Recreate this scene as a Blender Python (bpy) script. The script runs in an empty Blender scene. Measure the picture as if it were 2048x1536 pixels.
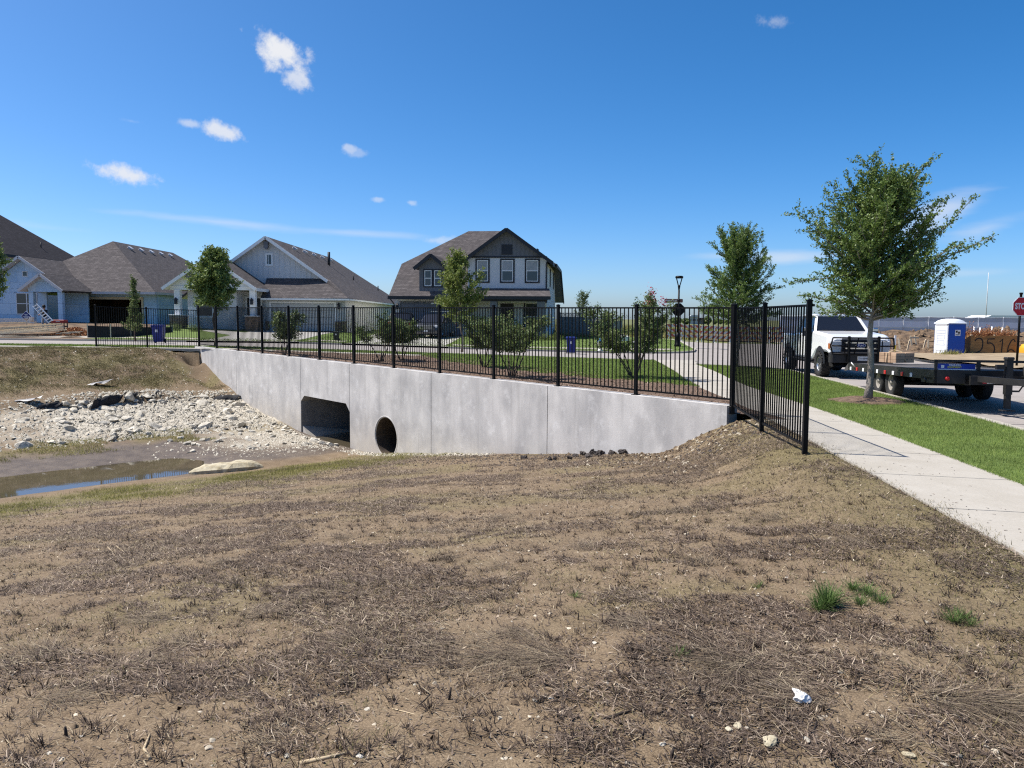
import bpy, bmesh, math, random
import numpy as np
from mathutils import Vector, Matrix
from mathutils.geometry import tessellate_polygon

S = bpy.context.scene
COL = S.collection
RAD = math.radians

# ---------------------------------------------------------------- camera, sky, sun, exposure
FPX, CX, CY = 1540.0, 1024.0, 768.0
PITCH, ROLL, EYE = math.atan(132 / 1540), 0.008, 1.72
_f = np.array([0, math.cos(PITCH), -math.sin(PITCH)])
_r0 = np.array([1.0, 0, 0]); _u0 = np.array([0, math.sin(PITCH), math.cos(PITCH)])
_r = _r0 * math.cos(ROLL) + _u0 * math.sin(ROLL)
_u = _u0 * math.cos(ROLL) - _r0 * math.sin(ROLL)
cam_d = bpy.data.cameras.new('camera'); cam = bpy.data.objects.new('camera', cam_d); COL.objects.link(cam)
cam_d.sensor_width = 36; cam_d.lens = FPX / 2048 * 36; cam_d.clip_start = 0.05; cam_d.clip_end = 6000
M = Matrix(((_r[0], _u[0], -_f[0], 0), (_r[1], _u[1], -_f[1], 0), (_r[2], _u[2], -_f[2], EYE), (0, 0, 0, 1)))
cam.matrix_world = M
S.camera = cam

SUN_TO = Vector((-0.632, 0.075, 1.0)).normalized()      # towards the sun
SUN_EL = math.asin(SUN_TO.z); SUN_AZ = math.atan2(SUN_TO.x, SUN_TO.y)
sun_d = bpy.data.lights.new('sun', 'SUN'); sun_d.energy = 4.0; sun_d.angle = RAD(0.53); sun_d.color = (1.0, 0.955, 0.89)
sun = bpy.data.objects.new('sun', sun_d); COL.objects.link(sun)
sun.rotation_mode = 'QUATERNION'; sun.rotation_quaternion = SUN_TO.to_track_quat('Z', 'Y'); sun.location = (-20, 5, 40)

W = bpy.data.worlds.new('World'); S.world = W; W.use_nodes = True
SKY_STRENGTH = 0.108
S.view_settings.view_transform = 'Standard'; S.view_settings.look = 'None'
S.view_settings.exposure = 0.85; S.view_settings.gamma = 1.0; S.view_settings.use_curve_mapping = False


def pray(px, py):
    return _f + _r * ((px - CX) / FPX) - _u * ((py - CY) / FPX)


def at(px, py, Y):
    d = pray(px, py); return np.array([0, 0, EYE]) + d * (Y / d[1])


def build_world():
    nt = W.node_tree; nt.nodes.clear(); N = nt.nodes.new; L = nt.links.new
    sky = N('ShaderNodeTexSky'); sky.sky_type = 'NISHITA'; sky.sun_disc = False
    sky.sun_elevation = SUN_EL; sky.sun_rotation = SUN_AZ
    sky.altitude = 200; sky.air_density = 0.6; sky.dust_density = 1.4; sky.ozone_density = 4.0
    hs = N('ShaderNodeHueSaturation'); hs.inputs['Saturation'].default_value = 1.33; hs.inputs['Hue'].default_value = 0.497
    hs.inputs['Value'].default_value = 1.0
    L(sky.outputs[0], hs.inputs['Color'])
    bg = N('ShaderNodeBackground'); bg.inputs[1].default_value = SKY_STRENGTH
    L(hs.outputs[0], bg.inputs[0])
    tc = N('ShaderNodeTexCoord')
    noi = N('ShaderNodeTexNoise'); noi.inputs['Scale'].default_value = 34; noi.inputs['Detail'].default_value = 7
    noi.inputs['Roughness'].default_value = 0.62
    L(tc.outputs['Generated'], noi.inputs['Vector'])
    noi2 = N('ShaderNodeTexNoise'); noi2.inputs['Scale'].default_value = 11; noi2.inputs['Detail'].default_value = 4
    mp = N('ShaderNodeMapping'); mp.inputs['Scale'].default_value = (1, 1, 5)
    L(tc.outputs['Generated'], mp.inputs[0]); L(mp.outputs[0], noi2.inputs['Vector'])

    def math2(op, a, b):
        n = N('ShaderNodeMath'); n.operation = op
        for i, q in enumerate((a, b)):
            if isinstance(q, (int, float)): n.inputs[i].default_value = q
            elif q is not None: L(q, n.inputs[i])
        return n.outputs[0]
    masks = []
    # cloud centres: picture position of the real cloud -> direction; half sizes in degrees; tilt; strength; puffiness
    CL = [(565, 112, 2.3, 1.25, -28, 1.0, 1.5, 0), (588, 150, 1.15, 0.75, -15, 0.75, 1.6, 0), (445, 262, 1.6, 0.75, -16, 0.85, 1.5, 0),
          (381, 247, 0.95, 0.32, -2, 0.5, 1.5, 0), (252, 348, 2.1, 0.72, -6, 0.9, 1.35, 0), (697, 297, 0.55, 0.38, -5, 0.5, 1.6, 0),
          (714, 306, 1.0, 0.3, -8, 0.28, 1.6, 0), (1552, 43, 1.3, 0.55, -5, 0.3, 1.7, 0), (757, 399, 0.5, 0.22, 0, 0.4, 1.5, 0),
          (821, 405, 0.45, 0.25, -10, 0.4, 1.5, 0), (878, 480, 1.7, 0.35, 4, 0.4, 1.3, 0), (262, 242, 0.7, 0.2, -5, 0.15, 1.5, 0),
          (430, 443, 7.5, 0.34, -3, 0.36, 0.9, 1), (720, 467, 5.5, 0.3, -2, 0.3, 0.9, 1), (1560, 515, 4.5, 0.55, 0, 0.5, 1.0, 1),
          (1450, 512, 3.5, 0.3, 0, 0.3, 1.0, 1), (1880, 425, 3.2, 1.1, 25, 0.55, 1.0, 1), (1975, 455, 2.6, 0.7, 14, 0.4, 1.0, 1),
          (1925, 545, 3.0, 0.3, 0, 0.2, 1.0, 1), (70, 452, 4.0, 0.3, -2, 0.14, 1.0, 1)]
    rng = random.Random(5)
    for (px, py, a, b, tilt, st, puff, kind) in CL:
        masks.append((Vector(pray(px, py)).normalized(), a, b, tilt, st, puff, kind))
    for i in range(26):                                   # the same fair-weather sky goes on outside the frame
        az = rng.uniform(RAD(45), RAD(315)); el = RAD(rng.uniform(4, 50))
        d = Vector((math.sin(az) * math.cos(el), math.cos(az) * math.cos(el), math.sin(el)))
        k = rng.uniform(0.5, 1.4)
        masks.append((d, 2.0 * k, 0.85 * k, rng.uniform(-20, 20), rng.uniform(0.4, 1), 1.4, 0))
    tot = None; shade = None
    for (d, a, b, tilt, st, puff, kind) in masks:
        e1 = d.cross(Vector((0, 0, 1))).normalized(); e2 = e1.cross(d).normalized()
        c, s = math.cos(RAD(tilt)), math.sin(RAD(tilt))
        e1, e2 = (e1 * c + e2 * s), (e2 * c - e1 * s)
        vs = []
        for e, k in ((e1, a), (e2, b)):
            dp = N('ShaderNodeVectorMath'); dp.operation = 'DOT_PRODUCT'; L(tc.outputs['Generated'], dp.inputs[0])
            dp.inputs[1].default_value = e / math.tan(RAD(k * .9)); vs.append(dp.outputs['Value'])
        fr = N('ShaderNodeVectorMath'); fr.operation = 'DOT_PRODUCT'; L(tc.outputs['Generated'], fr.inputs[0]); fr.inputs[1].default_value = d
        q = math2('ADD', math2('MULTIPLY', vs[0], vs[0]), math2('MULTIPLY', vs[1], vs[1]))
        m = math2('SUBTRACT', 1.0, math2('SQRT', q, None))
        nz = math2('MULTIPLY', math2('SUBTRACT', (noi2 if kind else noi).outputs[0], 0.5), 2.3 * puff)
        m = math2('ADD', m, nz)
        mr = N('ShaderNodeMapRange'); mr.interpolation_type = 'SMOOTHSTEP'
        L(m, mr.inputs[0]); mr.inputs[1].default_value = -0.2 if not kind else -0.3; mr.inputs[2].default_value = 0.85 if not kind else 1.3
        mr.inputs[3].default_value = 0; mr.inputs[4].default_value = st
        gate = math2('GREATER_THAN', fr.outputs['Value'], 0.9)
        out = math2('MULTIPLY', mr.outputs[0], gate)
        tot = out if tot is None else math2('MAXIMUM', tot, out)
    bg2 = N('ShaderNodeBackground'); bg2.inputs[0].default_value = (0.93, 0.95, 1.0, 1); bg2.inputs[1].default_value = 0.50
    mx = N('ShaderNodeMixShader'); L(tot, mx.inputs[0]); L(bg.outputs[0], mx.inputs[1]); L(bg2.outputs[0], mx.inputs[2])
    o = N('ShaderNodeOutputWorld'); L(mx.outputs[0], o.inputs[0])


build_world()
S.cycles.use_denoising = False; S.cycles.filter_width = 1.2; S.cycles.sample_clamp_indirect = 4.0
S.cycles.max_bounces = 6; S.cycles.diffuse_bounces = 3; S.cycles.glossy_bounces = 3; S.cycles.transparent_max_bounces = 6
S.cycles.caustics_reflective = False; S.cycles.caustics_refractive = False

# ---------------------------------------------------------------- helpers


def ss(a, b, x):
    t = np.clip((np.asarray(x, float) - a) / (b - a), 0, 1); return t * t * (3 - 2 * t)


def _hash(ix, iy, seed):
    h = (ix.astype(np.int64) * 374761393 + iy.astype(np.int64) * 668265263 + seed * 974634777) & 0xFFFFFFFF
    h = ((h ^ (h >> 13)) * 1274126177) & 0xFFFFFFFF
    return ((h ^ (h >> 16)) & 0xFFFF) / 65535.0


def vnoise(x, y, seed=0):
    x = np.asarray(x, float); y = np.asarray(y, float)
    ix = np.floor(x); iy = np.floor(y); fx = x - ix; fy = y - iy
    fx = fx * fx * (3 - 2 * fx); fy = fy * fy * (3 - 2 * fy)
    a = _hash(ix, iy, seed); b = _hash(ix + 1, iy, seed); c = _hash(ix, iy + 1, seed); d = _hash(ix + 1, iy + 1, seed)
    return (a * (1 - fx) + b * fx) * (1 - fy) + (c * (1 - fx) + d * fx) * fy


def fbm(x, y, seed=0, oct=4, gain=0.5):
    t = 0; amp = 1; tot = 0
    for i in range(oct):
        t = t + amp * vnoise(x * 2 ** i + 17.3 * i, y * 2 ** i - 9.1 * i, seed + i); tot += amp; amp *= gain
    return t / tot


def tag(o, label=None, cat=None, group=None, kind=None):
    if label: o['label'] = label
    if cat: o['category'] = cat
    if group: o['group'] = group
    if kind: o['kind'] = kind
    return o


def obj(name, mesh, parent=None, loc=None, rot=None, scale=None):
    o = bpy.data.objects.new(name, mesh); COL.objects.link(o)
    if parent: o.parent = parent
    if loc is not None: o.location = loc
    if rot is not None: o.rotation_euler = rot
    if scale is not None: o.scale = scale if hasattr(scale, '__len__') else (scale,) * 3
    return o


def thing(name, label, cat, loc=(0, 0, 0), rotz=0, group=None):
    o = bpy.data.objects.new(name, None); COL.objects.link(o); o.empty_display_size = 0.2
    o.location = loc; o.rotation_euler = (0, 0, rotz)
    return tag(o, label, cat, group)


def copy_tree(o, parent=None):
    c = o.copy(); COL.objects.link(c)
    if parent: c.parent = parent
    for ch in o.children: copy_tree(ch, c)
    return c


def np_mesh(name, V, F, mats=(), smooth=False, attrs=None):
    V = np.asarray(V, np.float32).reshape(-1, 3); F = np.asarray(F, np.int32); k = F.shape[1]
    me = bpy.data.meshes.new(name)
    me.vertices.add(len(V)); me.vertices.foreach_set('co', V.ravel())
    me.loops.add(F.size); me.loops.foreach_set('vertex_index', F.ravel())
    me.polygons.add(len(F)); me.polygons.foreach_set('loop_start', np.arange(0, F.size, k, dtype=np.int32))
    me.polygons.foreach_set('loop_total', np.full(len(F), k, np.int32))
    if smooth: me.polygons.foreach_set('use_smooth', np.ones(len(F), bool))
    for an, val in (attrs or {}).items():
        val = np.asarray(val, np.float32)
        if val.ndim == 1:
            a = me.attributes.new(an, 'FLOAT', 'POINT'); a.data.foreach_set('value', val)
        else:
            a = me.attributes.new(an, 'FLOAT_COLOR', 'POINT')
            if val.shape[1] == 3: val = np.concatenate([val, np.ones((len(val), 1), np.float32)], 1)
            a.data.foreach_set('color', val.ravel())
    for m in mats: me.materials.append(m)
    me.update(calc_edges=True)
    return me


class MB:
    """collects shapes, builds ONE mesh object"""

    def __init__(s, origin=(0, 0, 0)):
        s.v = []; s.f = []; s.m = []; s.sm = []; s.cur = 0; s.smooth = False; s.o = Vector(origin)

    def add(s, vs, fs, T=None):
        n = len(s.v)
        for p in vs:
            p = Vector(p)
            s.v.append(T @ p if T is not None else p)
        for f in fs:
            s.f.append([i + n for i in f]); s.m.append(s.cur); s.sm.append(s.smooth)
        return s

    def box(s, x0, x1, y0, y1, z0, z1, T=None):
        v = [(x0, y0, z0), (x1, y0, z0), (x1, y1, z0), (x0, y1, z0), (x0, y0, z1), (x1, y0, z1), (x1, y1, z1), (x0, y1, z1)]
        return s.add(v, [(0, 3, 2, 1), (4, 5, 6, 7), (0, 1, 5, 4), (1, 2, 6, 5), (2, 3, 7, 6), (3, 0, 4, 7)], T)

    def cbox(s, c, d, T=None):
        return s.box(c[0] - d[0] / 2, c[0] + d[0] / 2, c[1] - d[1] / 2, c[1] + d[1] / 2, c[2] - d[2] / 2, c[2] + d[2] / 2, T)

    def bbox(s, x0, x1, y0, y1, z0, z1, b=0.02, T=None):
        """box with chamfered vertical and top edges"""
        pts = lambda i: [(x0 + i, y0), (x1 - i, y0), (x1, y0 + i), (x1, y1 - i), (x1 - i, y1), (x0 + i, y1), (x0, y1 - i), (x0, y0 + i)]
        P = [(x, y, z0) for x, y in pts(b)] + [(x, y, z1 - b) for x, y in pts(b)]
        q = [(x0 + b, y0 + b), (x1 - b, y0 + b), (x1 - b, y0 + b), (x1 - b, y1 - b), (x1 - b, y1 - b), (x0 + b, y1 - b), (x0 + b, y1 - b), (x0 + b, y0 + b)]
        q = [(x0 + b * 1.5, y0 + b), (x1 - b * 1.5, y0 + b), (x1 - b, y0 + b * 1.5), (x1 - b, y1 - b * 1.5), (x1 - b * 1.5, y1 - b), (x0 + b * 1.5, y1 - b), (x0 + b, y1 - b * 1.5), (x0 + b, y0 + b * 1.5)]
        P += [(x, y, z1) for x, y in q]
        F = [tuple(reversed(range(8))), tuple(range(16, 24))]
        for k in (0, 8):
            for i in range(8):
                j = (i + 1) % 8; F.append((k + i, k + j, k + 8 + j, k + 8 + i))
        return s.add(P, F, T)

    def bar(s, p, q, w, h=None, up=(0, 0, 1)):
        p = Vector(p); q = Vector(q); d = (q - p); L = d.length
        if L < 1e-6: return s
        d.normalize(); h = h or w; up = Vector(up)
        if abs(d.dot(up)) > 0.99: up = Vector((0, 1, 0))
        r = d.cross(up).normalized(); u = r.cross(d)
        v = []
        for e in (p, q):
            for a, b in ((-1, -1), (1, -1), (1, 1), (-1, 1)): v.append(e + r * (a * w / 2) + u * (b * h / 2))
        return s.add(v, [(3, 2, 1, 0), (4, 5, 6, 7), (0, 1, 5, 4), (1, 2, 6, 5), (2, 3, 7, 6), (3, 0, 4, 7)])

    def tube(s, pts, r, n=8, cap=True, smooth=True):
        pts = [Vector(p) for p in pts]; rs = r if hasattr(r, '__len__') else [r] * len(pts)
        sm = s.smooth; s.smooth = smooth
        V = []; prev = None
        for i, p in enumerate(pts):
            t = (pts[min(i + 1, len(pts) - 1)] - pts[max(i - 1, 0)])
            t = t.normalized() if t.length > 1e-9 else Vector((0, 0, 1))
            if prev is None:
                a = Vector((1, 0, 0)) if abs(t.x) < 0.8 else Vector((0, 1, 0)); u = t.cross(a).normalized()
            else:
                u = prev - t * prev.dot(t); u = u.normalized() if u.length > 1e-6 else t.orthogonal().normalized()
            prev = u; w = t.cross(u)
            for k in range(n):
                a = 2 * math.pi * k / n; V.append(p + (u * math.cos(a) + w * math.sin(a)) * rs[i])
        F = []
        for i in range(len(pts) - 1):
            for k in range(n):
                F.append((i * n + k, i * n + (k + 1) % n, (i + 1) * n + (k + 1) % n, (i + 1) * n + k))
        s.add(V, F)
        if cap:
            s.smooth = False
            b = len(s.v) - len(V)
            s.f.append([b + k for k in reversed(range(n))]); s.m.append(s.cur); s.sm.append(False)
            b2 = b + (len(pts) - 1) * n
            s.f.append([b2 + k for k in range(n)]); s.m.append(s.cur); s.sm.append(False)
        s.smooth = sm
        return s

    def lathe(s, prof, n=20, T=None, smooth=True):
        sm = s.smooth; s.smooth = smooth
        V = []; F = []
        for r, z in prof:
            for k in range(n):
                a = 2 * math.pi * k / n; V.append((r * math.cos(a), r * math.sin(a), z))
        for i in range(len(prof) - 1):
            for k in range(n): F.append((i * n + k, i * n + (k + 1) % n, (i + 1) * n + (k + 1) % n, (i + 1) * n + k))
        if prof[0][0] > 1e-5: F.append(tuple(reversed(range(n))))
        if prof[-1][0] > 1e-5: F.append(tuple((len(prof) - 1) * n + k for k in range(n)))
        s.add(V, F, T); s.smooth = sm
        return s

    def prism(s, poly, y0, y1, T=None, holes=()):
        """polygon in x,z extruded from y0 to y1"""
        loops = [list(poly)] + [list(h) for h in holes]
        tri = tessellate_polygon([[Vector((a, b, 0)) for a, b in l] for l in loops])
        flat = [p for l in loops for p in l]; n = len(flat)
        V = [(a, y0, b) for a, b in flat] + [(a, y1, b) for a, b in flat]
        F = []
        for t in tri:
            a, b, c = (flat[i] for i in t)
            ccw = (b[0] - a[0]) * (c[1] - a[1]) - (b[1] - a[1]) * (c[0] - a[0]) > 0
            t = tuple(t) if ccw else tuple(reversed(t))
            F.append(t); F.append(tuple(i + n for i in reversed(t)))
        k = 0
        for l in loops:
            m = len(l)
            for i in range(m):
                j = (i + 1) % m; F.append((k + i, k + n + i, k + n + j, k + j))
            k += m
        return s.add(V, F, T)

    def slab(s, poly, th, soffit=None):
        """planar 3D polygon, thickened downwards along its normal"""
        P = [Vector(p) for p in poly]
        nrm = Vector((0, 0, 0))
        for i in range(len(P)):
            a, b = P[i], P[(i + 1) % len(P)]; nrm += a.cross(b)
        nrm.normalize()
        if nrm.z < 0: P.reverse(); nrm = -nrm
        n = len(P); V = P + [p - nrm * th for p in P]
        c0 = s.cur; s.add(V, [tuple(range(n))] + [(i, n + i, n + (i + 1) % n, (i + 1) % n) for i in range(n)])
        if soffit is not None: s.cur = soffit
        b = len(s.v) - 2 * n; s.f.append([b + i for i in reversed(range(n, 2 * n))]); s.m.append(s.cur); s.sm.append(False); s.cur = c0
        return s

    def mesh(s, name, mats=()):
        me = bpy.data.meshes.new(name)
        me.from_pydata([tuple(v - s.o) for v in s.v], [], s.f)
        for m in (mats if isinstance(mats, (list, tuple)) else [mats]): me.materials.append(m)
        me.polygons.foreach_set('material_index', s.m); me.polygons.foreach_set('use_smooth', s.sm)
        me.update(); return me

    def build(s, name, mats, parent=None, label=None, loc=None, rot=None):
        o = obj(name, s.mesh(name, mats), parent, loc, rot)
        if label: o['label'] = label
        return o


def text_mesh(txt, size, mat, name='lettering', bold=0.0, depth=0.004, sx=1.0):
    c = bpy.data.curves.new('txt', 'FONT'); c.body = txt; c.size = size; c.align_x = 'CENTER'; c.align_y = 'CENTER'
    c.extrude = depth; c.offset = bold
    o = bpy.data.objects.new('txt', c); COL.objects.link(o)
    dg = bpy.context.evaluated_depsgraph_get(); dg.update()
    me = bpy.data.meshes.new_from_object(o.evaluated_get(dg)); me.name = name
    bpy.data.objects.remove(o); bpy.data.curves.remove(c)
    me.materials.clear(); me.materials.append(mat)
    if sx != 1.0: me.transform(Matrix.Diagonal((sx, 1, 1, 1)))
    return me


def skin_mesh(V, E, R, mats, name, sub=2):
    me = bpy.data.meshes.new('sk'); me.from_pydata(V, E, [])
    o = bpy.data.objects.new('sk', me); COL.objects.link(o)
    sk = o.modifiers.new('s', 'SKIN'); sk.use_smooth_shade = True
    lay = me.skin_vertices[0] if me.skin_vertices else None
    if lay is None:
        bpy.context.view_layer.objects.active = o
        bm = bmesh.new(); bm.from_mesh(me); bm.verts.layers.skin.verify(); bm.to_mesh(me); bm.free(); lay = me.skin_vertices[0]
    for i, d in enumerate(lay.data):
        d.radius = (R[i], R[i]) if not hasattr(R[i], '__len__') else R[i]; d.use_root = (i == 0)
    m = o.modifiers.new('u', 'SUBSURF'); m.levels = sub; m.render_levels = sub
    dg = bpy.context.evaluated_depsgraph_get(); dg.update()
    out = bpy.data.meshes.new_from_object(o.evaluated_get(dg)); out.name = name
    bpy.data.objects.remove(o); bpy.data.meshes.remove(me)
    out.materials.clear()
    for mm in mats: out.materials.append(mm)
    return out

# ---------------------------------------------------------------- materials


def _nodes(name):
    m = bpy.data.materials.new(name); m.use_nodes = True; nt = m.node_tree; nt.nodes.clear()
    N = nt.nodes.new; L = nt.links.new
    o = N('ShaderNodeOutputMaterial'); b = N('ShaderNodeBsdfPrincipled'); L(b.outputs[0], o.inputs[0])
    return m, nt, N, L, b, o


def c4(c): return (c[0], c[1], c[2], 1)


def pmat(name, c1, c2=None, scale=3.0, rough=0.8, bump=0.0, bscale=60.0, metal=0.0, spec=0.3, stretch=(1, 1, 1), var=0.18, coat=0.0, detail=5, obj_rand=0.0):
    m, nt, N, L, b, o = _nodes(name)
    c2 = c2 or tuple(x * (1 - var) for x in c1)
    g = N('ShaderNodeNewGeometry'); mp = N('ShaderNodeMapping'); mp.inputs['Scale'].default_value = stretch
    L(g.outputs['Position'], mp.inputs[0])
    n = N('ShaderNodeTexNoise'); n.inputs['Scale'].default_value = scale; n.inputs['Detail'].default_value = detail
    n.inputs['Roughness'].default_value = 0.6; L(mp.outputs[0], n.inputs['Vector'])
    r = N('ShaderNodeValToRGB'); r.color_ramp.elements[0].position = 0.32; r.color_ramp.elements[1].position = 0.7
    r.color_ramp.elements[0].color = c4(c2); r.color_ramp.elements[1].color = c4(c1); L(n.outputs[0], r.inputs[0])
    col = r.outputs[0]
    if obj_rand:
        oi = N('ShaderNodeObjectInfo'); hs = N('ShaderNodeHueSaturation'); mr = N('ShaderNodeMapRange')
        mr.inputs[3].default_value = 1 - obj_rand; mr.inputs[4].default_value = 1 + obj_rand
        L(oi.outputs['Random'], mr.inputs[0]); L(mr.outputs[0], hs.inputs['Value']); L(col, hs.inputs['Color']); col = hs.outputs[0]
    L(col, b.inputs['Base Color'])
    b.inputs['Roughness'].default_value = rough; b.inputs['Metallic'].default_value = metal
    b.inputs['Specular IOR Level'].default_value = spec; b.inputs['Coat Weight'].default_value = coat
    b.inputs['Coat Roughness'].default_value = 0.05
    if bump:
        n2 = N('ShaderNodeTexNoise'); n2.inputs['Scale'].default_value = bscale; n2.inputs['Detail'].default_value = 4
        L(mp.outputs[0], n2.inputs['Vector'])
        bu = N('ShaderNodeBump'); bu.inputs['Strength'].default_value = bump; bu.inputs['Distance'].default_value = 0.02
        L(n2.outputs[0], bu.inputs['Height']); L(bu.outputs[0], b.inputs['Normal'])
    return m


def ramp_mat(name, stops, attr='rnd', rough=0.8, trans=0.0, patch=None, spec=0.2):
    """colour from a per-blade random attribute, slow world-space patches on top"""
    m, nt, N, L, b, o = _nodes(name)
    a = N('ShaderNodeAttribute'); a.attribute_name = attr
    r = N('ShaderNodeValToRGB'); r.color_ramp.interpolation = 'LINEAR'
    el = r.color_ramp.elements
    while len(el) < len(stops): el.new(0.5)
    for e, (p, c) in zip(el, stops): e.position = p; e.color = c4(c)
    L(a.outputs['Fac'], r.inputs[0]); col = r.outputs[0]
    if patch:
        g = N('ShaderNodeNewGeometry'); n = N('ShaderNodeTexNoise'); n.inputs['Scale'].default_value = patch[0]; n.inputs['Detail'].default_value = 3
        L(g.outputs['Position'], n.inputs['Vector'])
        hs = N('ShaderNodeHueSaturation'); mr = N('ShaderNodeMapRange'); mr.inputs[1].default_value = 0.3; mr.inputs[2].default_value = 0.7
        mr.inputs[3].default_value = 1 - patch[1]; mr.inputs[4].default_value = 1 + patch[1]
        L(n.outputs[0], mr.inputs[0]); L(mr.outputs[0], hs.inputs['Value']); L(col, hs.inputs['Color']); col = hs.outputs[0]
    L(col, b.inputs['Base Color']); b.inputs['Roughness'].default_value = rough; b.inputs['Specular IOR Level'].default_value = spec
    if trans:
        t = N('ShaderNodeBsdfTranslucent'); L(col, t.inputs[0]); mx = N('ShaderNodeMixShader'); mx.inputs[0].default_value = trans
        L(b.outputs[0], mx.inputs[1]); L(t.outputs[0], mx.inputs[2]); L(mx.outputs[0], o.inputs[0])
    return m


def shingle_mat(name, c1, c2, c3):
    m, nt, N, L, b, o = _nodes(name)
    g = N('ShaderNodeNewGeometry'); sx = N('ShaderNodeSeparateXYZ'); L(g.outputs['Position'], sx.inputs[0])
    ad = N('ShaderNodeMath'); ad.operation = 'ADD'; L(sx.outputs[0], ad.inputs[0]); L(sx.outputs[1], ad.inputs[1])
    cb = N('ShaderNodeCombineXYZ'); L(ad.outputs[0], cb.inputs[0]); L(sx.outputs[2], cb.inputs[1])
    br = N('ShaderNodeTexBrick'); br.inputs['Scale'].default_value = 1.0; br.inputs['Brick Width'].default_value = 0.42; br.inputs['Row Height'].default_value = 0.115
    br.inputs['Mortar Size'].default_value = 0.012; br.inputs['Color1'].default_value = c4(c1); br.inputs['Color2'].default_value = c4(c2)
    br.inputs['Mortar'].default_value = c4(tuple(x * 0.6 for x in c3)); br.inputs['Bias'].default_value = -0.1
    L(cb.outputs[0], br.inputs['Vector'])
    n = N('ShaderNodeTexNoise'); n.inputs['Scale'].default_value = 3.6; n.inputs['Detail'].default_value = 9; n.inputs['Roughness'].default_value = 0.8
    L(g.outputs['Position'], n.inputs['Vector'])
    mr = N('ShaderNodeMapRange'); mr.inputs[1].default_value = 0.40; mr.inputs[2].default_value = 0.66; L(n.outputs[0], mr.inputs[0])
    mx = N('ShaderNodeMix'); mx.data_type = 'RGBA'; L(mr.outputs[0], mx.inputs[0]); L(br.outputs[0], mx.inputs[6]); mx.inputs[7].default_value = c4(c3)
    L(mx.outputs[2], b.inputs['Base Color']); b.inputs['Roughness'].default_value = 0.95; b.inputs['Specular IOR Level'].default_value = 0.15
    return m


def glass_mat(name, tint=(0.02, 0.025, 0.03), rough=0.05):
    m, nt, N, L, b, o = _nodes(name)
    b.inputs['Base Color'].default_value = c4(tint); b.inputs['Roughness'].default_value = rough
    b.inputs['Specular IOR Level'].default_value = 0.6
    return m


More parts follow.
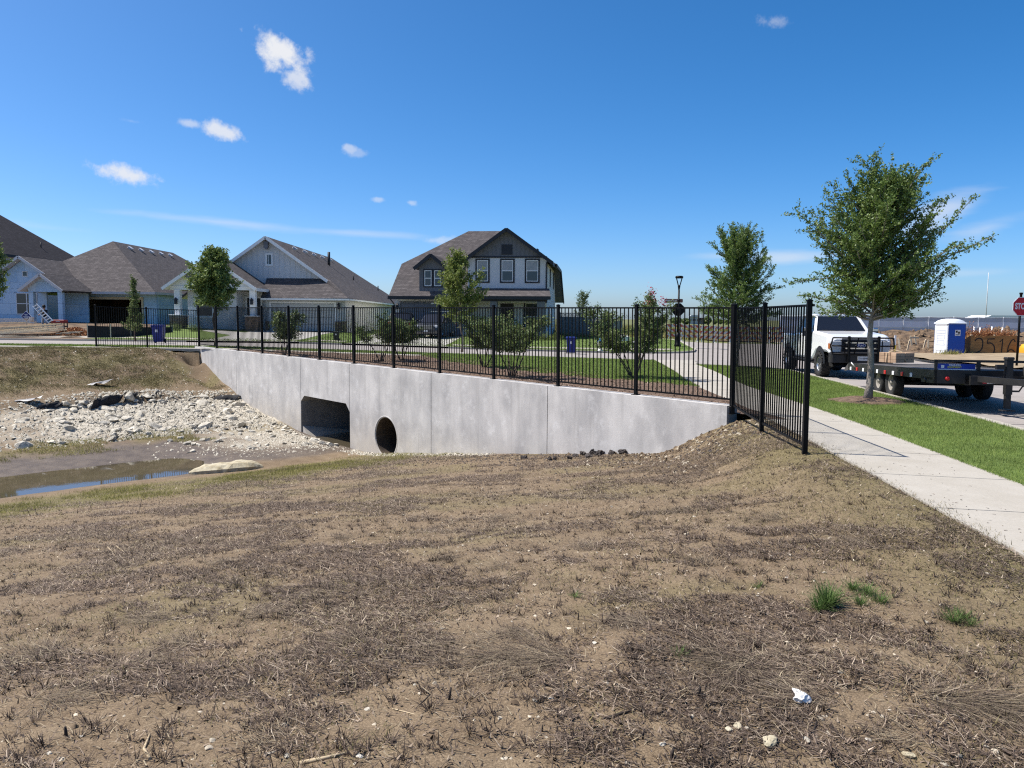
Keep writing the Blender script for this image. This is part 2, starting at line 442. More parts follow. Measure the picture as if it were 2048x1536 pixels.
def concrete_mat(name, c1, c2, streak=True, joints=None):
    m, nt, N, L, b, o = _nodes(name)
    g = N('ShaderNodeNewGeometry')
    n1 = N('ShaderNodeTexNoise'); n1.inputs['Scale'].default_value = 0.9; n1.inputs['Detail'].default_value = 7; n1.inputs['Roughness'].default_value = 0.6
    n1.inputs['Distortion'].default_value = 0.6
    L(g.outputs['Position'], n1.inputs['Vector'])
    mp = N('ShaderNodeMapping'); mp.inputs['Scale'].default_value = (1.9, 1.9, 0.8 if streak else 2.2); L(g.outputs['Position'], mp.inputs[0])
    n2 = N('ShaderNodeTexNoise'); n2.inputs['Scale'].default_value = 1.3; n2.inputs['Detail'].default_value = 6; L(mp.outputs[0], n2.inputs['Vector'])
    ad = N('ShaderNodeMath'); ad.operation = 'MULTIPLY_ADD'; ad.inputs[1].default_value = 0.55
    L(n2.outputs[0], ad.inputs[0]); 
    ml = N('ShaderNodeMath'); ml.operation = 'MULTIPLY'; ml.inputs[1].default_value = 0.5; L(n1.outputs[0], ml.inputs[0]); L(ml.outputs[0], ad.inputs[2])
    r = N('ShaderNodeValToRGB'); r.color_ramp.elements[0].position = 0.36; r.color_ramp.elements[1].position = 0.66
    r.color_ramp.elements[0].color = c4(c2); r.color_ramp.elements[1].color = c4(c1); L(ad.outputs[0], r.inputs[0])
    n3 = N('ShaderNodeTexNoise'); n3.inputs['Scale'].default_value = 40; n3.inputs['Detail'].default_value = 4; L(g.outputs['Position'], n3.inputs['Vector'])
    mx = N('ShaderNodeMix'); mx.data_type = 'RGBA'; mx.blend_type = 'MULTIPLY'; mx.inputs[0].default_value = 0.25
    L(r.outputs[0], mx.inputs[6]); L(n3.outputs[0], mx.inputs[7])
    col = mx.outputs[2]
    if streak:                                            # water runs below the coping
        mp3 = N('ShaderNodeMapping'); mp3.inputs['Scale'].default_value = (5.5, 5.5, 0.22); L(g.outputs['Position'], mp3.inputs[0])
        n5 = N('ShaderNodeTexNoise'); n5.inputs['Scale'].default_value = 1.0; n5.inputs['Detail'].default_value = 5; n5.inputs['Roughness'].default_value = 0.7; L(mp3.outputs[0], n5.inputs['Vector'])
        r5 = N('ShaderNodeMapRange'); r5.inputs[1].default_value = 0.52; r5.inputs[2].default_value = 0.74; r5.inputs[3].default_value = 0; r5.inputs[4].default_value = 0.42; L(n5.outputs[0], r5.inputs[0])
        m5 = N('ShaderNodeMix'); m5.data_type = 'RGBA'; L(r5.outputs[0], m5.inputs[0]); L(col, m5.inputs[6]); m5.inputs[7].default_value = (0.27, 0.255, 0.235, 1); col = m5.outputs[2]
        n6 = N('ShaderNodeTexNoise'); n6.inputs['Scale'].default_value = 2.6; n6.inputs['Detail'].default_value = 8; n6.inputs['Roughness'].default_value = 0.72; L(g.outputs['Position'], n6.inputs['Vector'])
        r6 = N('ShaderNodeMapRange'); r6.inputs[1].default_value = 0.54; r6.inputs[2].default_value = 0.72; r6.inputs[3].default_value = 0; r6.inputs[4].default_value = 0.55; L(n6.outputs[0], r6.inputs[0])
        m6 = N('ShaderNodeMix'); m6.data_type = 'RGBA'; L(r6.outputs[0], m6.inputs[0]); L(col, m6.inputs[6]); m6.inputs[7].default_value = (0.74, 0.72, 0.69, 1); col = m6.outputs[2]
    if streak:                                            # earth splashed on the foot of the wall, a few pale lift lines
        sx = N('ShaderNodeSeparateXYZ'); L(g.outputs['Position'], sx.inputs[0])
        mr = N('ShaderNodeMapRange'); mr.interpolation_type = 'SMOOTHSTEP'; mr.inputs[1].default_value = -0.9; mr.inputs[2].default_value = -2.5; mr.inputs[3].default_value = 0; mr.inputs[4].default_value = 0.8
        L(sx.outputs[2], mr.inputs[0]); mm = N('ShaderNodeMath'); mm.operation = 'MULTIPLY'; L(mr.outputs[0], mm.inputs[0]); L(n2.outputs[0], mm.inputs[1])
        m2 = N('ShaderNodeMix'); m2.data_type = 'RGBA'; L(mm.outputs[0], m2.inputs[0]); L(col, m2.inputs[6]); m2.inputs[7].default_value = (0.36, 0.30, 0.21, 1)
        col = m2.outputs[2]
    L(col, b.inputs['Base Color']); b.inputs['Roughness'].default_value = 0.9; b.inputs['Specular IOR Level'].default_value = 0.2
    bu = N('ShaderNodeBump'); bu.inputs['Strength'].default_value = 0.15; bu.inputs['Distance'].default_value = 0.01; L(n3.outputs[0], bu.inputs['Height']); L(bu.outputs[0], b.inputs['Normal'])
    return m


def terrain_mat():
    """bank and creek bed: colour attribute 'zone' = (grass, wet mud, limestone)"""
    m, nt, N, L, b, o = _nodes('bank_earth')
    g = N('ShaderNodeNewGeometry'); a = N('ShaderNodeAttribute'); a.attribute_name = 'zone'
    sep = N('ShaderNodeSeparateColor'); L(a.outputs['Color'], sep.inputs[0])

    def noise(sc, det=5, ro=0.6):
        n = N('ShaderNodeTexNoise'); n.inputs['Scale'].default_value = sc; n.inputs['Detail'].default_value = det; n.inputs['Roughness'].default_value = ro
        L(g.outputs['Position'], n.inputs['Vector']); return n.outputs[0]

    def ramp(f, stops):
        r = N('ShaderNodeValToRGB'); el = r.color_ramp.elements
        while len(el) < len(stops): el.new(0.5)
        for e, (p, c) in zip(el, stops): e.position = p; e.color = c4(c)
        L(f, r.inputs[0]); return r.outputs[0]

    def mix(f, x, y):
        k = N('ShaderNodeMix'); k.data_type = 'RGBA'; L(f, k.inputs[0]); L(x, k.inputs[6]); L(y, k.inputs[7]); return k.outputs[2]
    n_big, n_mid, n_fine, n_gr = noise(0.55, 4), noise(3.2, 6, 0.65), noise(28, 6, 0.7), noise(110, 3)
    dirt = ramp(n_mid, [(0.3, (0.118, 0.081, 0.048)), (0.5, (0.184, 0.133, 0.083)), (0.72, (0.248, 0.188, 0.120))])
    dark = ramp(n_fine, [(0.35, (0.042, 0.027, 0.018)), (0.65, (0.112, 0.076, 0.049))])
    f1 = N('ShaderNodeMapRange'); f1.inputs[1].default_value = 0.5; f1.inputs[2].default_value = 0.72; L(n_big, f1.inputs[0])
    f1m = N('ShaderNodeMath'); f1m.operation = 'MULTIPLY_ADD'; f1m.use_clamp = True; f1m.inputs[1].default_value = 0.30; L(f1.outputs[0], f1m.inputs[0])
    fa = N('ShaderNodeMath'); fa.operation = 'MULTIPLY'; fa.inputs[1].default_value = 0.68; L(a.outputs['Alpha'], fa.inputs[0]); L(fa.outputs[0], f1m.inputs[2])
    c = mix(f1m.outputs[0], dirt, dark)
    grains = ramp(n_gr, [(0.34, (0.045, 0.030, 0.018)), (0.5, (0.17, 0.12, 0.07)), (0.66, (0.38, 0.29, 0.185))])
    kk = N('ShaderNodeMix'); kk.data_type = 'RGBA'; kk.inputs[0].default_value = 0.40; L(c, kk.inputs[6]); L(grains, kk.inputs[7]); c = kk.outputs[2]
    gr = ramp(n_fine, [(0.3, (0.070, 0.058, 0.026)), (0.5, (0.145, 0.128, 0.050)), (0.72, (0.25, 0.205, 0.10))])
    c = mix(sep.outputs[0], c, gr)
    lime = ramp(n_fine, [(0.28, (0.20, 0.17, 0.125)), (0.5, (0.45, 0.405, 0.325)), (0.75, (0.60, 0.56, 0.48))])
    c = mix(sep.outputs[2], c, lime)
    mud = ramp(n_mid, [(0.3, (0.075, 0.058, 0.046)), (0.7, (0.150, 0.118, 0.088))])
    c = mix(sep.outputs[1], c, mud)
    L(c, b.inputs['Base Color'])
    ro = N('ShaderNodeMapRange'); ro.inputs[3].default_value = 0.95; ro.inputs[4].default_value = 0.55; L(sep.outputs[1], ro.inputs[0]); L(ro.outputs[0], b.inputs['Roughness'])
    b.inputs['Specular IOR Level'].default_value = 0.25
    bu = N('ShaderNodeBump'); bu.inputs['Strength'].default_value = 0.55; bu.inputs['Distance'].default_value = 0.03; L(n_fine, bu.inputs['Height'])
    bu2 = N('ShaderNodeBump'); bu2.inputs['Strength'].default_value = 0.5; bu2.inputs['Distance'].default_value = 0.008; L(n_gr, bu2.inputs['Height']); L(bu.outputs[0], bu2.inputs['Normal'])
    L(bu2.outputs[0], b.inputs['Normal'])
    return m


def water_mat():
    m, nt, N, L, b, o = _nodes('muddy_water')
    b.inputs['Base Color'].default_value = (0.080, 0.066, 0.042, 1); b.inputs['Roughness'].default_value = 0.03; b.inputs['IOR'].default_value = 1.5
    b.inputs['Specular IOR Level'].default_value = 0.6
    g = N('ShaderNodeNewGeometry'); n = N('ShaderNodeTexNoise'); n.inputs['Scale'].default_value = 5; L(g.outputs['Position'], n.inputs['Vector'])
    bu = N('ShaderNodeBump'); bu.inputs['Strength'].default_value = 0.04; bu.inputs['Distance'].default_value = 0.01; L(n.outputs[0], bu.inputs['Height']); L(bu.outputs[0], b.inputs['Normal'])
    return m


def stripe_mat(name, c1, c2, period, slope, axis=0):
    """diagonal stripes in object space (flat print)"""
    m, nt, N, L, b, o = _nodes(name)
    tc = N('ShaderNodeTexCoord'); sx = N('ShaderNodeSeparateXYZ'); L(tc.outputs['Object'], sx.inputs[0])
    k = N('ShaderNodeMath'); k.operation = 'MULTIPLY_ADD'; k.inputs[1].default_value = slope; L(sx.outputs[2], k.inputs[0]); L(sx.outputs[axis], k.inputs[2])
    d = N('ShaderNodeMath'); d.operation = 'DIVIDE'; d.inputs[1].default_value = period; L(k.outputs[0], d.inputs[0])
    f = N('ShaderNodeMath'); f.operation = 'FRACT'; L(d.outputs[0], f.inputs[0])
    gt = N('ShaderNodeMath'); gt.operation = 'GREATER_THAN'; gt.inputs[1].default_value = 0.5; L(f.outputs[0], gt.inputs[0])
    mx = N('ShaderNodeMix'); mx.data_type = 'RGBA'; L(gt.outputs[0], mx.inputs[0]); mx.inputs[6].default_value = c4(c1); mx.inputs[7].default_value = c4(c2)
    L(mx.outputs[2], b.inputs['Base Color']); b.inputs['Roughness'].default_value = 0.6
    return m


MT = dict(
    earth=terrain_mat(), water=water_mat(),
    wall=concrete_mat('cast_concrete', (0.66, 0.63, 0.59), (0.41, 0.395, 0.38)),
    walk=concrete_mat('sidewalk_concrete', (0.45, 0.415, 0.355), (0.39, 0.355, 0.295), streak=False),
    road=concrete_mat('road_concrete', (0.36, 0.325, 0.295), (0.29, 0.26, 0.235), streak=False),
    drive=concrete_mat('driveway_concrete', (0.50, 0.475, 0.43), (0.43, 0.41, 0.37), streak=False),
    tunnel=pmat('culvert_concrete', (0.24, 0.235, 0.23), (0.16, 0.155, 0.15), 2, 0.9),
    pipe=pmat('rusty_pipe_metal', (0.10, 0.075, 0.05), (0.04, 0.03, 0.025), 4, 0.7, metal=0.2),
    black=pmat('black_powder_coat', (0.0035, 0.0035, 0.004), rough=0.5, spec=0.16, scale=8),
    lawn=pmat('lawn_turf', (0.130, 0.185, 0.042), (0.085, 0.125, 0.028), 5, 0.95, bump=0.6, bscale=40),
    mulch=pmat('bark_mulch', (0.185, 0.125, 0.085), (0.085, 0.056, 0.038), 9, 0.95, bump=1.0, bscale=30),
    field=pmat('rough_field', (0.155, 0.165, 0.055), (0.10, 0.105, 0.040), 0.2, 0.95, bump=0.5, bscale=3),
    site=pmat('site_dirt', (0.200, 0.135, 0.080), (0.055, 0.037, 0.025), 1.9, 0.95, bump=1.0, bscale=9),
    sand=pmat('site_sand', (0.34, 0.265, 0.17), (0.22, 0.165, 0.10), 1.5, 0.95, bump=0.5, bscale=12),
    rock=pmat('limestone', (0.60, 0.555, 0.465), (0.33, 0.295, 0.23), 7, 0.9, bump=0.7, bscale=25, obj_rand=0.22),
    rockw=pmat('white_limestone', (0.80, 0.79, 0.76), (0.62, 0.60, 0.56), 12, 0.9, bump=0.4, bscale=60),
    rocky=pmat('yellow_limestone', (0.50, 0.45, 0.33), (0.27, 0.22, 0.13), 6, 0.9, bump=0.5, bscale=14),
    pebble=pmat('pale_pebble', (0.60, 0.53, 0.41), (0.36, 0.30, 0.22), 20, 0.9, obj_rand=0.35),
    clod=pmat('dark_clay', (0.075, 0.062, 0.055), (0.040, 0.033, 0.030), 9, 0.85, bump=1.0, bscale=30, obj_rand=0.2),
    stick=pmat('dead_twig', (0.055, 0.042, 0.034), (0.025, 0.019, 0.016), 20, 0.9),
    reed=pmat('dry_reed', (0.50, 0.40, 0.26), (0.34, 0.26, 0.16), 12, 0.85),
    fabric=pmat('black_filter_fabric', (0.02, 0.02, 0.023), rough=0.75),
    film=pmat('clear_plastic_sheet', (0.40, 0.38, 0.355), rough=0.35),
    roofg=shingle_mat('grey_brown_shingle', (0.142, 0.126, 0.122), (0.083, 0.074, 0.073), (0.056, 0.050, 0.050)),
    roofd=shingle_mat('dark_shingle', (0.058, 0.053, 0.058), (0.033, 0.030, 0.034), (0.022, 0.020, 0.023)),
    white=pmat('white_paint', (0.76, 0.76, 0.75), rough=0.6, var=0.06),
    offw=pmat('offwhite_siding', (0.66, 0.65, 0.63), rough=0.7, var=0.07),
    pale=pmat('pale_grey_siding', (0.56, 0.565, 0.57), rough=0.7, var=0.08),
    greig=pmat('grey_garage_paint', (0.44, 0.45, 0.44), rough=0.6, var=0.06),
    dgrey=pmat('charcoal_siding', (0.145, 0.147, 0.160), rough=0.7, var=0.12),
    mgrey=pmat('slate_garage_paint', (0.17, 0.175, 0.20), rough=0.55, var=0.08),
    dtrim=pmat('near_black_trim', (0.022, 0.024, 0.030), rough=0.55),
    wood=pmat('raw_lumber', (0.68, 0.58, 0.42), (0.54, 0.44, 0.29), 3, 0.85, stretch=(1, 6, 6)),
    osb=pmat('brown_framing', (0.22, 0.15, 0.095), (0.12, 0.08, 0.05), 5, 0.9),
    ply=pmat('stained_plywood', (0.36, 0.20, 0.075), (0.22, 0.115, 0.042), 2.5, 0.8, stretch=(1, 1, 5)),
    stone=pmat('brown_ledgestone', (0.26, 0.18, 0.13), (0.12, 0.085, 0.065), 6, 0.9),
    dark=pmat('dark_interior', (0.03, 0.026, 0.024), rough=0.9),
    glass=glass_mat('window_glass', (0.035, 0.042, 0.05)), cglass=glass_mat('tinted_car_glass', (0.010, 0.012, 0.018)),
    blind=pmat('window_blind', (0.34, 0.35, 0.36), rough=0.6),
    door=pmat('dark_front_door', (0.028, 0.024, 0.024), rough=0.4),
    carw=pmat('white_car_paint', (0.80, 0.80, 0.80), rough=0.25, spec=0.5, coat=0.6, var=0.02),
    card=pmat('dark_grey_car_paint', (0.05, 0.052, 0.06), rough=0.25, metal=0.3, coat=0.8, var=0.1),
    chrome=pmat('chrome', (0.75, 0.75, 0.76), rough=0.12, metal=1.0, var=0.03),
    alloy=pmat('alloy_rim', (0.55, 0.55, 0.56), rough=0.3, metal=0.9, var=0.1),
    rubber=pmat('tyre_rubber', (0.028, 0.027, 0.026), rough=0.85, bump=0.2, bscale=120),
    dusty=pmat('dusty_wheel_paint', (0.34, 0.31, 0.27), (0.22, 0.2, 0.17), 6, 0.8),
    blackm=pmat('black_steel', (0.014, 0.014, 0.016), (0.03, 0.028, 0.026), 3, 0.5),
    deck=pmat('weathered_deck_boards', (0.12, 0.112, 0.11), (0.065, 0.06, 0.058), 3, 0.85, stretch=(1, 6, 1), obj_rand=0.15),
    lampw=pmat('clear_lamp_lens', (0.62, 0.63, 0.65), rough=0.15, spec=0.6), amber=pmat('amber_lens', (0.42, 0.12, 0.025), rough=0.2),
    redl=pmat('red_lens', (0.55, 0.025, 0.025), rough=0.25), red=pmat('red_sign_face', (0.52, 0.012, 0.025), rough=0.35, var=0.05),
    redtool=pmat('red_tool_chest_paint', (0.42, 0.045, 0.035), rough=0.5),
    blue=pmat('portable_toilet_blue', (0.012, 0.080, 0.42), rough=0.45, var=0.1), bluew=pmat('portable_toilet_white', (0.66, 0.69, 0.73), rough=0.5, var=0.05),
    binb=pmat('navy_bin_plastic', (0.014, 0.028, 0.19), rough=0.45), bing=pmat('dark_green_bin_plastic', (0.012, 0.022, 0.018), rough=0.5),
    bannerb=pmat('blue_banner_print', (0.01, 0.05, 0.40), rough=0.4), signb=pmat('blue_sign_face', (0.010, 0.022, 0.16), rough=0.45),
    yellow=pmat('yellow_paint', (0.75, 0.52, 0.02), rough=0.5), orange=pmat('orange_yellow_plastic', (0.72, 0.36, 0.03), rough=0.5),
    pvc=pmat('white_pvc', (0.80, 0.79, 0.77), rough=0.45, var=0.04), paver=pmat('tan_paver', (0.46, 0.32, 0.21), (0.34, 0.22, 0.14), 6, 0.9, obj_rand=0.15),
    pallet=pmat('pallet_wood', (0.30, 0.21, 0.13), (0.16, 0.11, 0.07), 6, 0.9), rope=pmat('tan_rope', (0.48, 0.38, 0.25), rough=0.9),
    screen=pmat('grey_windscreen_fabric', (0.82, 0.81, 0.79), (0.72, 0.71, 0.70), 0.7, 0.85), screend=pmat('dark_windscreen_fabric', (0.60, 0.595, 0.585), (0.50, 0.50, 0.49), 0.7, 0.85),
    galv=pmat('galvanised_steel', (0.66, 0.67, 0.69), rough=0.5, metal=0.2), fenceg=pmat('grey_fence_paint', (0.225, 0.23, 0.235), rough=0.75, obj_rand=0.08),
    plate=pmat('licence_plate', (0.62, 0.63, 0.64), rough=0.4), ink=pmat('black_print', (0.015, 0.015, 0.018), rough=0.6),
    inkw=pmat('white_print', (0.80, 0.80, 0.80), rough=0.5, var=0.03), inky=pmat('yellow_print', (0.7, 0.62, 0.08), rough=0.5),
    brownsign=pmat('brown_street_sign', (0.16, 0.075, 0.06), rough=0.5),
    hydw=pmat('white_hydrant_paint', (0.72, 0.72, 0.70), rough=0.5), hydb=pmat('blue_hydrant_bonnet', (0.03, 0.22, 0.55), rough=0.45),
    shirt=pmat('black_shirt', (0.015, 0.015, 0.017), rough=0.9), jeans=pmat('grey_work_trousers', (0.34, 0.34, 0.36), rough=0.9),
    skin=pmat('skin', (0.36, 0.20, 0.13), rough=0.6), hair=pmat('dark_hair', (0.012, 0.010, 0.009), rough=0.7),
    alum=pmat('aluminium_ladder', (0.66, 0.67, 0.69), rough=0.35, metal=0.4), bark=pmat('grey_bark', (0.33, 0.29, 0.25), (0.17, 0.145, 0.12), 14, 0.95, bump=0.8, bscale=40, stretch=(1, 1, 0.4)),
    barkb=pmat('brown_bark', (0.17, 0.125, 0.09), (0.09, 0.065, 0.048), 14, 0.95, bump=0.8, bscale=40), barkp=pmat('smooth_tan_bark', (0.36, 0.28, 0.20), (0.22, 0.165, 0.12), 10, 0.8),
    barrier=stripe_mat('orange_white_stripes', (0.40, 0.085, 0.045), (0.50, 0.48, 0.455), 0.50, 1.0), barrier2=stripe_mat('orange_white_stripes_mirrored', (0.40, 0.085, 0.045), (0.50, 0.48, 0.455), 0.50, -1.0),
    tape=stripe_mat('red_white_tape', (0.6, 0.03, 0.05), (0.68, 0.68, 0.68), 0.30, 0.0),
    farb=pmat('far_grey_building', (0.42, 0.44, 0.46), rough=0.8), fart=pmat('far_tree_green', (0.055, 0.075, 0.038), (0.035, 0.05, 0.026), 0.6, 0.95),
)


def tyvek_mat():
    m, nt, N, L, b, o = _nodes('house_wrap')
    g = N('ShaderNodeNewGeometry'); sx = N('ShaderNodeSeparateXYZ'); L(g.outputs['Position'], sx.inputs[0])
    ad = N('ShaderNodeMath'); ad.operation = 'ADD'; L(sx.outputs[0], ad.inputs[0]); L(sx.outputs[1], ad.inputs[1])
    cb = N('ShaderNodeCombineXYZ'); L(ad.outputs[0], cb.inputs[0]); L(sx.outputs[2], cb.inputs[1])
    br = N('ShaderNodeTexBrick'); br.inputs['Scale'].default_value = 1; br.inputs['Brick Width'].default_value = 1.25; br.inputs['Row Height'].default_value = 0.85
    br.inputs['Mortar Size'].default_value = 0.012; br.inputs['Color1'].default_value = (0.34, 0.53, 0.72, 1); br.inputs['Color2'].default_value = (0.52, 0.67, 0.80, 1); br.inputs['Mortar'].default_value = (0.28, 0.38, 0.48, 1)
    L(cb.outputs[0], br.inputs['Vector'])
    b2 = N('ShaderNodeTexBrick'); b2.inputs['Scale'].default_value = 1; b2.inputs['Brick Width'].default_value = 0.55; b2.inputs['Row Height'].default_value = 0.30; b2.inputs['Mortar Size'].default_value = 0.10
    b2.inputs['Color1'].default_value = (0, 0, 0, 1); b2.inputs['Color2'].default_value = (1, 1, 1, 1); b2.inputs['Mortar'].default_value = (0, 0, 0, 1); b2.inputs['Bias'].default_value = -0.25
    L(cb.outputs[0], b2.inputs['Vector'])
    n = N('ShaderNodeTexNoise'); n.inputs['Scale'].default_value = 6; L(cb.outputs[0], n.inputs['Vector'])
    mm = N('ShaderNodeMath'); mm.operation = 'MULTIPLY'; mm.use_clamp = True; L(b2.outputs[0], mm.inputs[0]); n4 = N('ShaderNodeMapRange'); n4.inputs[1].default_value = .58; n4.inputs[2].default_value = .64; L(n.outputs[0], n4.inputs[0]); L(n4.outputs[0], mm.inputs[1])
    mx = N('ShaderNodeMix'); mx.data_type = 'RGBA'; L(mm.outputs[0], mx.inputs[0]); L(br.outputs[0], mx.inputs[6]); mx.inputs[7].default_value = (0.05, 0.08, 0.12, 1)
    L(mx.outputs[2], b.inputs['Base Color']); b.inputs['Roughness'].default_value = 0.6
    return m


MT['tyvek'] = tyvek_mat()
# ---------------------------------------------------------------- the lie of the land
# wall frame: s runs along the headwall away from the corner post, t is the distance in front of it
W0 = np.array([3.99, 14.0]); WU = np.array([-0.668, 0.744]); WN = np.array([-0.744, -0.668])


def st(X, Y):
    dx = np.asarray(X, float) - W0[0]; dy = np.asarray(Y, float) - W0[1]
    return dx * WU[0] + dy * WU[1], dx * WN[0] + dy * WN[1]


def xy(s, t):
    return W0[0] + WU[0] * np.asarray(s) + WN[0] * np.asarray(t), W0[1] + WU[1] * np.asarray(s) + WN[1] * np.asarray(t)


def zb(X, Y):
    """general ground level: streets, verges, lots"""
    X = np.asarray(X, float); Y = np.asarray(Y, float)
    kx = np.where(X > 0, -0.0255 * (1 - 0.9 * ss(40, 60, Y)), -0.0255)
    Xc = np.clip(X, -13, 6) + np.clip(X + 13, -60, 0) * 0.15
    z = 0.10 + kx * Xc - 0.008 * (np.clip(Y, 14, 62) - 14)
    lot = (0.42 + 0.46 * ss(-13, -33, X)) * ss(48, 60, Y) * (1 - ss(11, 18, X) * 0.55)
    return z + lot


def side_l(Y):      # left edge of the near sidewalk
    Y = np.asarray(Y, float)
    return 3.25 + 0.0967 * Y - 0.004 * np.clip(Y - 12, 0, 10) ** 2 * (1 - ss(18, 30, Y)) + 0.0 * Y


def curb_x(Y):      # left kerb of the street on the right
    Y = np.asarray(Y, float); return 8.6 + 0.13 * (Y - 13) - 0.0006 * np.clip(Y - 31, 0, 40) ** 2


ROADZ, KERB = -0.10, 0.0
_ps = [-60, -7.0, -5.2, -4, 11.3, 12.6, 14.6, 16.5, 18.4, 20, 22.2, 22.7, 24.2, 27.4]
_pz = [0.0, 0.0, -0.05, -0.18, -2.30, -2.42, -2.42, -2.33, -2.14, -1.93, -1.55, -1.28, -0.86, 0.28]


def hn(X, Y, fine=True):
    """near ground, banks and creek bed"""
    X = np.asarray(X, float); Y = np.asarray(Y, float)
    s, t = st(X, Y); s0 = s
    s = s + (fbm(s * 0.25, t * 0.25, 3, 3) - 0.5) * 1.1 * ss(10.5, 12, s) * ss(0.2, 2.0, t)
    z = np.interp(s, _ps, _pz)
    g = zb(X, Y)
    z = z + (g - 0.28) * ss(24.0, 27.4, s)
    z = np.where(s > 27.4, g, z)
    d = side_l(Y) - X
    w = ss(0.0, 1.9, d); z = np.where(s0 < 12, g * (1 - w) + z * w, z)
    # channel, worn ledges, lumps
    ch = np.exp(-((s0 - (15.0 - 0.09 * np.clip(t, 0, 12))) / 1.15) ** 2)
    z = z - 0.12 * ch * ss(3.6, 5.2, t) + 0.065 * (1 - ss(3.6, 5.2, t)) * ss(-.3, .3, t - 0.9 + 1.2 * (fbm(X * .7, Y * .7, 15, 3) - .5)) * ss(12, 12.6, s0) * (1 - ss(16.6, 17.3, s0))
    led = ss(2.2, 3.0, t) * (1 - ss(5.6, 6.6, t)) * ss(22.1, 22.5, s) * (1 - ss(22.5, 24.5, s))
    z = z + 0.16 * led
    hole = np.exp(-((s0 - 26.3) / 0.38) ** 2 - ((t - 0.35) / 0.32) ** 2); z = z - 0.45 * hole
    gully = np.exp(-((s0 - 24.3) / 1.2) ** 2 - ((t - 0.55) / 0.4) ** 2); z = z - 0.30 * gully
    wet = ss(12, 13, s0) * (1 - ss(16.5, 18, s0))
    amp = np.where(s0 > 17.5, 0.11, 0.05) * (1 - 0.8 * wet) * ss(0.05, 1.2, d)
    z = z + (fbm(X * 1.1, Y * 1.1, 11, 4) - 0.5) * amp
    rip = ss(17.6, 18.6, s0) * (1 - ss(22.2, 23.2, s0)) * (1 - ss(7.5, 9.5, t))
    z = z + (fbm(X * 3.1, Y * 3.1, 31, 3) - 0.45) * 0.16 * rip
    if fine:
        near = (1 - ss(9, 16, np.hypot(X, Y))) * (1 - 0.7 * wet) * ss(-0.02, 0.3, d)
        z = z + near * ((fbm(X * 3.3, Y * 3.3, 21, 4) - 0.5) * 0.05 + (fbm(X * 13, Y * 13, 41, 3) - 0.5) * 0.034 * (.4 + .9 * ss(.42, .6, patch1(X, Y))))
    # under pavement and lawns the earth lies lower
    z = np.where(d < -0.03, g - 0.17, np.where(d < 0.02, g - 0.02, z))
    z = np.where((Y > 33.42) & (s0 > 20), g - 0.17, z)
    return z


def march(px, py, fn, y0=1.6, y1=200):
    d = pray(px, py); Y = y0
    Ys = np.concatenate([np.arange(y0, 40, 0.01), np.arange(40, y1, 0.05)])
    P = np.array([0, 0, EYE])[None] + d[None] * (Ys / d[1])[:, None]
    below = np.nonzero(P[:, 2] < fn(P[:, 0], P[:, 1]))[0]
    return Vector(P[below[0]]) if len(below) else Vector(P[-1])


def gpt(px, py): return march(px, py, zb, 12)
def rpt(px, py): return march(px, py, lambda x, y: zb(x, y) + ROADZ, 12)
def npt(px, py): return march(px, py, lambda x, y: hn(x, y))


def grid_axis(segs):
    out = []
    for a, b, stp in segs: out += list(np.arange(a, b, stp))
    out.append(segs[-1][1]); return np.array(out)


def patch1(X, Y):
    wx = (fbm(X * 1.3, Y * 1.3, 133, 2) - .5) * 1.3; return fbm(X * .85 + .2 * Y + wx, Y * 1.45 - wx, 131, 5, .66)


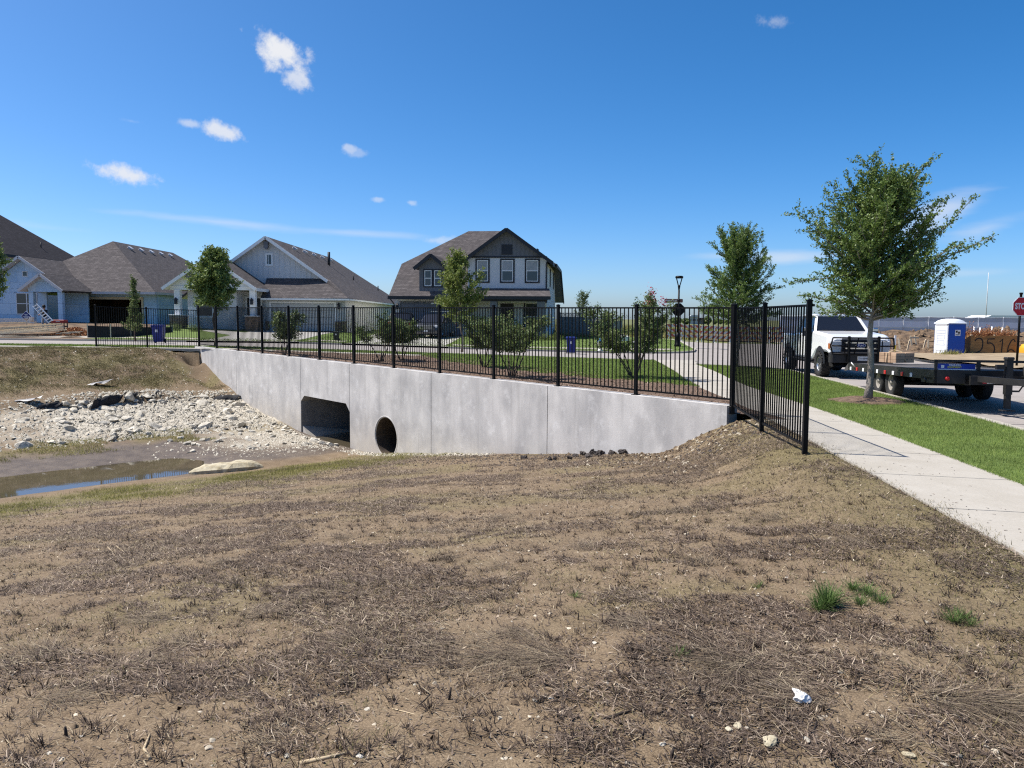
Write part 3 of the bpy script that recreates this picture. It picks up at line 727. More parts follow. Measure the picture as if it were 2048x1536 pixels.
def land_mesh():
    sA = grid_axis([(-60, -14, 2.0), (-14, 6, 0.045), (6, 12, 0.09), (12, 29, 0.11), (29, 36, 0.4), (36, 80, 3)])
    tA = grid_axis([(0, 4.5, 0.10), (4.5, 12.6, 0.045), (12.6, 18, 0.25), (18, 26, 0.6), (26, 70, 3)])
    T, Sg = np.meshgrid(tA, sA, indexing='ij'); X, Y = xy(Sg, T); Z = hn(X, Y)
    n, m = T.shape; idx = np.arange(n * m).reshape(n, m)
    F = np.stack([idx[:-1, :-1], idx[1:, :-1], idx[1:, 1:], idx[:-1, 1:]], -1).reshape(-1, 4)
    s, t = Sg, T
    nz = fbm(X * 0.8, Y * 0.8, 51, 4); nz2 = fbm(X * 3, Y * 3, 61, 3)
    grass = 0.0 * X
    grass += 0.75 * ss(7.6, 9.2, s + 2.2 * (nz - .5)) * (1 - ss(11.2, 12.0, s)) * ss(0.25, 0.5, nz2 + 0.25)
    hole2 = np.exp(-((s - 25.8) / .9) ** 2 - ((t - 0.35) / 0.45) ** 2)
    grass += 0.7 * ss(22.8, 24.5, s + 3 * (nz - .5)) * ss(0.36, 0.62, fbm(X * 1.6, Y * 1.6, 57, 4)) * (1 - np.clip(hole2 * 1.6, 0, 1))
    d = side_l(Y) - X
    grass += 0.45 * (1 - ss(0.1, 1.6, d + 1.4 * (nz - .5))) * (s < 8)
    grass += 0.35 * ss(0.52, 0.7, nz) * (s < 8)
    grass += 0.5 * ss(17.0, 17.6, s) * (1 - ss(18.2, 19.0, s)) * ss(0.5, 0.62, nz)
    wet = ss(12.3, 13.2, s + 0.8 * (nz - .5)) * (1 - ss(16.9, 18.2, s + 1.5 * (nz - .5)))
    rip = ss(18.2, 19.0, s + 1.2 * (nz - .5)) * (1 - ss(21.6, 22.5, s + 1.0 * (nz - .5))) * (1 - ss(5.5, 9.5, t + 3 * (nz - .5)))
    rip2 = ss(14.2, 15.4, s + (nz - .5)) * (1 - ss(17.2, 18.4, s)) * ss(0.1, 0.5, t) * (1 - ss(2.2, 4.2, t + 2 * (nz - .5)))
    foot = ss(5.5, 8.5, s) * (1 - ss(11.5, 13.5, s)) * (1 - ss(0.25, 0.6, t)) * 0.9
    stone = np.clip(rip + 0.75 * rip2 + foot, 0, 1) * ss(0.2, 0.55, nz2 + 0.22)
    wet = wet * (1 - 0.8 * rip2)
    th = ss(.49, .58, patch1(X, Y)) * (s < 9.5) * .9 + hole2 + .55 * ss(.5, .7, fbm(X * 1.8, Y * 1.8, 58, 4)) * (s > 22.3)
    zone = np.stack([np.clip(grass, 0, 1), np.clip(wet, 0, 1), stone, np.clip(th, 0, 1)], -1).reshape(-1, 4)
    return np_mesh('earth', np.stack([X, Y, Z], -1).reshape(-1, 3), F, [MT['earth']], True, {'zone': zone})


tag(obj('earth_bank', land_mesh()), kind='structure')

# the wide ground behind the wall line, out to the horizon
sA = grid_axis([(-1800, -200, 200), (-200, -60, 20), (-60, 70, 1.6), (70, 200, 13), (200, 1800, 200)])
tA = -grid_axis([(0.06, 90, 1.6), (90, 240, 15), (240, 3000, 250)])
T, Sg = np.meshgrid(tA, sA, indexing='ij'); X, Y = xy(Sg, T)
Z = zb(X, Y) - 0.17 + ss(56, 70, Y) * 0.16
n, m = T.shape; idx = np.arange(n * m).reshape(n, m)
F = np.stack([idx[:-1, :-1], idx[:-1, 1:], idx[1:, 1:], idx[1:, :-1]], -1).reshape(-1, 4)
tag(obj('ground', np_mesh('ground', np.stack([X, Y, Z], -1), F, [MT['field']], True)), kind='structure')


def sheet(name, poly, lift, mat, step=1.0, zfn=None, kind='structure', parent=None, thick=0.0):
    """a level-following sheet over the ground, cut into cells so that it follows the slope"""
    bm = bmesh.new()
    tri = tessellate_polygon([[Vector((x, y, 0)) for x, y in poly]])
    vs = [bm.verts.new((x, y, 0)) for x, y in poly]
    for t in tri:
        try: bm.faces.new([vs[i] for i in t])
        except ValueError: pass
    xs = [p[0] for p in poly]; ys = [p[1] for p in poly]
    for ax, lo, hi in ((0, min(xs), max(xs)), (1, min(ys), max(ys))):
        k = math.ceil(lo / step) * step
        while k < hi:
            no = (1, 0, 0) if ax == 0 else (0, 1, 0)
            bmesh.ops.bisect_plane(bm, geom=bm.verts[:] + bm.edges[:] + bm.faces[:], plane_co=(k, 0, 0) if ax == 0 else (0, k, 0), plane_no=no)
            k += step
    bmesh.ops.remove_doubles(bm, verts=bm.verts, dist=1e-4)
    co = np.array([v.co[:] for v in bm.verts]); z = (zfn or zb)(co[:, 0], co[:, 1]) + lift
    for v, q in zip(bm.verts, z): v.co.z = q
    bmesh.ops.recalc_face_normals(bm, faces=bm.faces)
    if sum(f.normal.z for f in bm.faces) < 0: bmesh.ops.reverse_faces(bm, faces=bm.faces)
    if thick:                                             # a rim down to the slab's underside
        low = {}
        for e in [e for e in bm.edges if len(e.link_faces) == 1]:
            q = []
            for v in e.verts:
                if v not in low: low[v] = bm.verts.new((v.co.x, v.co.y, v.co.z - thick))
                q.append(low[v])
            bm.faces.new([e.verts[1], e.verts[0], q[0], q[1]])
    me = bpy.data.meshes.new(name); bm.to_mesh(me); bm.free(); me.materials.append(mat)
    o = obj(name, me, parent)
    return tag(o, kind=kind) if kind and not parent else o


def kerb(name, pts, w=0.16, top=0.012, bottom=-0.2):
    mb = MB(); P = [np.array(p, float) for p in pts]
    Q = []
    for a, b in zip(P[:-1], P[1:]):
        n = max(1, int(np.linalg.norm(b - a) / 1.0))
        Q += [a + (b - a) * i / n for i in range(n)]
    Q.append(P[-1]); V = []
    for i, p in enumerate(Q):
        d = Q[min(i + 1, len(Q) - 1)] - Q[max(i - 1, 0)]; d /= np.linalg.norm(d); nn = np.array([-d[1], d[0]]) * w / 2
        z = float(zb(p[0], p[1]))
        for sgn, zz in ((-1, bottom), (-1, top), (1, top), (1, bottom)): V.append((p[0] + nn[0] * sgn, p[1] + nn[1] * sgn, z + zz))
    F = []
    for i in range(len(Q) - 1):
        for k in range(4): F.append((i * 4 + k, i * 4 + (k + 1) % 4, i * 4 + 4 + (k + 1) % 4, i * 4 + 4 + k))
    mb.add(V, F); return tag(mb.build(name, MT['walk']), kind='structure')


YN, YF = 37.3, 47.0                                       # near and far edge of the cross street
xl = lambda Y: float(side_l(Y)); xr = lambda Y: float(side_l(Y)) + 1.5; xc = lambda Y: float(curb_x(Y))
# --- streets: one sheet of pale concrete
tip = [(7.25, 34.1), (7.5, 33.4), (8.2, 32.9), (9.3, 32.3), (10.2, 31.3)]
corner = [(12.3, 53.5), (12.15, 51), (11.6, 49.0), (10.6, 47.8), (9.2, 47.1)]
left_b = [(xc(y), y) for y in (29.5, 25, 21, 17, 13, 8, 2, -6, -14)]
right_b = [(xc(y) + 9.2, y) for y in (-14, -4, 6, 16, 26, 36, 46)] + [(22.2, 56), (22.0, 64.5)]
road = [(-70, YN), (xl(YN), YN), (xl(YN) + 0.2, 36.2)] + tip + left_b + right_b + [(13.3, 64.5), (12.7, 58)] + corner + [(-70, YF)]
sheet('road', road, ROADZ, MT['road'], 2.0)
kerb('kerb', [(xc(y) - 0.09, y) for y in (-14, 2, 8, 13, 17, 21, 25, 29.5)] + [(x - 0.08, y + 0.02) for x, y in reversed(tip[1:])])
kerb('kerb', [(-13.0, YF + 0.08), (-10.4, YF + 0.08)]); kerb('kerb', [(-3.9, YF + 0.08)] + [(x - 0.05, y + 0.08) for x, y in reversed(corner)] + [(12.6, 58), (13.2, 64.4)])
kerb('kerb', [(-45, YF + 0.08), (-19.9, YF + 0.08)]); kerb('kerb', [(-40, YN - 0.08), (-4, YN - 0.08), (5.7, YN - 0.08)])
kerb('kerb', [(x + 0.09, y) for x, y in right_b])
# road joints: thin dark saw cuts
mb = MB()
for y in (14, 18.5, 23, 27.5, 32):
    a, b = xc(y), xc(y) + 9.2; V = []; xs = np.linspace(a, b, 12)
    for k in range(11):
        mb.add([(xs[k], y - .012, float(zb(xs[k], y)) + ROADZ + .005), (xs[k + 1], y - .012, float(zb(xs[k + 1], y)) + ROADZ + .005), (xs[k + 1], y + .012, float(zb(xs[k + 1], y)) + ROADZ + .005), (xs[k], y + .012, float(zb(xs[k], y)) + ROADZ + .005)], [(0, 1, 2, 3)])
tag(mb.build('road_joints', MT['blackm']), kind='structure')

# --- near sidewalk: a run of slabs with open joints
walk = tag(obj('sidewalk', None), kind='structure')
cuts = [-9, -7.4, -5.8, -4.2, -2.6, -1.0, 0.6, 2.2, 3.8, 5.4, 7.0, 8.62, 10.24, 11.86, 13.48, 15.1, 16.7, 18.3, 19.9, 21.5, 23.1, 24.7, 26.3, 27.9, 29.5, 31.1, 32.7, 34.3, 35.8, 37.2]
for a, b in zip(cuts[:-1], cuts[1:]):
    a2, b2 = a + 0.008, b - 0.008
    e = 0.0 if a < 32 else 0.5 * (a - 32) / 5
    o = sheet('slab', [(xl(a2), a2 - .0), (xr(a2) + e, a2 - 0.14), (xr(b2) + e, b2 - 0.14), (xl(b2), b2)], 0.004, MT['walk'], 0.9, parent=walk, thick=0.1)
# --- other walks and driveways
w2 = tag(obj('sidewalk', None), kind='structure')
for x in np.arange(-40, -4.2, 1.8): sheet('slab', [(x + .008, 33.5), (x + 1.79, 33.5), (x + 1.79, 34.55), (x + .008, 34.55)], 0.004, MT['walk'], 2.0, parent=w2, thick=0.1)
w3 = tag(obj('sidewalk', None), kind='structure')
for a, b in ((-45, -20.3), (-13.2, -10.8), (-3.9, 10.4)):
    n = int((b - a) / 1.6)
    for i in range(n):
        x0 = a + (b - a) * i / n; x1 = a + (b - a) * (i + 1) / n
        sheet('slab', [(x0 + .01, 49.3), (x1 - .01, 49.3), (x1 - .01, 50.7), (x0 + .01, 50.7)], 0.010, MT['walk'], 2.0, parent=w3, thick=0.1)
sheet('driveway', [(-10.3, YF), (-3.9, YF), (-4.3, 49), (-3.7, 60.6), (-10.6, 61.6), (-10.0, 49)], 0.012, MT['drive'], 1.5)
sheet('driveway', [(-20.2, YF), (-13.0, YF), (-13.9, 49.2), (-13.75, 60.0), (-19.2, 60.0), (-19.4, 56), (-22.6, 57.3), (-22.6, 56.2), (-19.5, 53.5), (-19.5, 49)], 0.012, MT['drive'], 1.5)
# --- lawns and beds
wl = lambda s: tuple(float(q) for q in xy(s, -0.26))
bed_edge = [(5.05, 20.6), (2.6, 22.6), (0.4, 24.6), (-2.3, 28.6), (-4.0, 33.4)]
left_side = [(xl(y) - .005, y) for y in (13.4, 15, 17, 19, 20.5)]


def bed_z(x, y): return zb(x, y) + 0.01 + (fbm(x * 2.2, y * 2.2, 71, 3) - 0.5) * 0.16 * ss(0.15, 0.8, side_l(y) - x)


sheet('mulch_bed', [wl(-1.0)] + left_side + bed_edge + [(-13.6, 33.45), wl(26.0), wl(18), wl(10), wl(4)], 0.0, MT['mulch'], 0.3, bed_z)
sheet('lawn', [(xl(20.5) - .005, 20.5)] + [(xl(y) - .005, y) for y in (23, 26, 29, 32, 35, 37.1)] + [(-4, YN - .16), (-40, YN - .16), (-40, 34.56), (-4.0, 34.56), (-4.0, 33.4), (-2.3, 28.6), (0.4, 24.6), (2.6, 22.6), (5.05, 20.6)], 0.006, MT['lawn'], 1.2)
sheet('lawn', [(xr(y) + .01, y) for y in (-9, -4, 0, 4, 8, 12, 16, 20, 24, 28, 31)] + [(xr(33.0) + .02, 33.0), (7.6, 33.35), (8.1, 33.0), (9.2, 32.4), (10.05, 31.4)] + [(xc(y) - 0.17, y) for y in (29.5, 25, 21, 17, 13, 8, 2, -9)], 0.004, MT['lawn'], 0.8)
sheet('lawn', [(-26.5, YF + .17), (9.2, YF + .25), (10.5, 47.95), (11.4, 49.1), (12.0, 51), (12.1, 53.5), (12.5, 58), (13.1, 64.5), (9, 70), (5, 92), (-46, 92), (-46, 66), (-26.5, 62)], 0.004, MT['lawn'], 2.0)
sheet('building_site', [(-70, YF + .17), (-26.6, YF + .17), (-26.6, 62), (-46, 66), (-70, 66)], 0.003, MT['site'], 1.2, lambda x, y: zb(x, y) + (fbm(x * .7, y * .7, 81, 3) - .5) * .25 * ss(48, 51, y))


def site_z(x, y):
    r = np.asarray(x) - curb_x(y) - 9.4
    berm = 0.95 * np.exp(-((y - 60 - 0.05 * x) / 6.0) ** 2) * ss(2.5, 10, r) + 0.7 * np.exp(-((y - 75) / 5.0) ** 2)
    return zb(x, y) + 0.02 + ((fbm(x * .28, y * .28, 91, 5, .6) * 1.1 - .35) + (fbm(x * .9, y * .9, 93, 4, .6) - .5) * .9) * ss(1.5, 7, r) * ss(43, 52, y) + berm * (0.6 + fbm(x * .4, y * .4, 92, 4)) * .62 + (fbm(x * 2, y * 2, 95, 3) - .5) * .12


sheet('building_site', [(x + .19, y) for x, y in right_b[2:]] + [(17, 66), (17, 79), (130, 79), (130, 6)], 0.0, MT['site'], 1.0, site_z)
sheet('sand_apron', [(19.6, 30), (20.6, 38), (21.7, 43), (22.6, 46.2), (28, 45.5), (38, 45), (38, 42.5), (30, 42), (26, 39), (24, 32)], 0.02, MT['sand'], 0.8, lambda x, y: zb(x, y) + 0.05 + .1 * fbm(x, y, 7, 3) + 0.12 * np.exp(-((x - 29) / 4) ** 2 - ((y - 44) / 1.5) ** 2))

# --- creek water: one sheet in the channel and in the culvert
P = [xy(s, t) for s, t in ((12.6, 12), (12.4, 9), (12.5, 6), (12.7, 3.5), (13.3, 1.2), (13.64, 0), (13.64, -11), (16.86, -11), (16.86, 0), (16.8, 1.5), (16.6, 5), (16.5, 9), (16.4, 12))]
tag(MB().add([(float(a), float(b), -2.435) for a, b in P], [tuple(range(len(P)))]).build('water', MT['water']), kind='structure')
_o = bpy.data.objects['water']
if _o.data.polygons[0].normal.z < 0: _o.data.flip_normals()
# ---------------------------------------------------------------- headwall with its box culvert and pipe
def wtop(s): return 0.15 + 0.0078 * s


TH_W = 0.30
W_rot = math.atan2(WU[1], WU[0])
wall = thing('culvert_headwall', 'long pale concrete headwall with a square culvert mouth and a round pipe mouth', 'retaining wall', (W0[0], W0[1], 0), W_rot)
# local x = s, local y: +90 deg from WU = towards -WN... front face is at y = +0.03 * sign
FS = 1.0 if (-WU[1] * WN[0] + WU[0] * WN[1]) > 0 else -1.0      # sign of local y pointing to the creek
yF, yB = 0.03 * FS, -0.27 * FS


def panel(poly, holes=(), y0=yF, y1=yB, name='wall_panel', m='wall'):
    mb = MB(); a, b = (y0, y1) if y0 < y1 else (y1, y0)
    mb.prism(poly, a, b, holes=holes); return mb.build(name, MT[m], wall)


J = 0.011; zlow = -2.95
joints = [0.0, 4.72, 9.23, 13.58, 16.89, 22.42, 26.95]
for a, b in zip(joints[:-1], joints[1:]):
    a2, b2 = a + J, b - J
    top = [(b2, wtop(b2)), (a2, wtop(a2))]
    if abs(a - 9.23) < .1:
        ring = [(11.5 + .6 * math.cos(k * math.pi / 16), -1.82 + .6 * math.sin(k * math.pi / 16)) for k in range(32)]
        panel([(a2, zlow), (b2, zlow)] + top, [ring])
    elif abs(a - 13.58) < .1:
        panel([(a2, -1.26), (a2 + .22, -1.02), (b2 - .24, -1.0), (b2, -1.2)] + top)
    elif a == 0:
        mb = MB(); panel([(a2 + .03, zlow), (b2, zlow)] + [(b2, wtop(b2)), (a2 + .03, wtop(0))])
    else:
        panel([(a2, zlow), (b2, zlow)] + top)
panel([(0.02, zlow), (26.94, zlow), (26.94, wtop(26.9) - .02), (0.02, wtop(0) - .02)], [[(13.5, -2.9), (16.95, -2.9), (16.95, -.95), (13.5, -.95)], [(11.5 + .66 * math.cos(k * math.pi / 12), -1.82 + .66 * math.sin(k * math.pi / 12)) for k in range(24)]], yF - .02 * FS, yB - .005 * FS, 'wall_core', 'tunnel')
bx = MB(); d = -11.0 * FS; t0 = yF - .012 * FS
prof = [(13.60, -2.8), (13.60, -1.26), (13.81, -1.02), (16.64, -1.0), (16.87, -1.2), (16.87, -2.8)]
for (a, b), (c, e) in zip(prof[:-1], prof[1:]): bx.add([(a, t0, b), (c, t0, e), (c, d, e), (a, d, b)], [(0, 1, 2, 3), (3, 2, 1, 0)][:1])
bx.add([(13.6, t0, -2.62), (16.87, t0, -2.62), (16.87, d, -2.62), (13.6, d, -2.62)], [(0, 1, 2, 3)])
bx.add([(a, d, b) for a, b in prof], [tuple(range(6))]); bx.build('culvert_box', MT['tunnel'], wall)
m = MB(); m.add([(16.862, t0 - .03, -2.5), (16.862, t0 - .03, -2.06), (16.862, t0 - 2.6, -2.5), (16.35, t0 - .03, -2.5)], [(0, 1, 3), (1, 2, 3), (0, 2, 1), (0, 3, 2)]); m.build('culvert_sun_wedge', MT['wall'], wall)  # added pale wedge imitating the sunlit patch just inside the culvert mouth
pp = MB(); ring = [(11.5 + .598 * math.cos(k * math.pi / 16), -1.82 + .598 * math.sin(k * math.pi / 16)) for k in range(32)]
V = []; F = []; ys = list(np.linspace(t0, d, 60))
for i, y in enumerate(ys):
    q = .598 - (.02 if i % 2 else 0) - (.03 if i else 0)
    V += [(11.5 + q * math.cos(k * math.pi / 16), y, -1.82 + q * math.sin(k * math.pi / 16)) for k in range(32)]
for i in range(len(ys) - 1):
    for k in range(32): F.append((i * 32 + k, i * 32 + (k + 1) % 32, i * 32 + 32 + (k + 1) % 32, i * 32 + 32 + k))
F.append(tuple(range(len(ys) * 32 - 32, len(ys) * 32))); pp.smooth = True; pp.add(V, F); pp.build('drain_pipe', MT['pipe'], wall)
# cement collar round the pipe mouth
col = MB(); V = []
for q, y in ((.645, yF + .001 * FS), (.625, yF + .008 * FS), (.60, yF + .009 * FS), (.585, yF - .03 * FS)):
    V += [(11.5 + q * math.cos(k * math.pi / 16), y, -1.82 + q * math.sin(k * math.pi / 16)) for k in range(32)]
F = [(i * 32 + k, i * 32 + (k + 1) % 32, i * 32 + 32 + (k + 1) % 32, i * 32 + 32 + k) for i in range(3) for k in range(32)]
col.smooth = True; col.add(V, F); col.build('pipe_collar', MT['wall'], wall)

# ---------------------------------------------------------------- black steel picket fences
_bar = MB().box(-.0085, .0085, -.0085, .0085, 0, 1).mesh('bar', [MT['black']])
_post = MB().box(-.030, .030, -.030, .030, 0, 1).mesh('post', [MT['black']])
_cap = MB().box(-.036, .036, -.036, .036, 0, .012).add([(-.036, -.036, .012), (.036, -.036, .012), (.036, .036, .012), (-.036, .036, .012), (0, 0, .03)], [(0, 1, 4), (1, 2, 4), (2, 3, 4), (3, 0, 4)]).mesh('cap', [MT['black']])
_base = MB().bbox(-.07, .07, -.07, .07, 0, .014, .004).mesh('base_plate', [MT['black']])


def picket_fence(name, label, posts, nb, base=True, lean=(0, 0)):
    """posts: (x, y, z foot, z top, gap from foot to the bottom rail); two flat rails and nb pickets between each pair"""
    o0 = Vector((posts[0][0], posts[0][1], posts[0][2]))
    root = thing(name, label, 'fence', o0)
    root.rotation_euler = (0, 0, 0)
    off = lambda z, zf: Vector((lean[0] * (z - zf), lean[1] * (z - zf), 0))
    dirs = []
    for i in range(len(posts)):
        a = posts[max(i - 1, 0)]; b = posts[min(i + 1, len(posts) - 1)]; dirs.append(math.atan2(b[1] - a[1], b[0] - a[0]))
    ry = math.atan(lean[0]); rx = -math.atan(lean[1])
    for (x, y, z0, z1, g), an in zip(posts, dirs):
        L0 = Vector((x, y, z0)) - o0
        p = obj('post', _post, root, L0, (rx, ry, an), (1, 1, z1 - z0))
        obj('post_cap', _cap, p, (0, 0, 1.0), None, (1, 1, 1 / (z1 - z0)))
        if base: obj('base_plate', _base, root, L0 + Vector((0, 0, .001)), (0, 0, an))
    for a, b, n in zip(posts[:-1], posts[1:], nb if hasattr(nb, '__len__') else [nb] * (len(posts) - 1)):
        A = Vector((a[0], a[1], a[2])) - o0; B = Vector((b[0], b[1], b[2])) - o0
        at0, bt0 = a[3] - a[2] - .055, b[3] - b[2] - .055
        tA, tB = A + Vector((0, 0, at0)) + off(at0, 0), B + Vector((0, 0, bt0)) + off(bt0, 0)
        lA, lB = A + Vector((0, 0, a[4])) + off(a[4], 0), B + Vector((0, 0, b[4])) + off(b[4], 0)
        for q0, q1 in ((tA, tB), (lA, lB)):
            MB().bar(q0, q1, .026, .032).build('rail', MT['black'], root)
        for k in range(n):
            f = (k + 1) / (n + 1); lo = lA.lerp(lB, f); hi = tA.lerp(tB, f)
            obj('bar', _bar, root, lo - Vector((0, 0, .012)), (rx, ry, math.atan2(b[1] - a[1], b[0] - a[0])), (1, 1, (hi - lo).length + .010))
    return root


FL = 0.016
long_posts = []
for k in range(12):
    X, Y = 3.96 - 1.4955 * k, 14.0 + 1.6727 * k
    s, t = (float(q) for q in st(X, Y)); X, Y = (float(q) for q in xy(s, -0.09))
    long_posts.append((X, Y, wtop(s) if k else 0.0, 1.99 + .0109 * k, .105 if k else .26))
X, Y = (float(q) for q in xy(26.7, -0.09)); long_posts.append((X, Y, wtop(26.7), 2.12, .105))
picket_fence('picket_fence', 'black steel picket fence standing along the top of the concrete headwall', long_posts, [20] * 11 + [18], lean=(FL, 0))
c = long_posts[0]
near_posts = [(3.83, 9.95, -.02, 1.97, .115), (3.92, 11.98, -.02, 1.97, .13), (c[0] + .0, c[1] - .075, 0.0, 1.985, .16)]
picket_fence('picket_fence', 'short two-bay black picket fence from the wall corner towards the sidewalk', near_posts, [18, 18], base=False, lean=(FL + .006, 0))
e = long_posts[-1]
lf = [(-18.55, 34.35, .30, 2.14, .05), (-16.25, 34.3, .17, 2.06, .06), (-13.98, 34.36, .17, 2.0, .10)]
picket_fence('picket_fence', 'far black picket fence of two bays left of the headwall', lf, [21, 21], base=False)
# ---------------------------------------------------------------- houses


class House:
    def __init__(s, name, label, O, rotz=0.0, group='houses across the street'):
        s.O = Vector(O); s.r = thing(name, label, 'house', O, rotz, group); s.local = abs(rotz) > 1e-6
        s.org = Vector((0, 0, 0)) if s.local else s.O

    def mb(s): return MB(s.org)

    def part(s, name, mb, mat, parent=None, label=None):
        return mb.build(name, MT[mat] if isinstance(mat, str) else [MT[m] for m in mat], parent or s.r, label)

    def wall(s, poly, y0, th, mat, name='wall', holes=(), parent=None):
        m = s.mb(); m.prism(poly, y0, y0 + th, holes=holes); return s.part(name, m, mat, parent)

    def sidewall(s, poly_yz, x0, th, mat, name='wall'):
        m = s.mb(); P = poly_yz
        T = Matrix(((0, 1, 0, 0), (1, 0, 0, 0), (0, 0, 1, 0), (0, 0, 0, 1)))
        m.prism(P, x0, x0 + th, T); return s.part(name, m, mat)

    def roof(s, polys, mat, th=.16, name='roof', soffit='pale'):
        m = s.mb()
        for p in polys: m.slab(p, th, 1)
        return s.part(name, m, [mat, soffit])

    def window(s, x0, x1, z0, z1, y, trim='white', frame='white', tw=.09, cols=1, rows=2, glass='glass', blind=0.0, outer=None):
        """trim boards round a frame; panes are sub-parts"""
        m = s.mb()
        if outer:
            for q in ((x0 - tw, x0, z0 - tw, z1 + tw), (x1, x1 + tw, z0 - tw, z1 + tw), (x0, x1, z1, z1 + tw), (x0, x1, z0 - tw, z0)): m.box(q[0], q[1], y - .05, y + .02, q[2], q[3])
            w = s.part('window', m, outer)
        else: w = None
        m = s.mb(); fw = .055
        for q in ((x0, x0 + fw, z0, z1), (x1 - fw, x1, z0, z1), (x0 + fw, x1 - fw, z1 - fw, z1), (x0 + fw, x1 - fw, z0, z0 + fw)): m.box(q[0], q[1], y - .04, y + .01, q[2], q[3])
        for i in range(1, rows): zz = z0 + (z1 - z0) * i / rows; m.box(x0 + fw, x1 - fw, y - .036, y + .01, zz - .03, zz + .03)
        for i in range(1, cols): xx = x0 + (x1 - x0) * i / cols; m.box(xx - .04, xx + .04, y - .038, y + .01, z0 + fw, z1 - fw)
        if w is None: w = s.part('window', m, frame)
        else: s.part('frame', m, frame, w)
        for i in range(cols):
            for j in range(rows):
                a = x0 + (x1 - x0) * i / cols + .03; b = x0 + (x1 - x0) * (i + 1) / cols - .03; c = z0 + (z1 - z0) * j / rows + .02; d = z0 + (z1 - z0) * (j + 1) / rows - .02
                p = s.mb(); p.box(a, b, y - .02, y + .005, c, d); s.part('pane', p, 'blind' if (blind and j == rows - 1) else glass, w)
        return w

    def garage(s, x0, x1, z0, z1, y, mat, trim, rows=4, cols=4):
        m = s.mb()
        for q in ((x0 - .14, x0, z0, z1 + .14), (x1, x1 + .14, z0, z1 + .14), (x0, x1, z1, z1 + .14)): m.box(q[0], q[1], y - .05, y + .02, q[2], q[3])
        g = s.part('garage_door', m, trim)
        for j in range(rows):
            p = s.mb(); a = z0 + (z1 - z0) * j / rows; b = z0 + (z1 - z0) * (j + 1) / rows - .02
            p.box(x0, x1, y - .01, y + .03, a, b)
            for i in range(cols): c = x0 + (x1 - x0) * (i + .08) / cols; d = x0 + (x1 - x0) * (i + .92) / cols; p.box(c, d, y - .022, y - .01, a + .08, b - .07)
            s.part('panel', p, mat, g)
        return g

    def lines(s, name, segs, w, h, mat, parent=None):
        m = s.mb()
        for p, q in segs: m.bar(p, q, w, h)
        return s.part(name, m, mat, parent)

    def laps(s, x0, x1, z0, z1, y, mat, step=.2, name='siding'):
        m = s.mb(); z = z0
        while z < z1 - .02:
            t = min(step, z1 - z)
            m.add([(x0, y - .03, z), (x1, y - .03, z), (x1, y - .004, z + t), (x0, y - .004, z + t), (x0, y, z), (x1, y, z)], [(0, 1, 2, 3), (4, 5, 1, 0)]); z += step
        return tag(s.part(name, m, mat), kind='stuff')

    def battens(s, poly_top, x0, x1, z0, y, mat, step=.4):
        m = s.mb(); x = x0
        while x <= x1: m.box(x - .025, x + .025, y - .025, y, z0, poly_top(x)); x += step
        return tag(s.part('batten', m, mat), kind='stuff')

    def lantern(s, x, y, z):
        m = s.mb(); m.bbox(x - .09, x + .09, y - .26, y - .08, z - .2, z + .12, .02); m.add([(x - .13, y - .3, z + .12), (x + .13, y - .3, z + .12), (x + .13, y - .04, z + .12), (x - .13, y - .04, z + .12), (x, y - .17, z + .32)], [(0, 1, 4), (1, 2, 4), (2, 3, 4), (3, 0, 4)]); m.box(x - .05, x + .05, y - .1, y, z - .05, z + .05)
        return s.part('wall_lantern', m, 'dtrim')

    def vent(s, p, nrm, roof, mat='galv', w=.34, h=.14):
        n = Vector(nrm).normalized(); up = Vector((0, 0, 1)); m = s.mb(); T = Matrix.Translation(Vector(p)) @ n.to_track_quat('Z', 'X').to_matrix().to_4x4()
        m.bbox(-w / 2, w / 2, -w / 2, w / 2, 0, h, .03, T); m.bbox(-w * .62, w * .62, -w * .62, w * .62, h, h + .04, .012, T); return s.part('roof_vent', m, mat, roof)

    def pipe(s, p, h, r, roof, mat='dtrim'):
        m = s.mb(); m.tube([Vector(p) - Vector((0, 0, .2)), Vector(p) + Vector((0, 0, h))], r, 8); return s.part('vent_pipe', m, mat, roof)

    def ledgestone(s, x0, x1, y0, y1, z0, z1, seed):
        rng = random.Random(seed); m = s.mb(); z = z0
        while z < z1 - .04:
            h = min(rng.uniform(.09, .17), z1 - z); x = x0
            while x < x1 - .02:
                w = min(rng.uniform(.16, .4), x1 - x); m.cur = rng.randrange(2); j = rng.uniform(0, .035)
                m.box(x + .006, x + w - .006, y0 - j, y1, z + .006, z + h - .006); x += w
            for yy in np.arange(y0, y1, .3): m.box(x0 - rng.uniform(0, .03), x0 + .05, yy + .01, min(yy + .29, y1), z + .006, z + h - .006); m.box(x1 - .05, x1 + rng.uniform(0, .03), yy + .01, min(yy + .29, y1), z + .006, z + h - .006)
            z += h
        m.cur = 0
        return s.part('stone_base', m, ['stone', 'osb'])


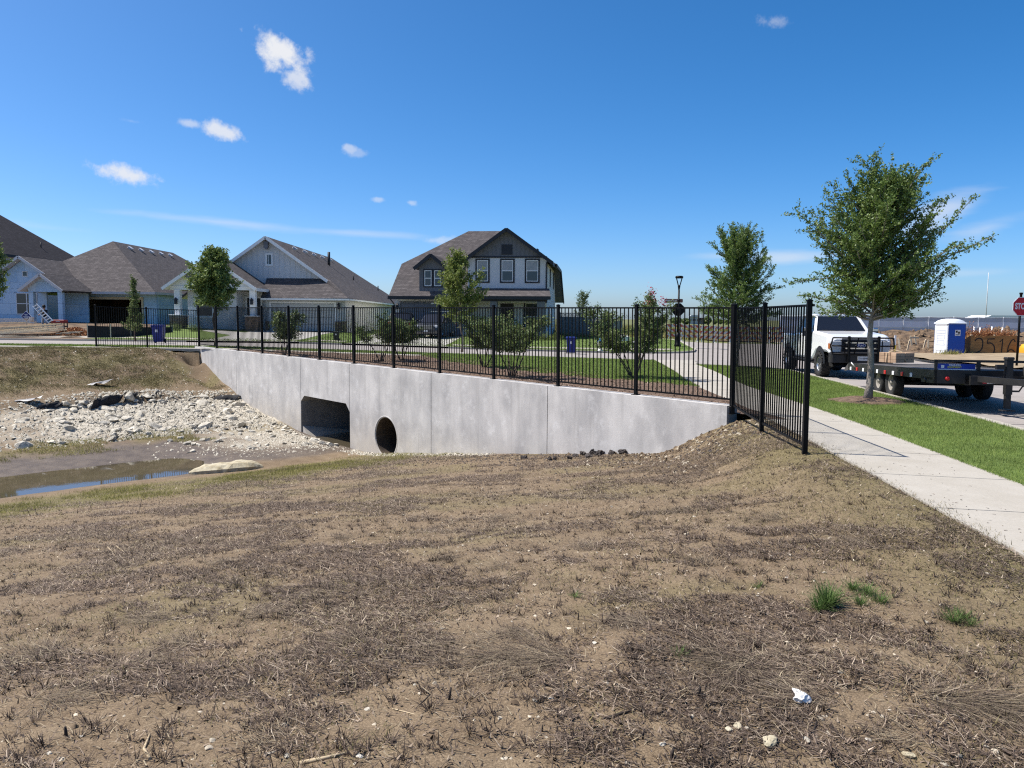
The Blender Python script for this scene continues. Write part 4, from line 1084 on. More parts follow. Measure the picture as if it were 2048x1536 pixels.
# === far left: a tall house of which mostly the dark hip roof shows
h = House('brick_house', 'tall cream house with dark hipped roof rising at the left edge', (-52, 72, 1.0))
sl = .80
A, B, d = (-46, 60, 7.15), (-46, 84.2, 7.15), 10.0
rf = h.roof([[A, B, (-46 - d, 84.2 - d, 7.15 + sl * d), (-46 - d, 66, 7.15 + sl * d)], [B, (-46 - 2 * d, 84.2, 7.15), (-46 - d, 84.2 - d, 7.15 + sl * d)], [(-66, 60, 7.15), (-66, 84.2, 7.15), (-56, 74.2, 15.15), (-56, 66, 15.15)], [(-66, 60, 7.15), A, (-56, 66, 15.15)]], 'roofd')
h.sidewall([(61, .6), (83.8, .6), (83.8, 7.0), (61, 7.0)], -46.6, .2, 'offw'); h.wall([(-65.5, .6), (-46.6, .6), (-46.6, 7), (-65.5, 7)], 60.9, .2, 'offw')
h.lines('fascia', [((-45.95, 60, 7.02), (-45.95, 84.2, 7.02))], .06, .24, 'dtrim', rf)
h.pipe((-48.4, 69, 7.15 + sl * 2.4), .6, .06, rf, 'galv'); h.pipe((-47.6, 78.5, 7.15 + sl * 1.6), .5, .06, rf)

# === house under construction, wrapped in pale blue house wrap
h = House('unfinished_house', 'unfinished single-storey house wrapped in pale blue house wrap with an open garage', (-36, 65, .85)); zg = .75
E1 = 3.62
rk = (8.38 - E1) / 6.85
rf = h.roof([[(-43.2, 63.9, E1), (-29.5, 63.9, E1), (-36.35, 70.75, 8.38)], [(-29.5, 63.9, E1), (-29.5, 90, E1), (-36.35, 83.15, 8.38), (-36.35, 70.75, 8.38)], [(-43.2, 63.9, E1), (-43.2, 90, E1), (-36.35, 83.15, 8.38), (-36.35, 70.75, 8.38)], [(-43.2, 90, E1), (-29.5, 90, E1), (-36.35, 83.15, 8.38)],
             [(-43.3, 61.7, E1 - .12), (-43.3, 66.5, E1 - .12), (-39.26, 72.0, 6.33), (-39.26, 61.7, 6.33)], [(-35.3, 61.7, E1 - .02), (-35.3, 66.5, E1 - .02), (-39.26, 72.0, 6.33), (-39.26, 61.7, 6.33)],
             [(-38.05, 59.6, E1 - .05), (-38.05, 63.5, E1 - .05), (-36.35, 63.9, 4.86), (-36.35, 59.6, 4.86)], [(-34.65, 59.6, E1 - .05), (-34.65, 64.2, E1 - .05), (-36.35, 64.2, 4.86), (-36.35, 59.6, 4.86)]], 'roofg')
h.lines('fascia', [((-39.26, 61.66, 6.24), (-43.3, 61.66, E1 - .2)), ((-39.26, 61.66, 6.24), (-35.3, 61.66, E1 - .1)), ((-36.35, 59.56, 4.77), (-38.05, 59.56, E1 - .13)), ((-36.35, 59.56, 4.77), (-34.65, 59.56, E1 - .13)), ((-34.8, 63.86, E1 - .1), (-29.5, 63.86, E1 - .1)), ((-29.46, 63.9, E1 - .1), (-29.46, 90, E1 - .1))], .05, .2, 'pale', rf)
h.wall([(-42.8, zg), (-37.5, zg), (-37.5, E1), (-36.2, E1), (-39.26, 6.1), (-42.8, E1 - .1)], 62.3, .15, 'tyvek')
h.wall([(-37.6, 3.45), (-35.0, 3.45), (-35.0, 3.65), (-36.35, 4.66), (-37.6, 3.72)], 60.1, .15, 'tyvek', 'porch_gable')
for x in (-37.55, -35.3):
    m = h.mb(); m.bbox(x, x + .36, 60.05, 60.4, zg, 3.45, .02); h.part('porch_column', m, 'tyvek')
h.wall([(-37.6, zg), (-35.1, zg), (-35.1, E1), (-37.6, E1)], 64.0, .15, 'tyvek', 'porch_wall')
h.wall([(-38, zg), (-36.15, zg), (-36.15, 3.0), (-31.15, 3.0), (-31.15, zg), (-29.9, zg), (-29.9, E1 - .05), (-38, E1 - .05)], 65.0, .15, 'tyvek', 'garage_wall')
m = h.mb(); m.box(-36.3, -36.15, 64.9, 65.1, zg, 3.0); m.box(-31.15, -31.0, 64.9, 65.1, zg, 3.0); m.box(-36.3, -31.0, 64.9, 65.1, 3.0, 3.22); h.part('garage_frame', m, 'wood')
h.sidewall([(65.1, .6), (89.5, .6), (89.5, E1 - .05), (65.1, E1 - .05)], -29.95, .15, 'tyvek')
h.wall([(-38, zg), (-30, zg), (-30, 3.6), (-38, 3.6)], 71.5, .1, 'osb', 'back_wall'); h.sidewall([(65.2, zg), (71.5, zg), (71.5, 3.6), (65.2, 3.6)], -37.2, .1, 'osb', 'inner_wall')
m = h.mb()
for i in range(9): m.box(-37 + i * .75, -36.94 + i * .75, 71.38, 71.49, zg, 3.5)
m.box(-37.1, -30.1, 65.3, 71.4, 3.5, 3.56); tag(h.part('stud', m, 'osb'), kind='stuff')
h.window(-39.95, -38.25, 1.7, 3.42, 62.3, cols=2, rows=2); h.window(-39.36, -38.93, 4.72, 5.17, 62.3, rows=1)
h.wall([(-43, .55), (-34.9, .55), (-34.9, .98), (-43, .98)], 59.9, 5, 'walk', 'foundation_slab'); h.wall([(-38, .5), (-29.9, .5), (-29.9, .78), (-38, .78)], 64.8, 6.5, 'walk', 'foundation_slab')
for i in range(5): h.vent((-35.55 + .0 * i, 72.2 + 2.1 * i, 8.38 - rk * .8), (rk, 0, 1), rf)
h.pipe((-31.2, 72.5, E1 + rk * 1.7), .55, .06, rf, 'galv'); h.pipe((-39.2, 76, 8.38 - rk * 2.4), 1.9, .09, rf, 'galv')

# === white house with the tall gable and a porch gable
h = House('gabled_house', 'white single-storey house with steep front gable, porch gable and pale garage door', (-18, 60, .6)); zg = .58
k = .703; E2 = 3.1
def zr(x): return 7.95 - k * abs(x + 19.4)
rf = h.roof([[(-12.55, 59.2, zr(-12.55)), (-12.55, 90, zr(-12.55)), (-19.4, 83.15, 7.95), (-19.4, 61.0, 7.95), (-14.6, 61.0, zr(-14.6))], [(-26.25, 61.0, zr(-26.25)), (-26.25, 90, zr(-26.25)), (-19.4, 83.15, 7.95), (-19.4, 61.0, 7.95)], [(-26.25, 90, zr(-26.25)), (-12.55, 90, zr(-12.55)), (-19.4, 83.15, 7.95)],
             [(-19.25, 59.2, 3.13), (-12.55, 59.2, 3.13), (-14.6, 61.5, 4.72), (-19.5, 61.5, 4.72)],
             [(-25.85, 57.1, 3.76), (-25.85, 64, 3.76), (-22.38, 67, 6.1), (-22.38, 57.1, 6.1)], [(-18.92, 57.1, 3.76), (-18.92, 61.4, 3.76), (-22.38, 67, 6.1), (-22.38, 57.1, 6.1)]], 'roofg')
h.lines('fascia', [((-19.4, 60.96, 7.86), (-14.55, 60.96, zr(-14.55) - .1)), ((-19.4, 60.96, 7.86), (-24.2, 60.96, zr(-24.2) - .09)), ((-22.38, 57.06, 6.0), (-25.85, 57.06, 3.66)), ((-22.38, 57.06, 6.0), (-18.92, 57.06, 3.66)), ((-18.9, 57.1, 3.66), (-18.9, 61.2, 3.66))], .05, .22, 'white', rf)
h.lines('gutter', [((-19.25, 59.15, 3.02), (-12.5, 59.15, 3.02)), ((-12.5, 59.2, 3.02), (-12.5, 90, 3.02))], .12, .13, 'white', rf)
h.wall([(-25.8, zg), (-13.1, zg), (-13.1, 3.35), (-19.4, 7.76), (-25.8, 3.3)], 61.5, .15, 'pale', 'gable_wall')
h.battens(lambda x: zr(x) - .2, -24.8, -14.4, 4.0, 61.5, 'pale', .42)
h.wall([(-19.15, zg), (-18.72, zg), (-18.72, 2.86), (-13.83, 2.86), (-13.83, zg), (-13.05, zg), (-13.05, 3.0), (-19.15, 3.0)], 60.0, .15, 'greig', 'garage_wall')
h.garage(-18.72, -13.83, zg, 2.72, 60.02, 'greig', 'white'); h.window(-19.5, -19.06, 5.75, 6.6, 61.5, rows=1, tw=.07, outer='white')
h.sidewall([(60.15, .3), (89.4, .3), (89.4, 3.05), (60.15, 3.05)], -13.15, .15, 'offw')
h.wall([(-25.45, 3.9), (-19.3, 3.9), (-22.38, 5.97)], 57.6, .12, 'white', 'porch_gable'); h.wall([(-25.45, 3.62), (-19.15, 3.62), (-19.15, 3.9), (-25.45, 3.9)], 57.55, .3, 'white', 'beam')
for x, z0, zs in ((-25.15, .9, 1.72), (-19.55, .6, 1.68)):
    m = h.mb(); m.bbox(x, x + .42, 57.5, 57.92, zs, 3.62, .015); m.bbox(x - .3, x + .72, 57.2, 58.2, zs, zs + .06, .01); h.part('porch_column', m, 'white'); h.ledgestone(x - .26, x + .68, 57.24, 58.16, z0 - .2, zs, int(-x))
h.wall([(-24.6, zg), (-20.9, zg), (-20.9, 3.6), (-24.6, 3.6)], 58.6, .12, 'pale', 'porch_wall'); h.laps(-24.6, -24.12, .8, 2.4, 58.6, 'white', .17); h.wall([(-20.95, zg), (-19.1, zg), (-19.1, 3.6), (-20.95, 3.6)], 60.6, .12, 'pale', 'porch_wall')
h.sidewall([(58.7, zg), (60.6, zg), (60.6, 3.6), (58.7, 3.6)], -20.98, .1, 'pale')
h.window(-24.0, -22.7, 1.65, 3.1, 58.6, rows=1, tw=.1, outer='white')
m = h.mb(); m.box(-20.75, -19.7, 60.5, 60.62, .75, 3.1); dr = h.part('door', m, 'door'); m = h.mb(); m.box(-20.9, -20.75, 60.48, 60.62, .75, 3.22); m.box(-19.7, -19.56, 60.48, 60.62, .75, 3.22); m.box(-20.75, -19.7, 60.48, 60.62, 3.1, 3.22); h.part('frame', m, 'white', dr)
for x, y, z in ((-19.34, 57.5, 2.75), (-24.95, 57.5, 2.75), (-13.45, 60, 2.5)): h.lantern(x, y, z)
h.ledgestone(-13.78, -13.0, 59.85, 60.6, zg - .1, 1.35, 4); h.ledgestone(-19.15, -18.86, 59.9, 60.3, zg - .1, 1.35, 5)
for x, y, z in ((-19.4, 61.4, 7.35), (-23.9, 57.5, 4.75), (-20.85, 57.5, 4.75)):
    m = h.mb(); m.prism([(x - .16, z + .2), (x - .16, z - .25), (x - .05, z - .4), (x + .05, z - .4), (x + .16, z - .25), (x + .16, z + .2)], y - .32, y); h.part('bracket', m, 'dgrey')
for i in range(5): h.vent((-18.6, 66.2 + 3.2 * i, zr(-18.6)), (k, 0, 1), rf)
h.pipe((-17.4, 73.5, zr(-17.4)), 1.25, .13, rf); h.pipe((-15.6, 76, zr(-15.6)), .55, .06, rf); h.pipe((-14.6, 84, zr(-14.6)), .5, .06, rf)

# === two-storey house with dark trim
h = House('two_storey_house', 'two-storey grey and white house with dark trim, dormer and three upper windows', (2.62, 60.0, .32), -RAD(6)); h.O = Vector((0, 0, 0))
Z = lambda z, y=0: z * 1.0 - .32                              # world level -> local level
fx, fl, fr, fp = -3.13, -6.2, 0.0, .72
pk = 8.62
def zg3(x): return pk - fp * abs(x - fx)
lo, y2 = 3.33, 6.62
P3 = lambda x, y, z: (x, y, Z(z))
mz = lambda y: lo + .765 * (y + 1)
R = [[P3(-12.25, -1, lo), P3(fl, -1, lo), P3(fl, 2.6, mz(2.6)), P3(.55, 2.6, mz(2.6)), P3(-4.3, y2, mz(y2)), P3(-7.2, y2, mz(y2)), P3(-12.1, 2.6, mz(2.6))],
     [P3(-12.1, 2.6, mz(2.6)), P3(-7.2, y2, mz(y2)), P3(-12.1, 2 * y2 - 2.6, mz(2.6))], [P3(.6, 2.6, mz(2.6)), P3(.6, 2 * y2 - 2.6, mz(2.6)), P3(-4.3, y2, mz(y2))],
     [P3(-12.25, 2 * y2 + 1, lo), P3(.75, 2 * y2 + 1, lo), P3(.65, 2 * y2 - 2.6, mz(2.6)), P3(-4.3, y2, mz(y2)), P3(-7.2, y2, mz(y2)), P3(-12.1, 2 * y2 - 2.6, mz(2.6))],
     [P3(fx, -.35, pk), P3(fx, 6, pk), P3(.42, 6, zg3(.42)), P3(.42, -.35, zg3(.42))], [P3(fx, -.35, pk), P3(fx, 6, pk), P3(-6.75, 6, zg3(-6.75)), P3(-6.75, -.35, zg3(-6.75))],
     [P3(-6.0, .1, 4.02), P3(.2, .1, 4.02), P3(.42, -1.8, 3.36), P3(-6.3, -1.8, 3.36)],
     [P3(-8.94, -.85, 6.62), P3(-8.94, 3.6, 6.62), P3(-7.6, 3.6, 5.55), P3(-7.6, -.85, 5.55)], [P3(-8.94, -.85, 6.62), P3(-8.94, 3.6, 6.62), P3(-10.28, 3.6, 5.55), P3(-10.28, -.85, 5.55)]]
rf = h.roof(R, 'roofg', soffit='dgrey')
L3 = lambda *a: [(P3(*p), P3(*q)) for p, q in a]
h.lines('fascia', L3(((fx, -.39, pk - .1), (.45, -.39, zg3(.45) - .1)), ((fx, -.39, pk - .1), (-6.75, -.39, zg3(-6.75) - .1)), ((.45, -.35, zg3(.45) - .1), (.45, 3, zg3(.45) - .1)), ((-8.94, -.89, 6.52), (-7.6, -.89, 5.45)), ((-8.94, -.89, 6.52), (-10.28, -.89, 5.45)), ((-6.3, -1.84, 3.24), (.42, -1.84, 3.24)), ((-12.3, -1.05, lo - .1), (-6.2, -1.05, lo - .1)), ((.66, 2 * y2 - 2.6, mz(2.6) - .15), (.8, 2 * y2 + 1, lo - .15)), ((.62, 2.6, mz(2.6) - .12), (.64, 2 * y2 - 2.6, mz(2.6) - .12))), .07, .26, 'dtrim', rf)
h.wall([(fl, Z(2.9)), (fr, Z(2.9)), (fr, Z(6.42)), (fl, Z(6.42))], .2, .15, 'pale', 'upper_wall')
h.wall([(fl + .02, Z(6.42)), (fr - .02, Z(6.42)), (fx, Z(8.6))], .18, .15, 'dgrey', 'gable_wall'); h.battens(lambda x: Z(zg3(x)) - .2, -5.6, -.6, Z(6.42), .18, 'dgrey', .32)
h.wall([(fl, Z(6.38)), (fr, Z(6.38)), (fr, Z(6.5)), (fl, Z(6.5))], .12, .07, 'dtrim', 'belt_board'); h.wall([(fx - .42, Z(6.62)), (fx + .42, Z(6.62)), (fx + .42, Z(7.4)), (fx - .42, Z(7.4))], .13, .05, 'dtrim', 'gable_vent')
m = h.mb(); m.box(fr - .06, fr + .03, .12, .24, Z(2.9), Z(6.1)); h.part('corner_board', m, 'dtrim')
for a, b in ((-5.58, -4.5), (-3.64, -2.54), (-1.7, -.58)): h.window(a + .1, b - .1, Z(4.56), Z(6.2), .2, tw=.12, rows=2, outer='dtrim', blind=1)
h.wall([(-12.0, Z(.3)), (-11.55, Z(.3)), (-11.55, Z(2.86)), (-6.65, Z(2.86)), (-6.65, Z(.3)), (-6.2, Z(.3)), (-6.2, Z(3.22)), (-12.0, Z(3.22))], 0.0, .15, 'offw', 'garage_wall')
h.garage(-11.55, -6.65, Z(.3), Z(2.84), .05, 'mgrey', 'mgrey'); h.lantern(-11.78, 0, Z(2.55))
h.wall([(-9.94, Z(3.72)), (-7.95, Z(3.72)), (-7.95, Z(5.65)), (-8.94, Z(6.45)), (-9.94, Z(5.65))], -.42, .12, 'dgrey', 'dormer_wall'); h.battens(lambda x: Z(5.6), -9.85, -8.0, Z(3.75), -.42, 'dgrey', .3)
for s_, x in ((1, -9.94), (1, -8.05)): h.sidewall([(-.4, Z(3.72)), (2.2, Z(5.6)), (-.4, Z(5.6))], x, .1, 'dgrey', 'dormer_cheek')
for a in (-9.52, -8.75): h.window(a, a + .56, Z(4.15), Z(5.37), -.42, tw=.09, rows=2, outer='dtrim')
h.wall([(-6.2, Z(.3)), (0, Z(.3)), (0, Z(3.3)), (-6.2, Z(3.3))], 1.35, .12, 'offw', 'porch_wall'); h.sidewall([(.3, Z(.3)), (1.4, Z(.3)), (1.4, Z(3.2)), (.3, Z(3.2))], -6.2, .1, 'offw')
h.wall([(-6.2, Z(2.98)), (.15, Z(2.98)), (.15, Z(3.3)), (-6.2, Z(3.3))], -1.55, .25, 'dtrim', 'beam')
for a in (-.62, -4.2):
    m = h.mb(); m.bbox(a, a + .55, -1.6, -1.08, Z(.3), Z(2.98), .02); h.part('porch_column', m, 'dgrey')
h.window(-1.75, -.72, Z(.75), Z(2.9), 1.35, tw=.13, rows=2, outer='dtrim'); m = h.mb(); m.box(-3.75, -2.7, 1.28, 1.36, Z(.4), Z(2.85)); h.part('door', m, 'door')
h.sidewall([(.2, Z(.2)), (2 * y2 + .4, Z(.2)), (2 * y2 + .4, Z(3.6)), (2 * y2 - 2.6, Z(6.0)), (2.6, Z(6.0)), (.2, Z(6.0))], -.12, .12, 'offw')
h.sidewall([(.2, Z(.2)), (2 * y2, Z(.2)), (2 * y2, Z(3.5)), (2 * y2 - 2.6, Z(5.85)), (2.6, Z(5.85)), (.2, Z(4.0))], -12.02, .12, 'offw')
m = h.mb(); z = Z(.4)
while z < Z(5.9): m.box(0, .02, .25, 13.2, z, z + .02); z += .2
tag(h.part('siding', m, 'pale'), kind='stuff')
for y, z in ((4.0, 4.3), (4.0, 1.2), (9.0, 4.3)):
    m = h.mb(); m.box(0, .04, y, y + .9, Z(z), Z(z + 1.5)); w = h.part('window', m, 'dtrim'); m = h.mb(); m.box(.03, .05, y + .08, y + .82, Z(z + .08), Z(z + 1.42)); h.part('pane', m, 'glass', w)
m = h.mb(); m.tube([P3(-12.1, -1.05, lo - .2), P3(-12.02, -.3, lo - .55), P3(-12.02, -.06, lo - .7), P3(-12.02, -.06, .4)], .045, 6); h.part('downspout', m, 'dtrim')
h.vent(P3(-.9, 1.5, zg3(-.9)), (.72, 0, 1), rf, 'dtrim', .2)

# === grey board fences with lattice tops beside the two-storey house


def board_fence(label, p, q, z0, hgt, lat=.42, n=None):
    p = Vector((p[0], p[1], 0)); q = Vector((q[0], q[1], 0)); d = (q - p); Ln = d.length; d.normalize(); an = math.atan2(d.y, d.x)
    root = thing('board_fence', label, 'fence', (p.x, p.y, z0), an, 'grey board fences beside the two-storey house')
    bd = MB().box(0, .135, -.012, .012, 0, 1).mesh('board', [MT['fenceg']]); n = int(Ln / .14)
    for i in range(n): obj('board', bd, root, (i * .14, random.uniform(-.004, .004), 0), None, (1, 1, hgt - lat))
    m = MB(); m.box(0, Ln, -.04, .04, hgt - .06, hgt); m.box(0, Ln, -.03, .03, hgt - lat, hgt - lat + .06); m.build('rail', MT['fenceg'], root)
    m = MB(); x = -lat
    while x < Ln:
        for s in (0, 1):
            a = (x, hgt - lat + .06) if not s else (x + lat - .12, hgt - lat + .06); b = (x + lat - .12, hgt - .06) if not s else (x, hgt - .06)
            m.bar((max(a[0], 0), .01 * s, a[1]), (min(max(b[0], 0), Ln), .01 * s, b[1]), .03, .01, (0, 1, 0))
        x += .13
    tag(m.build('lattice', MT['fenceg'], root), kind='stuff')
    for x in np.arange(0, Ln + .1, 2.4): MB().box(x - .05, x + .05, .015, .115, 0, hgt + .05).build('post', MT['fenceg'], root)
    return root


board_fence('taller grey board fence with lattice top meeting the two-storey house', (4.2, 69), (7.1, 67.6), .12, 2.1)
board_fence('lower grey board fence with lattice top farther right of the house', (7.15, 67.5), (9.55, 67.3), -.05, 1.95)
# ---------------------------------------------------------------- trees and shrubs
LEAF = {
    'elm': ramp_mat('elm_leaf', [(0.0, (0.062, 0.108, 0.026)), (0.55, (0.130, 0.200, 0.044)), (0.9, (0.21, 0.275, 0.064)), (1.0, (0.29, 0.35, 0.10))], rough=0.5, trans=0.30, spec=0.4),
    'maple': ramp_mat('maple_leaf', [(0.0, (0.085, 0.135, 0.032)), (0.6, (0.165, 0.225, 0.058)), (1.0, (0.29, 0.34, 0.11))], rough=0.55, trans=0.32, spec=0.35),
    'lime': ramp_mat('yellow_green_leaf', [(0.0, (0.120, 0.160, 0.032)), (0.6, (0.190, 0.235, 0.052)), (1.0, (0.31, 0.34, 0.10))], rough=0.55, trans=0.32, spec=0.35),
    'myrtle': ramp_mat('myrtle_leaf', [(0.0, (0.065, 0.100, 0.030)), (0.6, (0.130, 0.180, 0.054)), (0.9, (0.20, 0.235, 0.080)), (1.0, (0.29, 0.27, 0.12))], rough=0.55, trans=0.28, spec=0.3),
    'pink': ramp_mat('pink_blossom', [(0.0, (0.34, 0.045, 0.085)), (1.0, (0.60, 0.16, 0.22))], rough=0.7, trans=0.3),
    'brown': ramp_mat('dead_leaf', [(0.0, (0.16, 0.055, 0.025)), (0.6, (0.30, 0.12, 0.05)), (1.0, (0.48, 0.27, 0.12))], rough=0.8, trans=0.15),
    'weed': ramp_mat('weed_leaf', [(0.0, (0.10, 0.11, 0.035)), (1.0, (0.24, 0.22, 0.08))], rough=0.7, trans=0.2),
}


def leaf_mesh(name, P, size, mat, rs, aspect=0.5, dirs=None):
    n = len(P); a = rs.normal(size=(n, 3)); a /= np.linalg.norm(a, axis=1)[:, None]
    if dirs is not None: a = a * 0.75 + dirs; a /= np.linalg.norm(a, axis=1)[:, None]
    b = np.cross(a, rs.normal(size=(n, 3))); b /= np.linalg.norm(b, axis=1)[:, None] + 1e-9
    L = (size * rs.uniform(0.6, 1.3, n))[:, None]
    V = np.stack([P - a * L * .5, P + b * L * aspect * .5, P + a * L * .5, P - b * L * aspect * .5], 1).reshape(-1, 3)
    rnd = np.repeat(np.clip(rs.normal(0.5, 0.24, n), 0, 1), 4)
    return np_mesh(name, V, np.arange(4 * n).reshape(n, 4), [mat], False, {'rnd': rnd})


def make_tree(name, label, loc, H, r0, hb, spread, prof, n1, leaf, lsize, seed, per=24, group=None, bark='bark', lean=(0, 0), elev=(15, 72), droop=0.0, twl=0.42, stray=1.0, top=0.96, cat='tree', extra=()):
    """tapered trunk, primary limbs by height, twigs on every limb, leaves on every twig"""
    rng = random.Random(seed); rs = np.random.RandomState(seed)
    root = thing(name, label, cat, loc, 0, group); mb = MB()
    N = 12; tr = [Vector((lean[0] * H * (i / N) ** 1.3 + .012 * H * math.sin(i * 1.3 + seed) * (i > 0), lean[1] * H * (i / N) + .010 * H * math.sin(i * 1.7 + 2 * seed) * (i > 0), H * top * i / N)) for i in range(N + 1)]
    rad = [r0 * (1.25 if i == 0 else 1) * (1 - .93 * (i / N) ** .8) + .006 for i in range(N + 1)]
    mb.tube(tr, rad, 9)
    TP = []; TD = []; TL = []

    def trunk_at(z):
        f = min(max(z / (H * top) * N, 0), N - 1e-4); i = int(f); return tr[i].lerp(tr[i + 1], f - i), rad[i] + (rad[i + 1] - rad[i]) * (f - i)
    limbs = []
    for i in range(n1):
        f = (i + .5) / n1; z = hb + (H * top - hb) * f ** 1.05
        az = i * 2.39996 + rng.uniform(-.5, .5); el = RAD(elev[0] + (elev[1] - elev[0]) * f + rng.uniform(-12, 12))
        limbs.append((z, az, el, spread * prof(f) * rng.uniform(.62, 1.12) * (1 + (stray * .45 if rng.random() < .16 else 0)), 0))
    for q in extra: limbs.append(q + (1,) if len(q) == 4 else q)
    for z, az, el, Lg, ex in limbs:
        p, r = trunk_at(z); d = Vector((math.cos(az) * math.cos(el), math.sin(az) * math.cos(el), math.sin(el)))
        pts = [p]; M_ = 9; w = Vector((rng.gauss(0, .12), rng.gauss(0, .12), rng.gauss(0, .08)))
        for k in range(M_):
            d = (d + w * .25 + Vector((0, 0, .05 - droop * (k / M_))) + Vector((rng.gauss(0, .07), rng.gauss(0, .07), rng.gauss(0, .06)))).normalized(); pts.append(pts[-1] + d * (Lg / M_))
        rr = [max(r * .5, .007) * (1 - .85 * k / M_) + .0025 for k in range(M_ + 1)]; mb.tube(pts, rr, 5, cap=False)
        nt = max(4, int(Lg / .085))
        for k in range(nt):
            f = .10 + .90 * (k + rng.random()) / nt; q = f * M_; i = min(int(q), M_ - 1); b = pts[i].lerp(pts[i + 1], q - i); ax = (pts[i + 1] - pts[i]).normalized()
            sd = Vector((rng.gauss(0, 1), rng.gauss(0, 1), rng.gauss(0, .7))).normalized(); td = (ax * .9 + sd * .8 + Vector((0, 0, .18 - droop))).normalized()
            tl = twl * (1.15 - .65 * f) * rng.uniform(.6, 1.3) * (1.0 if Lg > .5 else .7)
            if ex: tl *= .55
            TP.append(b); TD.append(td); TL.append(tl)
            if rng.random() < .5: mb.tube([b, b + td * tl], [.004, .0015], 3, cap=False)
    mb.build('trunk', MT[bark], root)
    TP = np.array([v[:] for v in TP]); TD = np.array([v[:] for v in TD]); TL = np.array(TL)
    cnt = np.maximum(3, (per * TL / twl * rs.uniform(.6, 1.3, len(TL))).astype(int)); ix = np.repeat(np.arange(len(TL)), cnt)
    u = rs.uniform(.05, 1.05, len(ix)); P = TP[ix] + TD[ix] * (TL[ix] * u)[:, None] + rs.normal(0, lsize * .42, (len(ix), 3))
    obj('crown', leaf_mesh('crown', P, lsize, LEAF[leaf], rs, dirs=TD[ix] * .6), root)
    return root


elmprof = lambda f: (0.74 + .9 * f) if f < .24 else .96 if f < .5 else .96 - 0.48 * ((f - .5) / .5) ** 1.1
p = gpt(1735, 803)
make_tree('elm_tree', 'largest young elm with pale trunk, in the verge beside the trailer', p, 4.5, .082, 1.8, 1.78, elmprof, 118, 'elm', .060, 12, per=66, lean=(.022, 0), elev=(6, 70), stray=.5, twl=.56, droop=.03, group=None,
          extra=((2.5, -.15, RAD(14), 2.6), (2.9, .12, RAD(22), 2.7), (2.8, 3.3, RAD(10), 2.1), (2.1, 3.0, RAD(8), 1.9), (3.3, .3, RAD(46), 2.2), (3.4, 2.7, RAD(36), 1.8)))
q = march(1478, 733, zb, 25); q = Vector((9.05, 31.0, float(zb(9.05, 31.0))))
make_tree('elm_tree', 'young elm rising behind the fence corner with its trunk hidden', q, 4.9, .075, 1.7, 1.95, lambda f: .92 if f < .7 else .92 - .40 * ((f - .7) / .3), 92, 'elm', .066, 23, per=60, elev=(4, 70), stray=.35, twl=.42)
# ring of mulch round the big tree
rg = MB(); V = [(0, 0, .07)]; n = 28; rr_ = random.Random(3)
for r_, z_ in ((.35, .085), (.62, .05), (.8, .004)): V += [(r_ * (1 + rr_.uniform(-.06, .06)) * math.cos(k * 2 * math.pi / n), r_ * (1 + rr_.uniform(-.06, .06)) * math.sin(k * 2 * math.pi / n), z_ + rr_.uniform(-.018, .018)) for k in range(n)]
F = [(0, 1 + k, 1 + (k + 1) % n) for k in range(n)] + [(1 + j * n + k, 1 + j * n + n + k, 1 + j * n + n + (k + 1) % n, 1 + j * n + (k + 1) % n) for j in range(2) for k in range(n)]
rg.add(V, F); tag(rg.build('mulch_ring', MT['mulch'], None, loc=p), 'ring of brown bark mulch round the foot of the large elm', 'mulch ring')

g = 'street trees in front of the houses'
make_tree('maple_tree', 'round mid-green tree in front of the porch gable of the white house', gpt(431, 694), 4.15, .075, 1.85, 1.5, lambda f: .55 + 1.1 * f if f < .4 else 1.0 - .68 * ((f - .4) / .6) ** 1.4, 64, 'maple', .115, 31, per=44, elev=(5, 68), group=g, bark='barkb', twl=.5, stray=.1)
make_tree('oak_tree', 'yellow-green tree in front of the two-storey house', gpt(924, 704), 6.9 * .70, .055, 1.55, 1.5, lambda f: .9 if f < .4 else .95 - .6 * ((f - .4) / .6), 50, 'lime', .115, 37, per=34, elev=(5, 70), group=g, bark='barkp', twl=.55, stray=.4, lean=(-.06, 0))
make_tree('slender_tree', 'slender dark young tree in front of the open garage', gpt(271, 682), 3.45, .045, .5, .8, lambda f: 1.0 - .6 * f, 50, 'myrtle', .095, 41, per=30, elev=(20, 75), group=g, bark='barkb', twl=.36)
e0 = at(-14, 690, 40.0); e0[2] = float(zb(e0[0], e0[1]))
make_tree('maple_tree', 'tree cut off by the left edge of the picture', e0, 5.3, .08, 2.3, 1.3, lambda f: .6 + f if f < .4 else 1.0 - .7 * ((f - .4) / .6), 50, 'maple', .11, 43, per=34, elev=(5, 72), group=g, bark='barkb', twl=.5)
make_tree('young_tree', 'small thin tree beyond the grey board fence', Vector((6.9, 76, float(zb(6.9, 76)))), 4.0, .05, 1.5, 1.3, lambda f: 1 - .5 * f, 26, 'myrtle', .13, 47, per=14, elev=(20, 75), bark='barkb')


